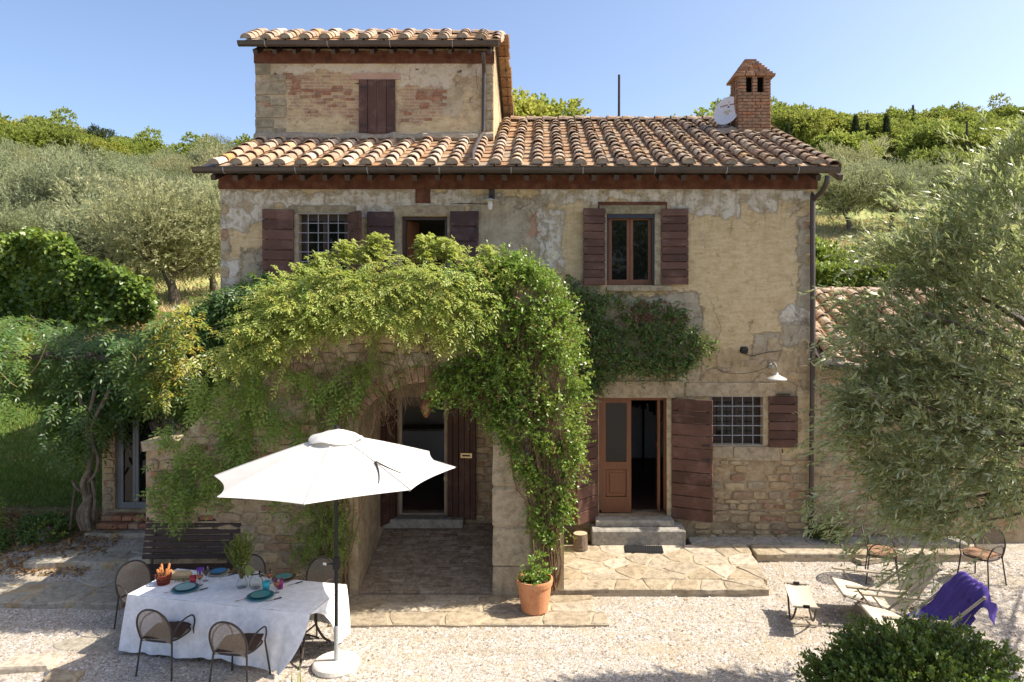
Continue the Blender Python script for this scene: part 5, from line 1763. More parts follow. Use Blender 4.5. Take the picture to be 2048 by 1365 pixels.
def plate(px, py, lab, outer, inner, ro, ri):
    e = empty('plate', lab, 'plate', on_table(px, py))
    b = MB(); b.lathe([(.001, 0), (ro * .6, 0), (ro * .97, .016), (ro, .020), (ro * .97, .022), (ro * .55, .008), (.001, .006)], 32); b.build('charger', M[outer[0]], e, smooth=True)
    b = MB(); b.lathe([(.001, .010), (ri * .6, .012), (ri * .98, .034), (ri, .040), (ri * .96, .041), (ri * .8, .033)], 32); b.build('rim', M[inner[0]], e, smooth=True)
    b = MB(); b.lathe([(ri * .88, .0375), (ri * .6, .030), (.001, .029)], 32); b.build('well', M[inner[1]], e, smooth=True)
    return e


random.seed(5)
plate(371, 1179, 'teal plate with a pale blue green centre at the front left place', ('teal',), ('teald', 'tealp'), .172, .140)
plate(437, 1147, 'bright blue plate on an oatmeal plate at the back left place', ('oat',), ('teald', 'blue'), .150, .115)
plate(568, 1158, 'green teal plate with dark brown rim at the back right place', ('brownglaze',), ('brownglaze', 'tealm'), .160, .125)
plate(521, 1194, 'green teal plate with blue rim at the front right place', ('teal',), ('teald', 'tealm'), .172, .135)


def cup(px, py, lab, mat, h=.105, r0=.036, r1=.046, cat='cup'):
    e = empty('cup', lab, cat, on_table(px, py))
    b = MB(); b.lathe([(.001, 0), (r0, 0), (r1, h), (r1 - .004, h), (r0 - .004, .006), (.001, .006)], 18); b.build('body', M[mat], e, smooth=True)
    b = MB(); b.lathe([(r1 - .003, h - .004), (r1 + .002, h), (r1 - .003, h + .003)], 18); b.build('lip', M[mat], e, smooth=True)
    return e


cup(386, 1168, 'red plastic cup between the left plates', 'redcup')
cup(400, 1152, 'violet cup beside the blue plate', 'purplecup')
cup(532, 1181, 'turquoise cup behind the front right plate', 'turqcup', .115, .038, .05)
cup(560, 1177, 'magenta cup in front of the back right plate', 'magentacup', .115, .036, .045)


def wine(px, py, lab, drink='drink', stem=True):
    e = empty('glass', lab, 'glass', on_table(px, py))
    b = MB(); b.lathe([(.001, .002), (.034, .003), (.034, .006), (.005, .010), (.005, .07), (.02, .085), (.036, .115), (.038, .15), (.034, .185)], 18); b.build('stem', M['clear'], e, smooth=True)
    b = MB(); b.lathe([(.001, .088), (.018, .092), (.033, .115), (.033, .135), (.001, .136)], 16); b.build('drink', M[drink], e, smooth=True)
    return e


wine(400, 1171, 'stemmed glass of orange drink beside the red cup')
wine(412, 1162, 'stemmed glass of dark drink beside the violet cup', 'brownglaze')
wine(553, 1186, 'stemmed glass of orange drink beside the magenta cup')
wine(538, 1168, 'stemmed glass of orange drink between jug and brown rimmed plate')
e = empty('water_jug', 'clear round glass water jug right of the vase', 'jug', on_table(512, 1176))
b = MB(); b.lathe([(.001, 0), (.06, 0), (.085, .04), (.088, .09), (.065, .14), (.05, .165), (.06, .205), (.056, .205), (.046, .165), (.06, .14), (.083, .09), (.08, .04), (.056, .006), (.001, .006)], 24); b.build('body', M['clear'], e, smooth=True)
b = MB(); b.tube(smooth_curve([(.055, 0, .19), (.12, 0, .17), (.13, 0, .10), (.085, 0, .07)], 5), .007, 6); b.build('handle', M['clear'], e, smooth=True)

# vase with cut branches
vz = empty('flower_vase', 'glass vase of tall green branches in the middle of the table', 'vase', on_table(484, 1175))
b = MB(); b.lathe([(.001, 0), (.055, 0), (.072, .03), (.066, .07), (.04, .12), (.042, .24), (.052, .33), (.048, .33), (.037, .24), (.035, .12), (.06, .07), (.066, .03), (.05, .008), (.001, .008)], 20); b.build('glass', M['clear'], vz, smooth=True)
random.seed(15)
# (the branches are added with the plants)

# bread basket, loaf, olive sprig, cutlery
bk = empty('bread_basket', 'small red wicker basket full of breadsticks at the left end of the table', 'basket', on_table(327, 1168))
b = MB()
for k in range(14):
    a = 2 * math.pi * k / 14
    b.tube([(.07 * math.cos(a), .07 * math.sin(a), 0), (.098 * math.cos(a), .098 * math.sin(a), .13)], .0065, 5)
for z_, r_ in ((.004, .071), (.045, .08), (.088, .09), (.128, .099)):
    b.tube([(r_ * math.cos(t), r_ * math.sin(t), z_) for t in np.linspace(0, 2 * math.pi, 19)], .0085, 5)
b.lathe([(.001, .004), (.07, .004)], 14)
b.build('wicker', M['basket'], bk)
for k in range(10):
    a = random.uniform(0, 6.28); r_ = random.uniform(.01, .06); tl = random.uniform(.15, .24)
    d_ = Vector((math.cos(a) * .35, math.sin(a) * .35, 1)).normalized()
    p0 = Vector((r_ * math.cos(a), r_ * math.sin(a), .02))
    b = MB(); b.tube([p0, p0 + d_ * tl * .5, p0 + d_ * tl * .93, p0 + d_ * tl], [.014, .019, .017, .006], 8)
    tag(b.build('breadstick', M['bread'], None, bk.location, smooth=True), 'golden brown breadstick standing in the red basket', 'breadstick', 'breadsticks in the basket')
b = MB(); b.bbox((0, 0, .045), (.30, .15, .085), .03, jit=.008); o = b.build('bread_loaf', M['loaf'], None, on_table(360, 1157), (0, 0, TA + .25), smooth=False)
tag(o, 'pale floured bread loaf lying behind the basket', 'bread')
fk = 0
for (px, py, a, kind) in ((399, 1181, .75, 'knife'), (346, 1183, .75, 'fork'), (455, 1152, .75, 'knife'), (547, 1200, .70, 'knife'), (487, 1199, .75, 'fork'), (590, 1168, .75, 'knife')):
    e = empty(kind, {'knife': 'table knife with a dark handle ', 'fork': 'table fork with a pale wooden handle '}[kind] + {399: 'right of the front left plate', 346: 'left of the front left plate', 455: 'right of the blue plate', 547: 'right of the front right plate', 487: 'left of the front right plate', 590: 'right of the brown rimmed plate'}[px], kind, on_table(px, py, TOPZ + .003), a)
    b = MB(); b.bbox((.055, 0, .004), (.10, .017, .010), .003); b.build('handle', M['black' if kind == 'knife' else 'woodhandle'], e)
    b = MB()
    if kind == 'knife': b.bbox((-.05, 0, .004), (.11, .017, .003), .001)
    else:
        b.bbox((-.03, 0, .004), (.07, .007, .004), .001)
        for q in (-1, 0, 1): b.box((-.085, q * .007, .005), (.045, .003, .003))
    b.build('blade' if kind == 'knife' else 'tines', M['steel' if kind == 'knife' else 'woodhandle'], e)

# ------------------------------------------------------------------ chairs
def make_chair(lab, loc, rz, group=None):
    """Steel garden armchair, facing +y in its own frame."""
    e = empty('garden_chair', lab, 'chair', loc, rz, group)
    sw, sd, sh = .23, .215, .44
    legs = [(-.25, -.25, -.215, -.20), (.25, -.25, .215, -.20), (-.26, .24, -.215, .19), (.26, .24, .215, .19)]
    for fx, fy, tx, ty in legs:
        b = MB(); b.tube([(fx, fy, 0), (tx, ty, sh)], .0115, 7); b.build('leg', M['chair'], e)
    b = MB()
    ring = []
    for k in range(28):
        a = 2 * math.pi * k / 28
        r_ = (abs(math.cos(a)) ** 3.2 + abs(math.sin(a)) ** 3.2) ** (-1 / 3.2)
        ring.append((sw * r_ * math.cos(a), sd * r_ * math.sin(a), sh))
    b.tube(ring + [ring[0]], .011, 6); b.build('seat_frame', M['chair'], e)
    b = MB(); b.add([(x_, y_, z_ - .004 - .0) for x_, y_, z_ in ring] + [(0, 0, sh - .018)], [(k, (k + 1) % 28, 28) for k in range(28)]); b.build('seat', M['chairmesh'], e)
    # arched back rising out of the rear legs
    half = [(-.205, -.20, sh - .02), (-.232, -.225, sh + .10), (-.232, -.255, sh + .22), (-.185, -.285, sh + .335), (-.10, -.303, sh + .405)]
    pts = half + [(0, -.308, sh + .425)] + [(-x_, y_, z_) for x_, y_, z_ in half[::-1]]
    pts = smooth_curve(pts, 3)
    b = MB(); b.tube(pts, .0120, 7); b.build('back_frame', M['chair'], e)
    c = Vector((0, -.265, sh + .2))
    b = MB(); b.add([tuple(p_) for p_ in pts] + [tuple(c)], [(k, (k + 1) % len(pts), len(pts)) for k in range(len(pts))]); b.build('backrest', M['chairmesh'], e, smooth=True)
    for s in (-1, 1):
        b = MB(); b.tube(smooth_curve([(s * .205, -.19, sh), (s * .235, -.20, sh + .10), (s * .262, -.13, sh + .20), (s * .268, 0, sh + .225), (s * .262, .12, sh + .20), (s * .235, .19, sh + .09), (s * .215, .19, sh)], 4), .0105, 7)
        b.build('armrest', M['chair'], e)
    return e


def place_chair(src, lab, loc, rz, group=None):
    c = copy_tree(src); c.location = loc; c.rotation_euler = (0, 0, rz); c['label'] = lab
    if group: c['group'] = group
    return c


grp = 'brown steel chairs in the yard'
ch0 = make_chair('brown steel armchair at the front left of the table seen from behind', (-4.70, -4.20, 0), TA + .02, grp)
place_chair(ch0, 'brown steel armchair at the front right of the table seen from behind', (-3.66, -4.53, 0), TA + .05, grp)
place_chair(ch0, 'brown steel chair at the left end of the table with sunlit back', (-5.66, -3.08, 0), R(-128), grp)
place_chair(ch0, 'brown steel chair behind the table half hidden by the vase', (-4.32, -2.93, 0), R(168), grp)
place_chair(ch0, 'brown steel chair behind the table next to the parasol pole', (-3.28, -3.03, 0), R(163), grp)
place_chair(ch0, 'brown steel chair on the gravel right of the terrace turned away from the house', (5.52, -1.52, gz(5.5, -1.5)), R(-112), grp)
place_chair(ch0, 'brown steel chair at the right edge under the olive branches', (7.08, -1.60, gz(7, -1.6)), R(118), grp)


def cushion(lab, loc, rz, mat):
    b = MB()
    n = 10
    vs_, fs = [], []
    for sgn in (1, -1):
        for i in range(n + 1):
            for j in range(n + 1):
                u, v = -1 + 2 * i / n, -1 + 2 * j / n
                t = (1 - abs(u) ** 3) * (1 - abs(v) ** 3)
                vs_.append((u * .235 * (1 - .05 * v * v), v * .225 * (1 - .05 * u * u), .012 + sgn * (.030 * t ** .6) + .02 * (1 if sgn > 0 else 0) * t - .010 * math.exp(-((u * u + v * v) * 6)) * sgn + random.uniform(-.003, .003) + .03))
    m_ = (n + 1) ** 2
    for s in (0, 1):
        for i in range(n):
            for j in range(n):
                k = s * m_ + i * (n + 1) + j
                f = (k, k + n + 1, k + n + 2, k + 1)
                fs.append(f if s == 0 else f[::-1])
    b.add(vs_, fs)
    return tag(b.build('seat_cushion', M[mat], None, loc, (0, 0, rz), smooth=True), lab, 'cushion', 'seat cushions')


cushion('dark brown cushion on the front left chair', (-4.70, -4.20, .44), TA + .3, 'cushion')
cushion('dark brown cushion on the front right chair', (-3.66, -4.53, .44), TA + .32, 'cushion')
cushion('tan cushion on the chair right of the terrace', (5.52, -1.52, .44 + gz(5.5, -1.5)), R(-110), 'cushion2')
cushion('tan cushion on the chair under the olive branches', (7.08, -1.60, .44 + gz(7, -1.6)), R(118), 'cushion2')

bag = empty('black_bag', 'black bag with a grey bottle lying at the porch wall behind the table', 'bag', G(578, 1172, .03) + Vector((0, .12, 0)))
b = MB(); b.bbox((0, 0, .13), (.34, .2, .26), .07, jit=.03); b.build('body', M['black'], bag, smooth=True)
b = MB(); b.tube(smooth_curve([(-.1, 0, .22), (-.06, -.03, .36), (.06, -.03, .36), (.1, 0, .22)], 4), .012, 6); b.build('strap', M['black'], bag)
b = MB(); b.tube([(.1, -.08, .1), (.18, -.12, .24)], .045, 8); b.build('bottle', M['dish'], bag)
bl = MB(); bl.lathe([(.001, 0), (.05, 0), (.045, .06), (.015, .14), (.001, .15)], 10)
tag(bl.build('door_stop', M['bluepl'], None, (FX(893), -.16, RZ1 + .02), smooth=True), 'small blue plastic thing at the foot of the porch door', 'door stop')

# ------------------------------------------------------------------ parasol
UX, UY = -2.60, -4.16
um = empty('parasol', 'large off white parasol with a dark pole shading the table', 'parasol', (UX, UY, 0))
b = MB(); b.lathe([(.001, 0), (.285, 0), (.295, .02), (.285, .065), (.265, .08), (.05, .085), (.001, .085)], 32); b.build('base', M['concrete'], um, smooth=False)
b = MB(); b.tube([(0, 0, .08), (0, 0, .52)], .027, 12); b.build('sleeve', M['galv'], um)
b = MB(); b.tube([(0, 0, .50), (0, 0, 2.96)], .022, 12); b.build('pole', M['black'], um)
b = MB(); b.bbox((0, 0, 1.30), (.075, .085, .16), .015); b.tube([(-.03, -.02, 1.31), (-.11, -.05, 1.31)], .010, 6); b.tube([(-.11, -.05, 1.31), (-.15, -.05, 1.32)], .014, 6, mi=1); b.build('crank_box', [M['black'], M['dish']], um)
TH0 = R(3.3)
def rim(k): return TH0 + k * math.pi / 4
RZr, RZa, RR = 2.46, 2.93, 1.50
def zr(a): return RZr + .035 * math.cos(a - R(20)) + .03 * math.sin(-a)
b = MB()
ns, nr_ = 10, 12
vs_, fs = [], []
for k in range(8):
    base = len(vs_)
    for i in range(nr_ + 1):
        t = .03 + .97 * i / nr_
        for j in range(ns + 1):
            f = j / ns
            a0_, a1_ = rim(k), rim(k + 1)
            pa = Vector((math.cos(a0_), math.sin(a0_), 0)); pb = Vector((math.cos(a1_), math.sin(a1_), 0))
            q = pa.lerp(pb, f) * RR * t
            sag = 4 * f * (1 - f)
            q *= 1 - .065 * sag * t ** 3
            zq = RZa + (zr(a0_) * (1 - f) + zr(a1_) * f - RZa) * (t ** 1.12) - .035 * sag * t * (1 - .5 * t)
            if i == nr_: zq -= .0
            vs_.append((q.x, q.y, zq))
    for i in range(nr_):
        for j in range(ns):
            p_ = base + i * (ns + 1) + j
            fs.append((p_, p_ + ns + 1, p_ + ns + 2, p_ + 1))
b.add(vs_, fs)
b.build('canopy', M['canvas'], um, smooth=True)
b = MB()
vs_, fs = [], []
for i, (r_, z_) in enumerate(((.01, 3.0), (.12, 2.972), (.24, 2.93), (.31, 2.90), (.335, 2.872))):
    for k in range(32):
        a = TH0 + 2 * math.pi * k / 32
        sc = 1 + (.0 if i < 3 else .03 * math.cos(8 * (a - TH0)))
        vs_.append((r_ * sc * math.cos(a), r_ * sc * math.sin(a), z_ + (.02 * math.cos(4 * (a - TH0) + 1) if i > 2 else 0)))
for i in range(4):
    for k in range(32): fs.append((i * 32 + k, (i + 1) * 32 + k, (i + 1) * 32 + (k + 1) % 32, i * 32 + (k + 1) % 32))
b.add(vs_, fs); b.build('vent_cap', M['canvas'], um, smooth=True)
b = MB(); b.lathe([(.001, 3.05), (.028, 3.045), (.032, 3.02), (.02, 3.0)], 12); b.build('finial', M['black'], um)
for k in range(8):
    a = rim(k)
    b = MB(); b.tube([(.04 * math.cos(a), .04 * math.sin(a), 2.88), (RR * .55 * math.cos(a), RR * .55 * math.sin(a), RZa + (zr(a) - RZa) * .51 - .02), (RR * .99 * math.cos(a), RR * .99 * math.sin(a), zr(a) - .012)], .008, 5); b.build('rib', M['galv'], um)
    b = MB(); b.tube([(.03 * math.cos(a), .03 * math.sin(a), 2.3), (RR * .52 * math.cos(a), RR * .52 * math.sin(a), RZa + (zr(a) - RZa) * .5 - .03)], .007, 5); b.build('strut', M['galv'], um)
for k in range(8):
    a = rim(k)
    pts = [(RR * t * math.cos(a), RR * t * math.sin(a), RZa + (zr(a) - RZa) * t ** 1.12 + .003) for t in np.linspace(.2, 1, 8)]
    b = MB(); b.tube(pts, .0055, 5); b.build('seam', M['canvas'], um)
# the torn pocket: two dark slits along a rib
def canopy_pt(k, f, t):
    a0_, a1_ = rim(k), rim(k + 1)
    pa = Vector((math.cos(a0_), math.sin(a0_), 0)); pb = Vector((math.cos(a1_), math.sin(a1_), 0))
    q = pa.lerp(pb, f) * RR * t
    sag = 4 * f * (1 - f)
    q *= 1 - .065 * sag * t ** 3
    return Vector((q.x, q.y, RZa + (zr(a0_) * (1 - f) + zr(a1_) * f - RZa) * (t ** 1.12) - .035 * sag * t * (1 - .5 * t) + .006))
b = MB()
top = canopy_pt(6, .99, .56)
for (kk, f1, t1) in ((6, .78, .86), (7, .22, .80)):
    end = canopy_pt(kk, f1, t1)
    pts = [top.lerp(end, t) for t in np.linspace(0, 1, 7)]
    pts = [canopy_pt(kk, .99 + (f1 - .99) * t if kk == 6 else .01 + (f1 - .01) * t, .56 + (t1 - .56) * t) for t in np.linspace(0, 1, 7)]
    b.tube(pts, [.016, .012, .010, .008, .007, .006, .004], 5)
b.build('torn_slit', M['iron'], um)

# ------------------------------------------------------------------ deck chairs
def make_deckchair(lab, loc, rz, length=1.35, wide=.62, back=.86):
    """Faces -x in its own frame: front rail low, back rail high."""
    e = empty('deck_chair', lab, 'deck chair', loc, rz, 'deck chairs on the gravel')
    xf, xb = -length * .48, length * .48
    zf = .40
    for s in (-1, 1):
        y_ = s * wide / 2
        b = MB(); b.tube([(xb, y_, back), (-.22 * length, y_, .02)], .018, 6); b.build('long_rail', M['palewood'], e)
        b = MB(); b.tube([(xf, y_ * .9, zf), (.40 * length, y_ * .9, .02)], .018, 6); b.build('short_rail', M['palewood'], e)
        b = MB(); b.bbox((-.20, y_ * 1.08, .52), (.86, .075, .028), .006, Euler((0, .06, 0)).to_matrix()); b.build('armrest', M['palewood'], e)
        b = MB(); b.tube([(-.48, y_ * 1.06, .52), (-.25, y_ * 1.03, .22)], .014, 6); b.build('arm_post', M['palewood'], e)
    for nm, x_, z_ in (('back_rail', xb, back), ('front_rail', xf, zf), ('foot_bar', -.22 * length, .03), ('foot_bar', .40 * length, .03)):
        b = MB(); b.tube([(x_, -wide / 2 - .03, z_), (x_, wide / 2 + .03, z_)], .02, 7); b.build(nm, M['palewood'], e)
    prof = smooth_curve([(xf, 0, zf + .02), (xf + .35, 0, zf - .05), (0.02, 0, .22), (.22, 0, .26), (xb - .2, 0, back - .32), (xb, 0, back + .02)], 5)
    b = MB()
    n = 8
    vs_ = []
    for i, p_ in enumerate(prof):
        for j in range(n + 1):
            v = -1 + 2 * j / n
            vs_.append((p_.x, v * (wide / 2 - .03), p_.z - .03 * (1 - v * v) * math.sin(math.pi * i / (len(prof) - 1))))
    fs = [(i * (n + 1) + j, (i + 1) * (n + 1) + j, (i + 1) * (n + 1) + j + 1, i * (n + 1) + j + 1) for i in range(len(prof) - 1) for j in range(n)]
    b.add(vs_, fs); b.build('sling', M['sling'], e, smooth=True)
    return e


dA = make_deckchair('cream canvas deck chair standing behind the one with the purple cloth', (4.98, -2.72, 0), R(-7), 1.34, .66, .84)
DBL, DBR = (5.02, -3.66, 0), R(-4)
dB = make_deckchair('cream canvas deck chair draped with a purple cloth behind the round shrub', DBL, DBR, 1.34, .68, .82)
# purple cloth over its back rail
b = MB()
prof = [Vector(p_) for p_ in ((.02, 0, .27), (.14, 0, .27), (.30, 0, .38), (.48, 0, .64), (.60, 0, .80), (.652, 0, .845), (.70, 0, .80), (.73, 0, .66), (.76, 0, .56))]
prof = smooth_curve(prof, 4)
n = 70
vs_ = []
for i, p_ in enumerate(prof):
    t = i / (len(prof) - 1)
    for j in range(n + 1):
        v = -1 + 2 * j / n
        wv = .26 + .11 * math.sin(math.pi * min(1, t * 1.1))
        f = .020 * math.sin(v * 17 + t * 3) + .018 * math.sin(v * 36 + 5 * t) + .010 * math.sin(v * 58 + t * 9)
        zz = p_.z + .065 + f * (1 if t < .7 else .6)
        if abs(v) > .82 and t > .25: zz -= (abs(v) - .82) * .9
        vs_.append((p_.x + f * .8 + (.06 * math.sin(v * 6) if t < .15 or t > .9 else 0) - .06 * v * (t < .4), v * wv - .02 + .05 * math.sin(t * 5), zz))
fs = [(i * (n + 1) + j, (i + 1) * (n + 1) + j, (i + 1) * (n + 1) + j + 1, i * (n + 1) + j + 1) for i in range(len(prof) - 1) for j in range(n)]
b.add(vs_, fs)
tag(b.build('purple_throw', M['purple'], None, DBL, (0, 0, DBR), smooth=True), 'purple cloth thrown over the back of the front deck chair', 'cloth')
# foot stool
fsx = empty('footstool', 'cream canvas footstool on a curved frame left of the deck chairs', 'footstool', (3.70, -2.93, 0), R(-10))
b = MB()
vs_ = []
for i in range(13):
    t = -1 + 2 * i / 12
    for j in range(7):
        v = -1 + 2 * j / 6
        vs_.append((v * .165, t * .41, .40 - .05 * (1 - t * t) - .02 * (1 - v * v)))
b.add(vs_, [(i * 7 + j, i * 7 + j + 1, (i + 1) * 7 + j + 1, (i + 1) * 7 + j) for i in range(12) for j in range(6)]); b.build('sling', M['sling'], fsx, smooth=True)
for s in (-1, 1):
    b = MB(); b.tube([(-.175, s * .41, .395), (.175, s * .41, .395)], .016, 7); b.box((0, s * .41, .402), (.085, .036, .036), mi=1); b.build('end_bar', [M['palewood'], M['black']], fsx)
    b = MB(); b.tube(smooth_curve([(s * .13, -.40, .39), (s * .14, -.20, .16), (s * .15, .0, .05), (s * .14, .20, .16), (s * .13, .40, .39)], 4), .014, 7); b.build('leg', M['chair'], fsx)
    b = MB(); b.tube([(-.20, s * .12, .03), (.20, s * .12, .03)], .016, 6); b.build('foot_bar', M['palewood'], fsx)
c = G(1738, 1128, .0)
b = MB(); b.bbox((0, 0, .03), (.75, .5, .07), .012, jit=.01)
tag(b.build('loose_slab', M['flag'], None, (c.x, c.y, gz(c.x, c.y)), (0, 0, .3)), 'loose pale slab on the gravel under the right chair', 'slab')

# ------------------------------------------------------------------ terracotta pot
pot = empty('flower_pot', 'large terracotta pot with a climber at the foot of the porch pillar', 'pot', (-.115, -2.63, .047))
b = MB(); b.lathe([(.001, 0), (.185, 0), (.20, .02), (.225, .20), (.226, .21), (.228, .215), (.245, .38), (.262, .39), (.272, .45), (.270, .475), (.245, .475), (.235, .40), (.001, .40)], 36); b.build('body', M['terracotta'], pot, smooth=False)
b = MB(); b.lathe([(.001, .415), (.12, .42), (.238, .41)], 20); b.build('soil', M['soil'], pot)

# ------------------------------------------------------------------ plants: leaf and shoot builders
def unit(v): return v / np.maximum(np.linalg.norm(v, axis=-1, keepdims=True), 1e-9)
def rdir(n): return unit(rng.normal(size=(n, 3)))
UP = np.array([0, 0, 1.0])
SUNWARD = np.array([0.50, -0.34, 0.78])        # leaves turn their upper side to the light and the open yard


def leaf_faces(P, D, N, L, W_, hexa=False, cup=0.18):
    """Leaves as folded rhombs (or six-sided blades): base P, direction D, upper side N."""
    D = unit(D)
    S = unit(np.cross(D, N) + 1e-6)
    Nn = np.cross(S, D)
    L = np.broadcast_to(L, (len(P),))[:, None]; W_ = np.broadcast_to(W_, (len(P),))[:, None]
    if not hexa:
        a = P; b_ = P + D * L * .45 + S * W_ * .5 + Nn * W_ * cup; c = P + D * L - Nn * L * .06; d = P + D * L * .45 - S * W_ * .5 + Nn * W_ * cup
        V = np.stack([a, b_, c, d], 1)
    else:
        a = P
        V = np.stack([a, P + D * L * .28 + S * W_ * .45 + Nn * W_ * cup, P + D * L * .68 + S * W_ * .38 + Nn * W_ * cup * .6, P + D * L - Nn * L * .08, P + D * L * .68 - S * W_ * .38 + Nn * W_ * cup * .6, P + D * L * .28 - S * W_ * .45 + Nn * W_ * cup], 1)
    k = V.shape[1]
    return V.reshape(-1, 3), np.arange(len(P) * k).reshape(-1, k)


class Leaves:
    def __init__(s): s.V, s.F, s.T, s.n, s.SV, s.SF, s.sn = [], [], [], 0, [], [], 0

    def add(s, P, D, N, L, W_, T, hexa=False, cup=.18):
        V, F = leaf_faces(P, D, N, L, W_, hexa, cup)
        s.V.append(V); s.F.append(F + s.n); s.T.append(np.broadcast_to(T, (len(P),)).astype(float)); s.n += len(V)
        return s

    def shoots(s, O, D, L, nl, ll, lw, T, droop=.3, ang=.9, hexa=False, planar=False, tjit=.12, stem=.004, up=.25, t0=.12, curl=None, noise=.15, nrm=None, tip=0.0):
        """O origins, D directions; nl leaves along each, in pairs when planar (a feathered leaf)."""
        n = len(O)
        D = unit(D)
        L = np.broadcast_to(L, (n,)); T = np.broadcast_to(T, (n,))
        t = np.linspace(t0, 1, nl)
        P = O[:, None] + D[:, None] * (L[:, None] * t)[..., None] - UP * (L[:, None] * droop * t ** 2)[..., None]
        tan = unit(D[:, None] - UP * (2 * droop * t)[None, :, None])
        if planar:
            ref = SUNWARD if nrm is None else nrm[:, None]
            side = unit(np.cross(tan, np.broadcast_to(ref, tan.shape)) + rng.normal(size=(n, 1, 3)) * .15)
            sg = np.where(np.arange(nl) % 2 == 0, 1.0, -1.0)
            a = np.full(nl, ang); a[-1] = 0
            dirs = tan * np.cos(a)[None, :, None] + side * (np.sin(a) * sg)[None, :, None]
            nn = np.cross(side, tan)
            nn = np.where((nn * SUNWARD).sum(-1, keepdims=True) < 0, -nn, nn) + rng.normal(size=nn.shape) * .15
        else:
            rp = unit(np.cross(tan, rdir(n * nl).reshape(n, nl, 3)) + 1e-6)
            a = ang * rng.uniform(.6, 1.25, (n, nl))[..., None]
            dirs = tan * np.cos(a) + rp * np.sin(a) + UP * up
            nn = SUNWARD + rng.normal(size=dirs.shape) * .5 if nrm is None else nrm[:, None] + rng.normal(size=dirs.shape) * .45
        dirs = dirs + rng.normal(size=dirs.shape) * noise
        sz = (rng.uniform(.75, 1.2, (n, nl)) * (1 - .25 * np.abs(t - .45))[None]).ravel()
        tt = np.clip(T[:, None] + rng.normal(size=(n, nl)) * tjit + tip * t[None], 0, 1).ravel()
        s.add(P.reshape(-1, 3), dirs.reshape(-1, 3), nn.reshape(-1, 3), ll * sz, lw * sz, tt, hexa)
        if stem:
            tt2 = np.array([0, .5, 1.0])
            Q = O[:, None] + D[:, None] * (L[:, None] * tt2)[..., None] - UP * (L[:, None] * droop * tt2 ** 2)[..., None]
            s.stems(Q, stem)
        return s

    def stems(s, Q, w):
        """Q: (n, k, 3) polylines as thin three-sided rods."""
        n, k, _ = Q.shape
        tan = unit(Q[:, -1] - Q[:, 0])
        u = unit(np.cross(tan, rdir(n)) + 1e-6); v = np.cross(tan, u)
        ring = [u, -.5 * u + .87 * v, -.5 * u - .87 * v]
        tp = np.linspace(1, .5, k)[None, :, None] * w
        V = np.stack([Q + r_[:, None] * tp for r_ in ring], 2).reshape(-1, 3)
        f = []
        for i in range(k - 1):
            for j in range(3):
                a, b_ = i * 3 + j, i * 3 + (j + 1) % 3
                f.append((a, b_, b_ + 3, a + 3))
        F = (np.array(f)[None] + (np.arange(n) * k * 3)[:, None, None]).reshape(-1, 4)
        s.SV.append(V); s.SF.append(F + s.sn); s.sn += len(V)

    def mesh(s, name, mat):
        me_ = raw_mesh(name, np.concatenate(s.V), s.F, np.concatenate(s.T))
        me_.materials.append(mat)
        return me_

    def stem_mesh(s, name, mat):
        if not s.SV: return None
        me_ = raw_mesh(name, np.concatenate(s.SV), np.concatenate(s.SF))
        me_.materials.append(mat)
        return me_

    def build(s, parent, leafmat, stemmat=None, lname='foliage', sname='stems', off=None):
        if off is not None:
            s.V = [v - off for v in s.V]; s.SV = [v - off for v in s.SV]
        o = link(lname, s.mesh(lname, leafmat), parent)
        if s.SV and stemmat: link(sname, s.stem_mesh(sname, stemmat), parent)
        return o


def in_poly(px, py, poly):
    c = np.zeros(len(px), bool)
    n = len(poly)
    for i in range(n):
        x0, y0 = poly[i]; x1, y1 = poly[(i + 1) % n]
        hit = ((y0 > py) != (y1 > py)) & (px < (x1 - x0) * (py - y0) / (y1 - y0 + 1e-12) + x0)
        c ^= hit
    return c


def wall_points(poly, n, y, thick=0.0):
    """n points spread over a patch of a wall at depth y, up to `thick` in front of it."""
    poly = np.array(poly, float)
    lo, hi = poly.min(0), poly.max(0)
    out = np.zeros((0, 2))
    while len(out) < n:
        q = rng.uniform(lo, hi, (n * 3, 2))
        out = np.concatenate([out, q[in_poly(q[:, 0], q[:, 1], poly)]])
    out = out[:n]
    d = (y - CAMY)
    P = np.stack([(out[:, 0] - VPX) * d / FOC, np.full(n, y), CAMZ - (out[:, 1] - HZY) * d / FOC], 1)
    P[:, 1] -= thick * rng.uniform(0, 1, n) ** 1.3
    return P


def pix(P):
    d = P[:, 1] - CAMY
    return VPX + P[:, 0] * FOC / d, HZY - (P[:, 2] - CAMZ) * FOC / d


def clump(P, scale=1.7, seed=0.0):
    """Smooth pseudo-noise 0..1, used for gaps and tints."""
    x, y, z = P[:, 0] * scale + seed, P[:, 1] * scale + seed * 1.7, P[:, 2] * scale - seed
    return .5 + .25 * (np.sin(x * 1.7 + np.sin(z * 1.3) * 1.5) * np.cos(z * 1.9 + .7 * np.sin(x)) + .6 * np.sin(x * 4.1 + z * 3.3 + y * 2) + .4 * np.sin(z * 6.7 - x * 5.1 + 3 * y))


def wiggle(a, b, amp, n=7):
    a, b = Vector(a), Vector(b)
    return smooth_curve([a.lerp(b, k / n) + (Vector((random.uniform(-amp, amp), random.uniform(-amp, amp), random.uniform(-amp, amp) * .5)) if 0 < k < n else Vector()) for k in range(n + 1)], 3)


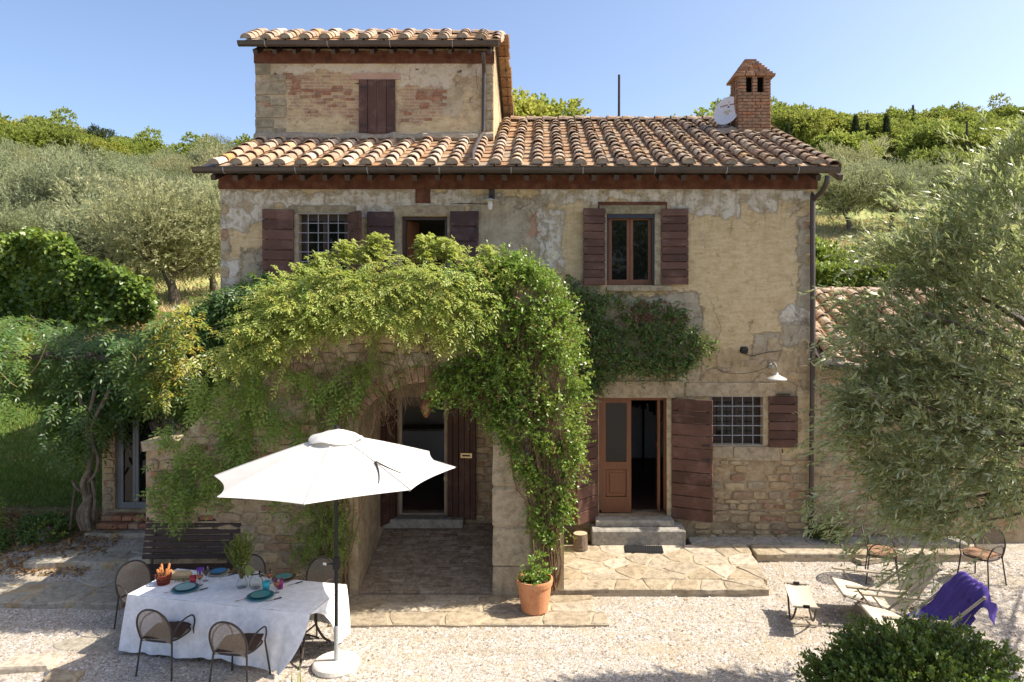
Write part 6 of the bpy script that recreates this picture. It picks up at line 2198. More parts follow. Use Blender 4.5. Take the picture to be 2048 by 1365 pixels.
# ------------------------------------------------------------------ star jasmine on the porch pillar and front
jas = empty('star_jasmine', 'glossy bright green climber wrapping the porch pillar down to the terrace', 'climber', (.16, -1.95, .1))
JO = np.array(jas.location)
polyB = [(905, 530), (985, 512), (1040, 512), (1084, 545), (1108, 600), (1148, 655), (1138, 690), (1170, 755), (1150, 830), (1166, 905), (1134, 960), (1142, 1020), (1110, 1085), (1085, 1090), (1064, 1060), (1052, 985), (1030, 925), (1012, 880), (985, 845), (930, 800), (885, 790), (868, 812), (862, 775), (905, 730), (935, 690), (930, 620)]
P = wall_points(polyB, 3900, PY - .03, .40)
px, py = pix(P)
bul = np.interp(py, [500, 560, 800, 1090], [.28, .46, .40, .18]) * (.55 + .9 * clump(P, 1.9, 8))
P[:, 1] = PY - .02 - (PY - .02 - P[:, 1]) / .40 * bul
keep = clump(P, 2.6, 1.0) > np.interp(py, [500, 620, 760, 900, 1000], [.26, .36, .44, .45, .42]) * np.where(px < 1030, 1.12, 1.0)
keep &= ~((py > 900) & (px > 1075) & (px < 1118) & (rng.uniform(0, 1, len(P)) < .45))
P = P[keep]
lv = Leaves()
D = np.stack([rng.normal(0, .6, len(P)), -.75 + rng.normal(0, .4, len(P)), rng.normal(-.05, .55, len(P))], 1)
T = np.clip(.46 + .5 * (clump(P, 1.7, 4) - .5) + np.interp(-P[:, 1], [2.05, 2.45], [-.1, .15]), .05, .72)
T = np.where(rng.uniform(0, 1, len(P)) < .04, .95, T)
lv.shoots(P, D, rng.uniform(.12, .26, len(P)), 8, .058, .030, T, .25, 1.0, True, tjit=.10, stem=.0028, nrm=np.tile([.35, -.55, .75], (len(P), 1)))
Pa = wall_points([(868, 745), (935, 700), (1010, 720), (1035, 900), (1015, 880), (985, 850), (935, 800), (880, 800)], 420, PY - .03, .28)
n = len(Pa)
lv.shoots(Pa, np.stack([rng.normal(-.15, .6, n), -.75 + rng.normal(0, .4, n), rng.normal(-.2, .5, n)], 1), rng.uniform(.12, .28, n), 8, .058, .030, np.clip(.34 + rng.normal(0, .14, n), .02, .8), .3, 1.0, True, tjit=.1, stem=.0028)
# over the parapet and down its far side
n = 900
Q = np.stack([rng.uniform(-.95, PXR + .05, n), rng.uniform(PY - .3, -1.1, n), np.zeros(n)], 1)
Q[:, 2] = np.interp(Q[:, 0], [PXR - .62, PXR - .2, PXR], [PTOP, PTOP - .22, PTOP - .75]) + rng.uniform(-.08, .24, n)
lv.shoots(Q, np.stack([rng.normal(.1, .5, n), rng.normal(-.3, .5, n), rng.uniform(.1, 1, n)], 1), rng.uniform(.15, .3, n), 8, .058, .030, .5, .3, 1.0, True, stem=.0028)
n = 900
Q = np.stack([PXR + .02 + rng.uniform(0, .12, n), rng.uniform(PY, -.4, n), rng.uniform(2.0, PTOP - .7, n)], 1)
Q = Q[clump(Q, 2.4, 3) > .40]; n = len(Q)
lv.shoots(Q, np.stack([rng.uniform(.2, 1, n), rng.normal(0, .5, n), rng.normal(0, .5, n)], 1), rng.uniform(.10, .22, n), 7, .058, .030, .45, .3, 1.0, True, stem=.0028)
# stray shoots all along the outline
n = 110
Q = wall_points([(1120, 560), (1150, 620), (1172, 740), (1168, 860), (1140, 860), (1140, 700), (1100, 560)], n, PY + .0, .3)
lv.shoots(Q, np.stack([rng.normal(.7, .4, n), rng.normal(-.2, .4, n), rng.normal(.15, .5, n)], 1), rng.uniform(.12, .26, n), 8, .055, .03, .58, .25, 1.0, True)
n = 30
Q = wall_points([(1135, 830), (1160, 840), (1160, 960), (1135, 960)], n, PY + .0, .2)
lv.shoots(Q, np.stack([rng.normal(.4, .3, n), rng.normal(-.2, .3, n), rng.normal(.2, .4, n)], 1), .30, 9, .055, .03, .5, .2, 1.0, True)
n = 26
Q = np.stack([rng.uniform(-.8, -.1, n), rng.uniform(PY - .3, PY + .3, n), np.full(n, PTOP + .12)], 1)
lv.shoots(Q, np.stack([rng.normal(.1, .35, n), rng.normal(0, .3, n), rng.uniform(.6, 1.2, n)], 1), rng.uniform(.3, .5, n), 10, .05, .026, .6, .1, .9, True)
lv.build(jas, M['jasmine'], M['twig'], off=JO)
b = MB()
for k in range(46):
    a = Vector((random.uniform(.02, .22), PY - random.uniform(-.02, .10), random.uniform(.10, .25)))
    e_ = W(random.uniform(1010, 1145), random.uniform(560, 900), PY - random.uniform(.03, .3))
    b.tube([p_ - Vector(JO) for p_ in wiggle(a, e_, .10)], [random.uniform(.010, .02)] * 12 + [.006] * 10 if False else random.uniform(.006, .014), 5)
for k in range(150):
    c = W(random.uniform(1030, 1150), random.uniform(620, 1000), PY - random.uniform(.1, .32))
    d_ = Vector((random.uniform(-.3, .35), random.uniform(-.08, .08), random.uniform(-.55, .2)))
    b.tube([p_ - Vector(JO) for p_ in wiggle(c, c + d_, .04, 4)], .0045, 4)
b.build('trunk', M['twig'], jas)

# ------------------------------------------------------------------ feathery climber over the stair wall
fea = empty('feathery_climber', 'yellow green feathery climber tumbling over the porch parapet', 'climber', (-2.95, -2.2, .1))
FO = np.array(fea.location)
lv = Leaves()
polyA = [(495, 665), (540, 610), (595, 570), (650, 552), (690, 540), (740, 540), (790, 548), (850, 540), (900, 542), (990, 535), (1010, 600), (985, 650), (950, 690), (890, 700), (830, 675), (780, 628), (700, 665), (640, 690), (560, 725), (500, 722), (462, 695)]
P = wall_points(polyA, 1650, PY - .03, .62)
px, py = pix(P)
P = P[clump(P, 2.0, 2.0) > np.interp(py, [500, 600, 740], [.36, .46, .58])]
n = len(P)
D = np.stack([rng.normal(-.25, .55, n), -.7 + rng.normal(0, .35, n), rng.normal(.12, .45, n)], 1)
T = np.clip(.54 + .95 * (clump(P, 1.8, 7) - .5) + rng.normal(0, .16, n), .03, .98)
lv.shoots(P, D, rng.uniform(.18, .32, n), 9, .080, .027, T, .45, .95, False, True, .08, .0022)
# arching leaders
polyA2 = [(465, 705), (560, 620), (700, 560), (950, 555), (950, 650), (700, 645), (560, 710)]
n = 300
P = wall_points(polyA2, n, PY - .25, .35)
D = np.stack([rng.normal(-.55, .5, n), -.8 + rng.normal(0, .3, n), rng.uniform(-.2, .6, n)], 1)
for k in range(7):
    t = (k + 1) / 7
    Lh = .52
    Q = P + unit(D) * Lh * t - UP * (.45 * Lh * t * t)
    dd = np.cross(unit(D), UP) * (1 if k % 2 else -1) * .8 + unit(D) * .7 - UP * .2
    lv.shoots(Q, dd, .17, 9, .070, .024, np.clip(.66 + .1 * k / 7 + rng.normal(0, .1, n), 0, .95), .4, .95, False, True, .07, .002)
lv.stems(np.stack([P + unit(D) * .52 * t - UP * (.45 * .52 * t * t) for t in (0, .33, .66, 1)], 1), .004)
# upright plumes in front of the balcony door and windows
for (px_, py_, h_, nn) in ((757, 525, .42, 26), (848, 525, .40, 26), (888, 520, .32, 16), (700, 525, .30, 18), (735, 530, .26, 14), (640, 545, .26, 14), (655, 535, .2, 10), (975, 520, .2, 8), (905, 522, .22, 10), (600, 560, .22, 12), (545, 600, .2, 12)):
    c = np.array(W(px_, py_, PY - .1))
    Q = c + rng.normal(0, .07, (nn, 3)) * np.array([1.1, 1, .3])
    for k in range(6):
        Q2 = Q + UP * h_ * (k + .5) / 6 + rng.normal(0, .012, Q.shape)
        a = rng.uniform(0, 6.28, nn)
        lv.shoots(Q2, np.stack([np.cos(a), np.sin(a), np.full(nn, .55)], 1), .17 * (1 - k / 9), 9, .064, .021, .74, .35, .95, False, True, .08, .002)
    lv.stems(np.stack([Q, Q + UP * h_ * .5, Q + UP * h_], 1), .004)
n = 150
P = wall_points([(480, 690), (520, 630), (580, 570), (650, 545), (700, 538), (900, 535), (980, 530), (980, 560), (700, 570), (600, 610), (540, 680)], n, PY - .2, .4)
D = np.stack([rng.normal(-.35, .6, n), -.3 + rng.normal(0, .5, n), rng.uniform(.1, .8, n)], 1)
for k in range(6):
    t = (k + 1) / 6; Lh = .40
    Q = P + unit(D) * Lh * t - UP * (.25 * Lh * t * t)
    lv.shoots(Q, np.cross(unit(D), UP) * (1 if k % 2 else -1) * .8 + unit(D) * .7, .15, 7, .060, .020, np.clip(.70 + rng.normal(0, .12, n), 0, .98), .4, .95, False, True, .07, .002)
lv.stems(np.stack([P + unit(D) * .40 * t - UP * (.25 * .40 * t * t) for t in (0, .33, .66, 1)], 1), .004)
# lower hangings towards the stair foot, tint darkened downward to paint their shade
polyA3 = [(470, 690), (600, 735), (700, 705), (760, 740), (715, 800), (650, 850), (620, 930), (590, 985), (530, 1000), (470, 985), (400, 1030), (345, 1030), (318, 975), (350, 890), (345, 830), (400, 770)]
P = wall_points(polyA3, 1200, PY - .03, .42)
px, py = pix(P)
P = P[clump(P, 1.7, 5.0) > np.interp(py, [700, 850, 1000], [.34, .42, .50])]
n = len(P)
D = np.stack([rng.normal(-.15, .5, n), -.7 + rng.normal(0, .35, n), rng.normal(-.35, .45, n)], 1)
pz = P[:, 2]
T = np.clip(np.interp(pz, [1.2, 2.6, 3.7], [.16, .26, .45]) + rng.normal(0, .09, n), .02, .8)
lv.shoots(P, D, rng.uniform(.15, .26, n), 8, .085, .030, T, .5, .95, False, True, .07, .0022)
# sparse growth on the wall either side of the arch
for poly, n0, th in (([(600, 760), (720, 720), (800, 690), (880, 730), (840, 750), (760, 790), (715, 850), (690, 1000), (700, 1060), (640, 1110), (590, 1100), (610, 1000), (620, 880)], 330, .15), ([(690, 990), (712, 990), (712, 1100), (660, 1120), (655, 1020)], 60, .12), ([(560, 1010), (700, 1000), (690, 1130), (600, 1130)], 130, .10)):
    P = wall_points(poly, n0, PY - .02, th)
    n = len(P)
    lv.shoots(P, np.stack([rng.normal(0, .6, n), -.6 + rng.normal(0, .3, n), rng.normal(-.1, .5, n)], 1), .18, 9, .055, .017, np.clip(.28 + rng.normal(0, .12, n), 0, .7), .5, .95, False, True, .08, .0022)
# hanging sprigs
for (px_, y0, y1, tn, w_) in ((553, 718, 905, .42, .10), (748, 645, 735, .40, .09), (1000, 730, 760, .4, .05), (770, 575, 655, .55, .08)):
    nn = 26
    tt = np.linspace(0, 1, nn)
    c = np.stack([np.array(W(px_ + 5 * math.sin(t * 5), y0 + (y1 - y0) * t, PY - .45)) for t in tt])
    for q in range(3):
        a = rng.uniform(0, 6.28, nn)
        lv.shoots(c + rng.normal(0, .012, c.shape), np.stack([np.cos(a), np.sin(a), -.2 + 0 * a], 1), w_ * 1.25, 7, .045, .014, tn, .4, .95, False, True, .07, .002)
    lv.stems(c[None], .004)
lv.build(fea, M['feather'], M['greentwig'], off=FO)
# woody stems and the brown dead twigs hung round the arch
b = MB()
for k in range(34):
    x0 = random.uniform(-3.5, -2.95)
    a = Vector((x0, PY - .03, .05)); e_ = W(random.uniform(600, 760), random.uniform(720, 900), PY - random.uniform(.02, .12))
    b.tube([p_ - Vector(FO) for p_ in wiggle(a, e_, .10)], random.uniform(.005, .016), 5)
for k in range(60):
    a = W(random.uniform(560, 930), random.uniform(640, 720), PY - random.uniform(.02, .10)); e_ = a + Vector((random.uniform(-.5, .5), random.uniform(-.05, .02), random.uniform(-1.1, -.3)))
    b.tube([p_ - Vector(FO) for p_ in wiggle(a, e_, .06, 5)], random.uniform(.003, .007), 4)
b.build('trunk', M['twig'], fea)
b = MB()
for k in range(230):
    t = random.uniform(-a0, .15)
    p0 = Vector((acx + (ar + .02) * math.sin(t) , random.uniform(PY - .03, PY + .7), azc + (ar - .01) * math.cos(t)))
    d_ = Vector((random.uniform(-.02, .16), random.uniform(-.1, .1), -random.uniform(.08, .42)))
    b.tube([p_ - Vector(FO) for p_ in wiggle(p0, p0 + d_, .025, 3)], .003, 4)
for k in range(240):
    p0 = W(random.uniform(640, 800), random.uniform(700, 850), PY - random.uniform(.01, .1))
    d_ = Vector((random.uniform(-.2, .2), 0, random.uniform(-.3, .1)))
    b.tube([p_ - Vector(FO) for p_ in wiggle(p0, p0 + d_, .03, 3)], .003, 4)
tag(b.build('dead_twigs', M['twig'], fea), kind='stuff')

# ------------------------------------------------------------------ creeper on the facade between porch and window
cre = empty('wall_creeper', 'dark green creeper on the facade below the right upper window', 'climber', (.6, -.05, 2.8))
KO = np.array(cre.location)
lv = Leaves()
polyC = [(1128, 545), (1170, 575), (1212, 590), (1300, 600), (1365, 612), (1392, 650), (1412, 690), (1395, 712), (1370, 740), (1330, 752), (1255, 745), (1215, 762), (1170, 800), (1140, 780)]
P = wall_points(polyC, 1900, -.03, .20)
px, py = pix(P)
P = P[(clump(P, 2.2, 3) > np.interp(px, [1130, 1200, 1260, 1400], [.15, .22, .38, .34])) | (py > 700) & (px > 1290)]
n = len(P)
T = np.clip(.40 + rng.normal(0, .14, n), .02, .72)
px, py = pix(P)
T = np.where((py < 650) & (px > 1230) & (rng.uniform(0, 1, n) < .28), .97, T)
lv.shoots(P, np.stack([rng.normal(.1, .6, n), -.6 + rng.normal(0, .3, n), rng.normal(-.15, .5, n)], 1), rng.uniform(.10, .22, n), 7, .055, .030, T, .35, 1.0, True, tjit=.06, stem=.0028, nrm=np.tile([.2, -.8, .5], (n, 1)))
n = 40
P = wall_points([(1370, 640), (1425, 690), (1420, 710), (1380, 700)], n, -.1, .2)
lv.shoots(P, np.stack([rng.normal(.5, .3, n), -.4 + rng.normal(0, .3, n), rng.normal(0, .4, n)], 1), .25, 8, .052, .028, .62, .3, 1, True)
lv.build(cre, M['wallivy'], M['twig'], off=KO)
b = MB()
for k in range(70):
    a = W(random.uniform(1150, 1340), random.uniform(600, 760), -.02); e_ = a + Vector((random.uniform(-.5, .5), 0, random.uniform(-.4, .4)))
    b.tube([p_ - Vector(KO) for p_ in wiggle(a, e_, .05, 5)], random.uniform(.003, .007), 4)
for pts in ([(1325, 765), (1333, 780), (1338, 795), (1345, 805)], [(1440, 700), (1432, 720), (1438, 740), (1450, 748)], [(1425, 690), (1442, 660), (1432, 630)], [(1120, 570), (1150, 580), (1160, 605)]):
    b.tube([p_ - Vector(KO) for p_ in smooth_curve([W(*q, -.05) for q in pts], 4)], .005, 4)
tag(b.build('stems', M['greentwig'], cre), kind='stuff')

# ------------------------------------------------------------------ wisteria over the pergola
wis = empty('wisteria', 'large dark wisteria spreading over a pergola left of the house, twisted trunk', 'climber', (-8.25, -.75, .5))
WIO = np.array(wis.location)
lv = Leaves()
polyD = [(-160, 640), (0, 640), (60, 648), (130, 690), (200, 668), (290, 665), (345, 660), (400, 610), (450, 590), (520, 560), (575, 550), (600, 590), (560, 640), (510, 680), (465, 720), (440, 790), (400, 835), (355, 800), (300, 815), (255, 838), (205, 870), (165, 915), (125, 880), (85, 825), (30, 785), (-160, 770)]
npts = 5600
poly = np.array(polyD, float)
lo, hi = poly.min(0), poly.max(0)
q = rng.uniform(lo, hi, (npts * 4, 2)); q = q[in_poly(q[:, 0], q[:, 1], poly)][:npts]
yy = np.where(q[:, 0] > 380, rng.uniform(-.9, -.15, len(q)), rng.uniform(-.62, 1.3, len(q)))
tips_ = (q[:, 0] < 90) & (rng.uniform(0, 1, len(q)) < .5) | (np.hypot((q[:, 0] - 370) / 60, (q[:, 1] - 700) / 90) < 1) & (rng.uniform(0, 1, len(q)) < .35)
yy = np.where(tips_, rng.uniform(-1.7, -.9, len(q)), yy)
dref = 12.9
P = np.stack([(q[:, 0] - VPX) * dref / FOC, yy, CAMZ - (q[:, 1] - HZY) * dref / FOC], 1)
P = P[clump(P, 1.6, 9) > .24]
n = len(P)
D = np.stack([rng.normal(-.1, .6, n), -.7 + rng.normal(0, .4, n), rng.normal(.05, .4, n)], 1)
T = np.clip(.22 + .22 * (clump(P, 1.2, 3)) - .08 + rng.normal(0, .07, n), .02, .55)
px, py = pix(P)
yel = np.exp(-((px - 372) / 55) ** 2 - ((py - 690) / 85) ** 2) * .55 + np.exp(-((px - 55) / 75) ** 2 - ((py - 700) / 45) ** 2) * .45 + np.exp(-((px - 330) / 40) ** 2 - ((py - 770) / 30) ** 2) * .4
T = np.clip(T + .75 * yel * rng.uniform(.0, 1.1, n), 0, .95)
lv.shoots(P, D, rng.uniform(.24, .40, n), 11, .105, .036, T, .55, .95, False, True, .05, .003)
n = 210
P = wall_points([(115, 800), (225, 800), (215, 860), (195, 900), (175, 915), (150, 905), (130, 870)], n, -.45, .5)
lv.shoots(P, np.stack([rng.normal(0, .6, n), -.5 + rng.normal(0, .4, n), rng.normal(-.3, .4, n)], 1), .26, 9, .09, .034, np.clip(.2 + rng.normal(0, .09, n), .02, .6), .55, .95, False, True, .05, .003)
# light tips, curling tendrils
n = 90
P = wall_points([(310, 650), (420, 600), (440, 700), (350, 800), (300, 780)], n, -1.5, .3)
lv.shoots(P, np.stack([rng.normal(0, .6, n), -.6 + rng.normal(0, .3, n), rng.normal(.2, .5, n)], 1), .28, 11, .09, .03, np.clip(.72 + rng.normal(0, .12, n), .4, 1), .5, .95, False, True, .06, .003)
lv.build(wis, M['wisteria'], M['greentwig'], off=WIO)
b = MB()
def wp(px, py, y=-.75): return W(px, py, y) - Vector(WIO)
for k in range(3):
    pts = [(168 + 6 * k, 1062, -.75 - .1 * k), (158 + 8 * k, 1030, -.8), (172 + 4 * k, 1000, -.72), (166 + 9 * k, 965, -.78 + .08 * k), (178, 935, -.8), (172 + 8 * k, 900, -.7), (165 + 10 * k, 850, -.8), (160 + 30 * k, 780, -.8)]
    b.tube(smooth_curve([wp(*p_) for p_ in pts], 5), [.050 - .004 * k] * 16 + [.042] * 12 + [.032] * 8, 8)
b.tube(smooth_curve([wp(176, 965), wp(192, 945), wp(196, 915), wp(186, 890)], 4), .03, 7)
b.tube(smooth_curve([wp(168, 985), wp(152, 975), wp(145, 960)], 4), .025, 7)
b.tube(smooth_curve([wp(185, 1050), wp(190, 1000), wp(184, 960)], 4), .03, 7)
b.tube(smooth_curve([wp(140, 1060, -.6), wp(146, 1010, -.6), wp(150, 980, -.7)], 4), .022, 7)
b.build('trunk', M['bark'], wis, smooth=True)
b = MB()
for pts in ([(93, 690), (75, 730), (50, 760), (62, 775)], [(357, 690), (380, 730), (372, 765), (362, 772)], [(320, 780), (330, 805), (345, 800)], [(0, 745), (20, 765), (35, 775)], [(20, 640), (50, 645), (70, 655)], [(262, 705), (272, 720), (268, 735)], [(65, 655), (70, 640), (60, 630)]):
    b.tube([p_ - Vector(WIO) for p_ in smooth_curve([W(*q, -1.95) for q in pts], 5)], .006, 4)
tag(b.build('tendrils', M['greentwig'], wis), kind='stuff')
perg = empty('pergola', 'wooden pergola under the wisteria at the left', 'pergola', (-8.4, -.9, .5))
for k, (x, y) in enumerate(((-10.9, -.6), (-11.4, .8))):
    b = MB(); z0 = gz(x, y) - .5; b.tube([(x + 8.4, y + .9, z0), (x + 8.4, y + .9, 3.08)], .05, 8); b.build('post', M['deadwood'], perg)
for y in (-.6, .8):
    b = MB(); b.box((-.4, y + .9, 3.1), (4.4, .07, .08)); b.build('beam', M['deadwood'], perg)
for k in range(6):
    b = MB(); b.box((-2.4 + k * .75, 1.0, 3.17), (.05, 1.9, .05)); b.build('crossbar', M['deadwood'], perg)

# ------------------------------------------------------------------ ivy on the bank at the left
ivy = empty('ivy_hedge', 'sunlit ivy hedge on the bank above the lawn at the left', 'hedge', (-13.5, 8.0, 2.2))
IO = np.array(ivy.location)
lv = Leaves()
polyE = [(-150, 470), (0, 478), (60, 456), (140, 470), (195, 518), (255, 530), (320, 560), (335, 620), (280, 640), (100, 655), (-150, 660)]
P = wall_points(polyE, 5200, 8.1, 0)
cl_ = clump(P, .9, 2)
P[:, 1] = 8.1 - .9 * cl_ * rng.uniform(.4, 1.0, len(P)) - .3 * np.sin(P[:, 0] * .9)
P = P[cl_ > .14]
n = len(P)
D = np.stack([rng.normal(.1, .6, n), -.6 + rng.normal(0, .3, n), rng.normal(-.35, .4, n)], 1)
T = np.clip(.30 + .45 * (clump(P, 1.1, 6) - .4) + np.interp(P[:, 2], [4, 6.5], [-.1, .22]) + rng.normal(0, .1, n), .02, .9)
lv.shoots(P, D, rng.uniform(.15, .35, n), 6, .145, .115, T, .4, .9, True, tjit=.08, stem=.005, nrm=np.tile([.35, -.6, .6], (n, 1)))
lv.build(ivy, M['ivy'], M['twig'], off=IO)

# bank stones and straw below the ivy
random.seed(31)
for k in range(26):
    x = random.uniform(-15.5, -9.8); y = random.uniform(7.0, 8.2); s = random.uniform(.2, .5)
    b = MB(); b.bbox((0, 0, 0), (s * 1.3, s, s * .8), s * .18, jit=s * .08)
    tag(b.build('stone', M['lichen'], None, (x, y, gz(x, y) + .05), (0, 0, random.uniform(-1, 1))), 'rough stone of the broken wall at the foot of the ivy bank', 'stone', 'stones of the bank wall')


def blades(n, xf, yf, h0, h1, w_, tint, mask=None, spread=.5, name='grass', mat='grass', label='short grass', zoff=0):
    x, y = rng.uniform(*xf, n), rng.uniform(*yf, n)
    P = np.stack([x, y, terrain(x, y) + zoff], 1)
    if mask is not None: P = P[mask(P)]
    n = len(P)
    lv = Leaves()
    D = np.stack([rng.normal(0, spread, n), rng.normal(0, spread, n), np.ones(n)], 1)
    lv.add(P, D, rdir(n), rng.uniform(h0, h1, n), w_, np.clip(tint + rng.normal(0, .18, n) + .3 * (clump(P, .7) - .5), 0, 1), False)
    o = link(name, lv.mesh(name, M[mat]))
    return tag(o, label, kind='stuff')


blades(42000, (-16, -8.1), (.3, 7.4), .05, .14, .020, .35, label='short lawn grass at the left')
blades(5200, (-14, -7.9), (7.0, 9.4), .15, .5, .03, .4, mat='straw', spread=.9, name='dry_grass', label='straw coloured dry grass on the left bank', mask=lambda P: clump(P, .8, 3) > .45)
blades(6000, (-13.2, -9.3), (7.2, 9.0), .3, .75, .02, .3, mat='straw', spread=1.1, name='dry_grass', label='heap of straw beside the ivy hedge', mask=lambda P: np.hypot((P[:, 0] + 11.7) / 1.3, (P[:, 1] - 8.2) / .9) < 1)
blades(30000, (5.2, 24), (9, 34), .10, .42, .035, .45, mat='straw', spread=.6, name='meadow_grass', label='dry meadow grass on the slope at the right', mask=lambda P: clump(P, .5, 2) > .30)
blades(16000, (5.2, 24), (9, 34), .08, .30, .03, .75, spread=.6, name='meadow_grass', label='green meadow grass on the slope at the right', mask=lambda P: clump(P, .5, 2) < .58)
blades(26000, (-34, -2), (10, 40), .10, .35, .045, .4, mat='straw', spread=.6, name='meadow_grass', label='dry grass between the olive trees')
# fallen leaves
n = 2600
x = rng.uniform(-10.2, -7.4, n); y = rng.uniform(-1.6, .2, n)
kp = (y > -1.45 - .35 * (x + 10) + .25 * np.sin(x * 3)) | (x < -8.6)
x, y = x[kp], y[kp]
lv = Leaves(); n = len(x)
lv.add(np.stack([x, y, terrain(x, y) + rng.uniform(0.0, .05, n) + .01], 1), np.concatenate([rng.normal(size=(n, 2)), rng.normal(0, .3, (n, 1))], 1), UP + rng.normal(0, .4, (n, 3)), rng.uniform(.05, .10, n), .035, rng.uniform(0, 1, n), True)
tag(link('fallen_leaves', lv.mesh('fallen_leaves', M['deadleaf'])), 'brown fallen leaves below the wisteria', kind='stuff')
n = 520
x = rng.uniform(-8, 7, n); y = rng.uniform(-4.4, -.9, n)
lv = Leaves()
lv.add(np.stack([x, y, np.where((np.abs(x) < 3.6) & (y > -2.0), tz(x, y), terrain(x, y)) + .012], 1), np.concatenate([rng.normal(size=(n, 2)), rng.normal(0, .2, (n, 1))], 1), UP + rng.normal(0, .3, (n, 3)), rng.uniform(.025, .06, n), .022, rng.uniform(0, 1, n), False)
tag(link('fallen_leaves', lv.mesh('fallen_leaves', M['deadleaf'])), 'few small dry leaves scattered on the gravel', kind='stuff')


def bush(name, label, cat, loc, r_, nsh, mat, ll, lw, T, group=None, hexa=True, sl=(.15, .3), nl=8, lump=.25, droop=.2):
    e = empty(name, label, cat, loc, 0, group)
    u = rdir(nsh); u[:, 2] = np.abs(u[:, 2]) * 1.0
    rad = rng.uniform(.45, 1.0, nsh) ** .6
    rad *= 1 - lump + lump * 2 * clump(u * 1.0 + np.array(loc), 2.2, 1)
    P = u * rad[:, None] * np.array(r_)
    lv = Leaves()
    lv.shoots(P, u + np.array([0, 0, .35]) + rng.normal(0, .4, u.shape), rng.uniform(*sl, nsh), nl, ll, lw, np.clip(T + rng.normal(0, .12, nsh) + .25 * (clump(P + np.array(loc), 2.5) - .5), 0, .95), droop, 1.0, hexa, tjit=.08, stem=.003)
    lv.build(e, M[mat], M['twig'])
    b = MB()
    for k in range(9):
        a = rng.uniform(0, 6.28); f = rng.uniform(.3, .8)
        b.tube(wiggle((0.03 * k - .1, 0, -.05), (r_[0] * f * math.cos(a), r_[1] * f * math.sin(a), r_[2] * .7), .05, 4), .012, 5)
    b.build('branches', M['twig'], e)
    return e


# round shrub at the lower right, close to the camera
bush('round_shrub', 'dark glossy shrub with small round leaves in the lower right foreground', 'shrub', (4.02, -5.45, 0), (1.12, .85, 1.02), 4200, 'shrub', .046, .033, .48, sl=(.10, .24), nl=9, lump=.22)
# left border plants
bush('border_plant', 'pale yellow green bushy plant at the left edge below the lawn', 'plant', (-10.1, -.55, gz(-10.1, -.5)), (.45, .4, .75), 700, 'feather', .06, .02, .55, hexa=False, sl=(.12, .25))
bush('border_plant', 'dark low plant at the left edge among fallen leaves', 'plant', (-9.65, -1.0, gz(-9.6, -1.0)), (.5, .4, .38), 500, 'wisteria', .06, .03, .25, sl=(.12, .25))
bush('border_plant', 'small green weed at the foot of the wisteria trunk', 'plant', (-8.75, -.55, gz(-8.75, -.5)), (.4, .3, .35), 320, 'wisteria', .06, .03, .3, sl=(.12, .25))
bush('weed_tuft', 'green weed tuft at the foot of the downpipe', 'plant', (5.2, -.18, .25), (.22, .14, .28), 150, 'grass', .06, .014, .3, hexa=False, sl=(.1, .2))
# potted climber
pp = empty('potted_climber', 'young leafy climber growing in the terracotta pot', 'plant', (-.115, -2.63, .46))
lv = Leaves()
for (dx, dy, h_, nn) in ((-.03, 0, .42, 16), (.07, .05, .40, 18), (-.08, .03, .25, 14), (.10, -.05, .22, 12), (0, -.1, .18, 14), (-.14, -.02, .14, 12), (.14, .02, .14, 10)):
    Q = np.array([[dx, dy, 0]]) + np.stack([rng.normal(0, .05, nn), rng.normal(0, .05, nn), np.linspace(.03, h_, nn)], 1)
    a = rng.uniform(0, 6.28, nn)
    lv.shoots(Q, np.stack([np.cos(a), np.sin(a), .3 + 0 * a], 1), .11, 6, .055, .03, .48, .3, 1.0, True, stem=.003)
lv.build(pp, M['jasmine'], M['greentwig'])
b = MB(); b.tube(wiggle((0, 0, -.04), (-.02, 0, .62), .015, 4), .007, 5); b.tube(wiggle((.06, .03, -.04), (.14, .1, .55), .015, 4), .006, 5); b.build('stake', M['twig'], pp)
# spiky plant tips cut by the lower edge of the picture
sp = empty('spiky_plant', 'yellow green sword leaves at the bottom edge in front of the cloth', 'plant', (-2.72, -5.35, 0))
lv = Leaves(); n = 14
D = np.stack([rng.normal(0, .22, n), rng.normal(0, .2, n), np.ones(n)], 1)
lv.add(rng.normal(0, .04, (n, 3)) * np.array([1, 1, 0]), D, rdir(n), rng.uniform(.40, .66, n), .035, rng.uniform(.5, .9, n), False)
lv.build(sp, M['feather'])
# vase branches
lv = Leaves(); n = 46
Q = np.stack([rng.normal(0, .012, n), rng.normal(0, .012, n), np.full(n, .12)], 1)
D = np.stack([rng.normal(0, .22, n), rng.normal(0, .22, n), np.ones(n)], 1)
Lb = rng.uniform(.40, .66, n)
lv.shoots(Q, D, Lb, 20, .085, .018, np.clip(.4 + rng.normal(0, .15, n), 0, 1), .10, .5, False, tjit=.1, stem=.003, t0=.35, up=.3)
n = 40
Q = np.stack([rng.normal(0, .04, n), rng.normal(0, .04, n), rng.uniform(.32, .48, n)], 1)
lv.shoots(Q, rdir(n) + np.array([0, 0, .4]), .12, 6, .045, .02, .75, .2, 1.0, True, stem=.002)
bq = empty('cut_branches', 'bunch of tall green branches standing in the glass vase', 'branches', vz.location)
lv.build(bq, M['bouquet'], M['greentwig'])
for k in range(1):
    l2 = Leaves()
    l2.add(np.array([[.06, -.03, .30]] * 5), np.array([[.7, -.2, -.9], [.9, -.3, -.3], [.6, -.5, -.6], [.9, 0, -.7], [.4, -.4, -1]]), np.tile([.2, -1, .3], (5, 1)), .17, .06, .9, True)
    l2.build(bq, M['bouquet'], lname='fig_leaf')
os_ = empty('olive_sprig', 'cut olive sprig lying on the cloth between basket and red cup', 'sprig', on_table(366, 1165))
lv = Leaves(); n = 5
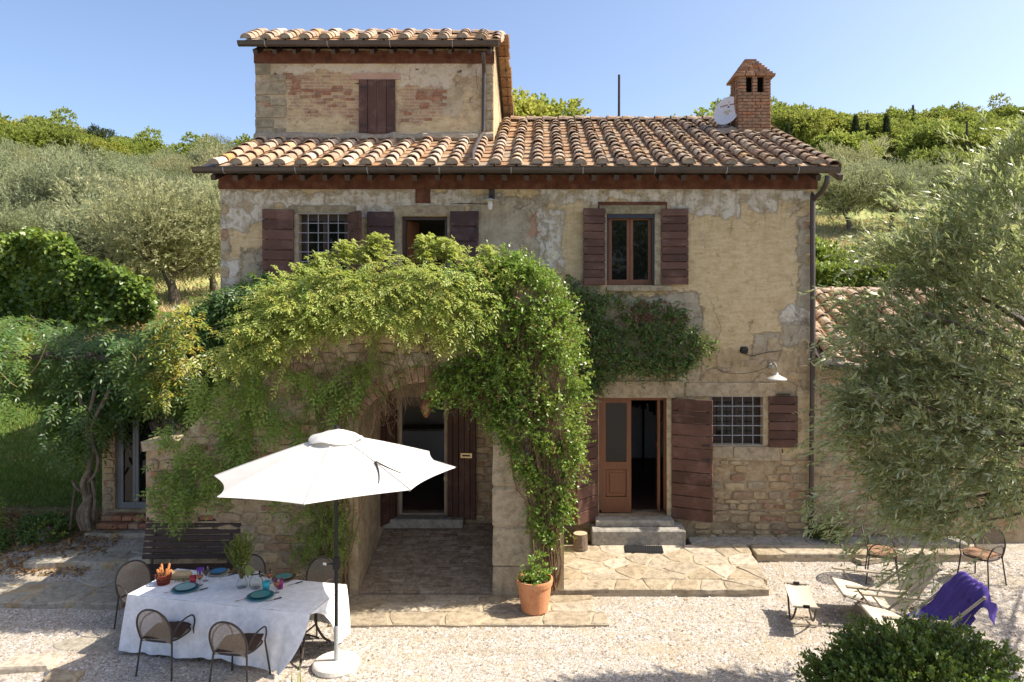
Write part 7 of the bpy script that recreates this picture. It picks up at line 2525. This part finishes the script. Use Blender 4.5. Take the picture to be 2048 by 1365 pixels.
lv.shoots(np.stack([np.linspace(-.12, .02, n), rng.normal(0, .02, n), np.full(n, .012)], 1), np.stack([np.ones(n), rng.normal(.3, .4, n), np.full(n, .22)], 1), .22, 12, .055, .014, .3, .1, .7, False, stem=.003)
lv.build(os_, M['olive'], M['twig'])


# ------------------------------------------------------------------ trees
def limb_tree(b, base, h, r0, spread, nl, lean=(0, 0), levels=2):
    """A leaning trunk that forks; returns the limb tips."""
    tips = []
    base = Vector(base)
    top = base + Vector((lean[0], lean[1], h))
    mid = base.lerp(top, .5) + Vector((random.uniform(-.15, .15) * h * .5, random.uniform(-.15, .15) * h * .5, 0))
    b.tube(smooth_curve([base - Vector((0, 0, .3)), base, mid, top], 4), [r0 * 1.5] * 4 + [r0 * 1.15] * 4 + [r0 * .85] * 5, 8)
    for k in range(nl):
        a = 2 * math.pi * (k + random.uniform(-.3, .3)) / nl
        d = Vector((math.cos(a) * spread, math.sin(a) * spread, random.uniform(.5, 1.1) * spread))
        st_ = top.lerp(mid, random.uniform(0, .35))
        e_ = st_ + d
        pts = wiggle(st_, e_, .10 * spread, 4)
        b.tube(pts, list(np.linspace(r0 * .6, r0 * .22, len(pts))), 6)
        tips.append(e_)
        if levels > 1:
            for q in range(3):
                f = pts[int(len(pts) * random.uniform(.4, .9))]
                e2 = f + Vector((random.uniform(-.6, .6), random.uniform(-.6, .6), random.uniform(.1, .7))) * spread
                p2 = wiggle(f, e2, .06 * spread, 3)
                b.tube(p2, list(np.linspace(r0 * .25, r0 * .08, len(p2))), 5)
                tips.append(e2)
    return tips


def crown(lv, centers, rads, nsh, sl, nl, ll, lw, T, droop=.15, up=.5, hexa=False, stem=.006, hollow=.55):
    """Shoots on the skins of many small clumps round the limb tips."""
    k = len(centers)
    idx = rng.integers(0, k, nsh)
    u = rdir(nsh)
    rr = rng.uniform(hollow, 1, nsh) ** .5
    P = centers[idx] + u * rr[:, None] * rads[idx][:, None] * np.array([1, 1, .8])
    D = u + UP * up + rng.normal(0, .35, u.shape)
    tt = np.clip(T + .12 * rng.normal(size=k)[idx] + rng.normal(0, .08, nsh), 0, 1)
    lv.shoots(P, D, rng.uniform(*sl, nsh), nl, ll, lw, tt, droop, .7, hexa, tjit=.12, stem=stem, up=.2)


def tree_meshes(kind, seed):
    random.seed(seed)
    b = MB(); lv = Leaves()
    if kind == 'olive':
        tips = limb_tree(b, (0, 0, 0), 1.25, .15, 1.35, 5, (random.uniform(-.3, .3), random.uniform(-.3, .3)))
        c = np.array([tuple(t) for t in tips]); c[:, 2] += .25
        extra = c[rng.integers(0, len(c), 14)] + rng.normal(0, .7, (14, 3)) * np.array([1, 1, .7])
        c = np.concatenate([c, extra]); c[:, 2] = np.maximum(c[:, 2], 1.3)
        crown(lv, c, rng.uniform(.5, .95, len(c)), 3600, (.35, .7), 8, .15, .05, .5, .12, .7)
        return b.mesh('trunk', M['bark'], True), lv.mesh('crown', M['olivefar'])
    if kind == 'oak':
        tips = limb_tree(b, (0, 0, 0), 1.8, .2, 1.7, 5)
        c = np.array([tuple(t) for t in tips]); c = np.concatenate([c, c[rng.integers(0, len(c), 12)] + rng.normal(0, .9, (12, 3))]); c[:, 2] = np.maximum(c[:, 2], 1.4)
        crown(lv, c, rng.uniform(.7, 1.25, len(c)), 3200, (.3, .7), 6, .26, .19, .5, .15, .4, True, 0)
        return b.mesh('trunk', M['bark'], True), lv.mesh('crown', M['wood'])
    if kind == 'cypress':
        b.tube([(0, 0, 0), (0, 0, 1.2)], [.18, .14], 7)
        n = 1500
        z = rng.uniform(.5, 8, n); a = rng.uniform(0, 6.28, n)
        r_ = .85 * np.sin(np.clip((z - .2) / 8.2, 0, 1) ** .75 * math.pi) ** .8 * rng.uniform(.75, 1.05, n)
        P = np.stack([r_ * np.cos(a), r_ * np.sin(a), z], 1)
        lv.shoots(P, np.stack([.35 * np.cos(a), .35 * np.sin(a), np.ones(n)], 1), .7, 6, .28, .10, .45, 0, .5, False, stem=0)
        return b.mesh('trunk', M['bark'], True), lv.mesh('crown', M['dark'])
    if kind == 'pine':
        b.tube([(0, 0, 0), (.2, 0, 4.5)], [.22, .14], 7)
        c = np.concatenate([np.stack([rng.normal(0, 1.1, 16), rng.normal(0, 1.1, 16), 4.9 + rng.normal(0, .5, 16)], 1)])
        crown(lv, c, rng.uniform(.6, 1.0, len(c)), 1200, (.3, .6), 8, .3, .09, .5, .1, .5, False, 0)
        return b.mesh('trunk', M['bark'], True), lv.mesh('crown', M['dark'])


TREES = {k: [tree_meshes(k, s) for s in range(q)] for k, q in (('olive', 5), ('oak', 5), ('cypress', 2), ('pine', 1))}
random.seed(77)


def plant_tree(kind, x, y, s, label, group, name, rz=None, parts=True, sq=(1, 1, 1)):
    tm, cm = random.choice(TREES[kind])
    rz = random.uniform(0, 6.28) if rz is None else rz
    e = empty(name, label, 'tree', (x, y, gz(x, y) - .05), rz, group)
    for nm, me_ in (('trunk', tm), ('crown', cm)):
        o = link(nm, me_, e); o.scale = (s * sq[0], s * sq[1], s * sq[2])
    return e


def at_px(px, d): return (px - VPX) * d / FOC


OG, OLAB = 'olive trees on the left slope', 'silvery grey green olive tree in the grove on the left slope'
for (px, d, s, lab) in ((350, 25.5, 1.12, 'big olive tree on the slope beside the left corner of the house'), (130, 33, 1.22, 'spreading olive tree with a leaning trunk above the ivy hedge'), (30, 28, .85, 'olive tree at the left edge above the ivy hedge'), (235, 29, .95, None), (430, 28, .95, None), (285, 31, 1.0, None), (390, 33, 1.0, None), (60, 32, 1.0, None)):
    plant_tree('olive', at_px(px, d), d + CAMY, s, lab or OLAB, None if lab else OG, 'olive_tree')
for row, (d, n_, s0) in enumerate(((38, 5, 1.05), (45, 6, 1.1), (52, 7, 1.05), (60, 8, 1.05), (68, 9, 1.0))):
    for k in range(n_):
        px = -120 + (640 + 120) * (k + .5 + random.uniform(-.3, .3)) / n_ + (row % 2) * 30
        dd = d + random.uniform(-2.5, 2.5)
        plant_tree('olive', at_px(px, dd), dd + CAMY, s0 * random.uniform(.8, 1.15), OLAB, OG, 'olive_tree')
WG, WL = 'wood on the left skyline', 'yellow green tree of the wood along the left skyline'
for k in range(46):
    px = random.uniform(-130, 640); d = random.uniform(76, 92)
    if 150 < px < 400 and random.random() < .5: d += 8
    s = random.uniform(.62, .95) * (1.25 if px < 150 else 1.0)
    plant_tree('oak', at_px(px, d), d + CAMY, s, WL, WG, 'oak_tree')
plant_tree('pine', at_px(193, 84), 84 + CAMY, .85, 'dark umbrella shaped pine standing alone on the left skyline', None, 'pine_tree')
for (px, pt, d) in ((1052, 216, 62), (1030, 222, 64), (1082, 232, 64), (1422, 238, 66)):
    s = (CAMZ + (HZY - pt) * d / FOC - gz(at_px(px, d), d + CAMY)) / 4.9
    plant_tree('oak', at_px(px, d), d + CAMY, s, 'round green tree top showing over the roof ridge', 'trees behind the roof ridge', 'oak_tree')
# right slope
for (px, d, s, lab) in ((1700, 41, .98, 'small olive tree with a forked trunk on the dry meadow at the right'), (1783, 41.5, .95, 'olive tree with a leaning trunk on the meadow behind the near olive'), (1680, 52, 1.1, 'large grey green tree behind the small olives at the wood edge')):
    plant_tree('olive', at_px(px, d), d + CAMY, s, lab, None, 'olive_tree')
RG, RLb = 'olive trees on the right slope', 'grey green olive tree on the upper right slope'
for (px, d, s) in ((1985, 42, .95), (2060, 47, 1.0), (1900, 52, .9), (2110, 40, 1.0), (1840, 54, .8)):
    plant_tree('olive', at_px(px, d), d + CAMY, s, RLb, RG, 'olive_tree')
FG, FL = 'trees of the right hillside wood', 'yellow green oak in the dense wood covering the right hillside'
for k in range(175):
    t = (k + random.random()) / 175
    d = 56 + (142 - 56) * t ** .8
    px = random.uniform(1470, 2240)
    if d < 88 and px < 1830: d += 26 if px < 1650 or px > 1700 else 10
    plant_tree('oak', at_px(px, d), d + CAMY, random.uniform(.72, 1.1) * (1 + .2 * t), FL, FG, 'oak_tree')
CG = 'cypresses on the right hillside'
for (px, pyt, d, h) in ((1711, 231, 84, 4.2), (1773, 229, 86, 3.6), (1735, 246, 82, 2.6), (1826, 212, 108, 2.6), (1575, 248, 62, 2.6)):
    x = at_px(px, d); y = d + CAMY
    e = plant_tree('cypress', x, y, .5, {1711: 'tallest dark cypress on the right hillside', 1773: 'slender dark cypress right of the tallest one', 1735: 'small dark cypress between the two tall ones', 1826: 'cypress tip on the right skyline', 1575: 'small cypress just right of the chimney'}[px], CG, 'cypress')
    zt_ = CAMZ + (HZY - pyt) * d / FOC
    hh = max(zt_ - e.location.z, 2.5)
    for o in e.children: o.scale = (.30 if h < 3 else .46, .30 if h < 3 else .46, hh / 8.6)
x, y = at_px(1934, 62), 62 + CAMY
e = empty('utility_pole', 'dark wooden pole standing in the wood on the right hillside', 'pole', (x, y, gz(x, y)))
b = MB(); b.tube([(0, 0, -.2), (0, 0, CAMZ + (HZY - 243) * 62 / FOC - gz(x, y))], [.11, .08], 7); b.build('shaft', M['deadwood'], e)

# clipped hedge and creeper above the annex
hd = empty('hedge', 'dense green hedge behind the annex roof', 'hedge', (8.0, 6.3, 4.4))
lv = Leaves()
n = 3800
P = np.stack([rng.uniform(-2.6, 3.2, n), rng.uniform(-.6, .6, n), rng.uniform(-.2, .98, n)], 1)
sk = rng.integers(0, 3, n)
P[:, 1] = np.where(sk > 0, -.6 + rng.uniform(0, .15, n), P[:, 1]); P[:, 2] = np.where(sk == 0, .95 + rng.uniform(-.1, .12, n), P[:, 2])
D = np.stack([rng.normal(0, .5, n), np.where(sk > 0, -.6, 0) + rng.normal(0, .4, n), rng.uniform(.0, .9, n)], 1)
lv.shoots(P, D, rng.uniform(.1, .22, n), 7, .075, .045, np.clip(.32 + rng.normal(0, .12, n) + .25 * (sk == 0), 0, .9), .2, 1, True, stem=.003)
lv.build(hd, M['ivy'], M['twig'])
bush('laurel_bush', 'loose bright leaved bush behind the clipped hedge', 'bush', (7.9, 8.4, gz(7.9, 8.4) + .2), (1.6, .9, 1.35), 1500, 'ivy', .12, .055, .55, sl=(.2, .4))
bush('laurel_bush', 'second loose leaved bush behind the hedge nearer the olive', 'bush', (10.4, 8.6, gz(10.4, 8.6) + .2), (1.5, .9, 1.2), 1300, 'ivy', .12, .055, .5, sl=(.2, .4))

# ------------------------------------------------------------------ the near olive at the right
random.seed(91)
no = empty('olive_tree', 'large near olive tree filling the right edge with slender silvery leaves', 'tree', (7.9, -5.6, 0))
NO = np.array(no.location)
b = MB()
tr_top = Vector((7.3, -5.4, 2.3))
b.tube(smooth_curve([(7.9, -5.6, -.2), (7.85, -5.6, .5), (7.5, -5.5, 1.4), tr_top], 5), [.22, .2, .2, .19, .18, .18, .17, .17, .16, .16, .15, .15, .14, .14, .13, .12], 9)
b.v = [tuple(Vector(p_) - Vector(NO)) for p_ in b.v]
polyN = [(2130, 245), (2048, 265), (2010, 320), (1965, 365), (1905, 415), (1855, 455), (1805, 480), (1762, 520), (1730, 545), (1745, 610), (1700, 660), (1712, 720), (1690, 800), (1712, 880), (1700, 950), (1730, 1000), (1775, 1020), (1815, 1050), (1850, 1080), (1900, 1040), (1960, 1000), (2048, 1000), (2130, 1010)]
poly = np.array(polyN, float)
lo, hi = poly.min(0), poly.max(0)
want = 5600
q = rng.uniform(lo, hi, (want * 2, 2)); q = q[in_poly(q[:, 0], q[:, 1], poly)][:want]
dref = 8.15
X0 = np.stack([(q[:, 0] - VPX) * dref / FOC, np.zeros(len(q)), CAMZ - (q[:, 1] - HZY) * dref / FOC], 1)
# the crown is about as deep as it is wide, thinner at its rim
cx_, cz_ = 6.2, 3.9
rr = np.clip(1 - ((X0[:, 0] - cx_) / 2.9) ** 2 - ((X0[:, 2] - cz_) / 2.9) ** 2, .06, 1) ** .5
X0[:, 1] = CAMY + dref + .95 * rr * rng.uniform(-1, 1, len(q))
dd = (X0[:, 1] - CAMY) / dref
keep = clump(X0, 1.5, 2.5) > np.interp(q[:, 0], [1680, 1760, 1900], [.46, .41, .37]) + np.interp(q[:, 1], [850, 1000], [0, .07])
X0 = X0[keep]
n = len(X0)
out = X0 - np.array([6.6, CAMY + dref, 3.6])
D = unit(out) * .65 + np.stack([rng.normal(-.15, .45, n), rng.normal(0, .45, n), rng.normal(.35, .45, n)], 1)
lowz = np.interp(X0[:, 2], [1.4, 2.6, 4.0], [-.7, -.2, .25])
D[:, 2] += lowz * .6
lv = Leaves()
lv.shoots(X0, D, rng.uniform(.18, .36, n), 12, .095, .025, np.clip(.52 + .4 * (clump(X0, 2.6, 5) - .5) + rng.normal(0, .10, n), .03, .98), .14, .62, False, tjit=.18, stem=.0022, up=.15, noise=.28)
# stray sprays reaching left
for (px_, py_, nn, sp_) in ((1655, 985, 16, 26), (1690, 1030, 14, 24), (1755, 1060, 14, 30), (1825, 1120, 14, 22), (1838, 1160, 8, 12), (1720, 590, 20, 26), (1690, 830, 18, 20), (1700, 700, 20, 26), (1760, 500, 26, 30), (1850, 420, 26, 30), (1960, 335, 26, 40), (1680, 880, 16, 18), (1890, 1060, 20, 45), (1800, 1030, 20, 35)):
    c = np.array(W(px_, py_, CAMY + dref - .3))
    Q = c + rng.normal(0, 1, (nn, 3)) * np.array([sp_ / 175, .15, sp_ / 175])
    lv.shoots(Q, unit(c - np.array([6.8, CAMY + dref, 3.8])) + rng.normal(0, .35, (nn, 3)), rng.uniform(.2, .36, nn), 11, .09, .024, np.clip(.48 + rng.normal(0, .12, nn), 0, .95), .25, .55, False, tjit=.15, stem=.003)
# crown beyond the right edge of the frame: throws the dappled shade on the gravel
c = np.stack([rng.uniform(8.9, 11.2, 16), rng.uniform(-3.3, -1.4, 16), rng.uniform(3.0, 5.2, 16)], 1)
crown(lv, c, rng.uniform(.45, .8, 16), 700, (.25, .5), 12, .07, .018, .45, .15, .4)
lv.build(no, M['olive'], M['twig'], lname='crown', sname='twigs', off=NO)
for k in range(46):
    e_ = Vector(X0[random.randrange(n)])
    m_ = tr_top.lerp(e_, .45) + Vector((random.uniform(-.3, .3), random.uniform(-.3, .3), random.uniform(0, .5)))
    pts = smooth_curve([tr_top - Vector((0, 0, .1)), m_, e_], 7)
    b.tube([p_ - Vector(NO) for p_ in pts], list(np.linspace(.055, .008, len(pts))), 6)
for ct in c[::2]:
    pts = smooth_curve([tr_top, (tr_top + Vector(ct)) / 2 + Vector((0, 0, .3)), Vector(ct)], 6)
    b.tube([p_ - Vector(NO) for p_ in pts], list(np.linspace(.06, .012, len(pts))), 6)
b.build('trunk', M['bark'], no, smooth=True)

# trees opposite the house: only their mirror images show in the panes
lv = Leaves()
c = np.concatenate([np.stack([rng.uniform(3, 13, 40), rng.uniform(-58, -52, 40), rng.uniform(2, 12, 40)], 1), np.stack([rng.uniform(-27, -14, 46), rng.uniform(-58, -52, 46), rng.uniform(2, 12, 46)], 1)])
crown(lv, c, rng.uniform(1.0, 2.0, len(c)), 5200, (.5, 1.0), 6, .45, .28, .4, .15, .4, True, 0)
tag(link('far_wood', lv.mesh('far_wood', M['wood'])), 'dark trees opposite the house mirrored in the window panes', kind='stuff')
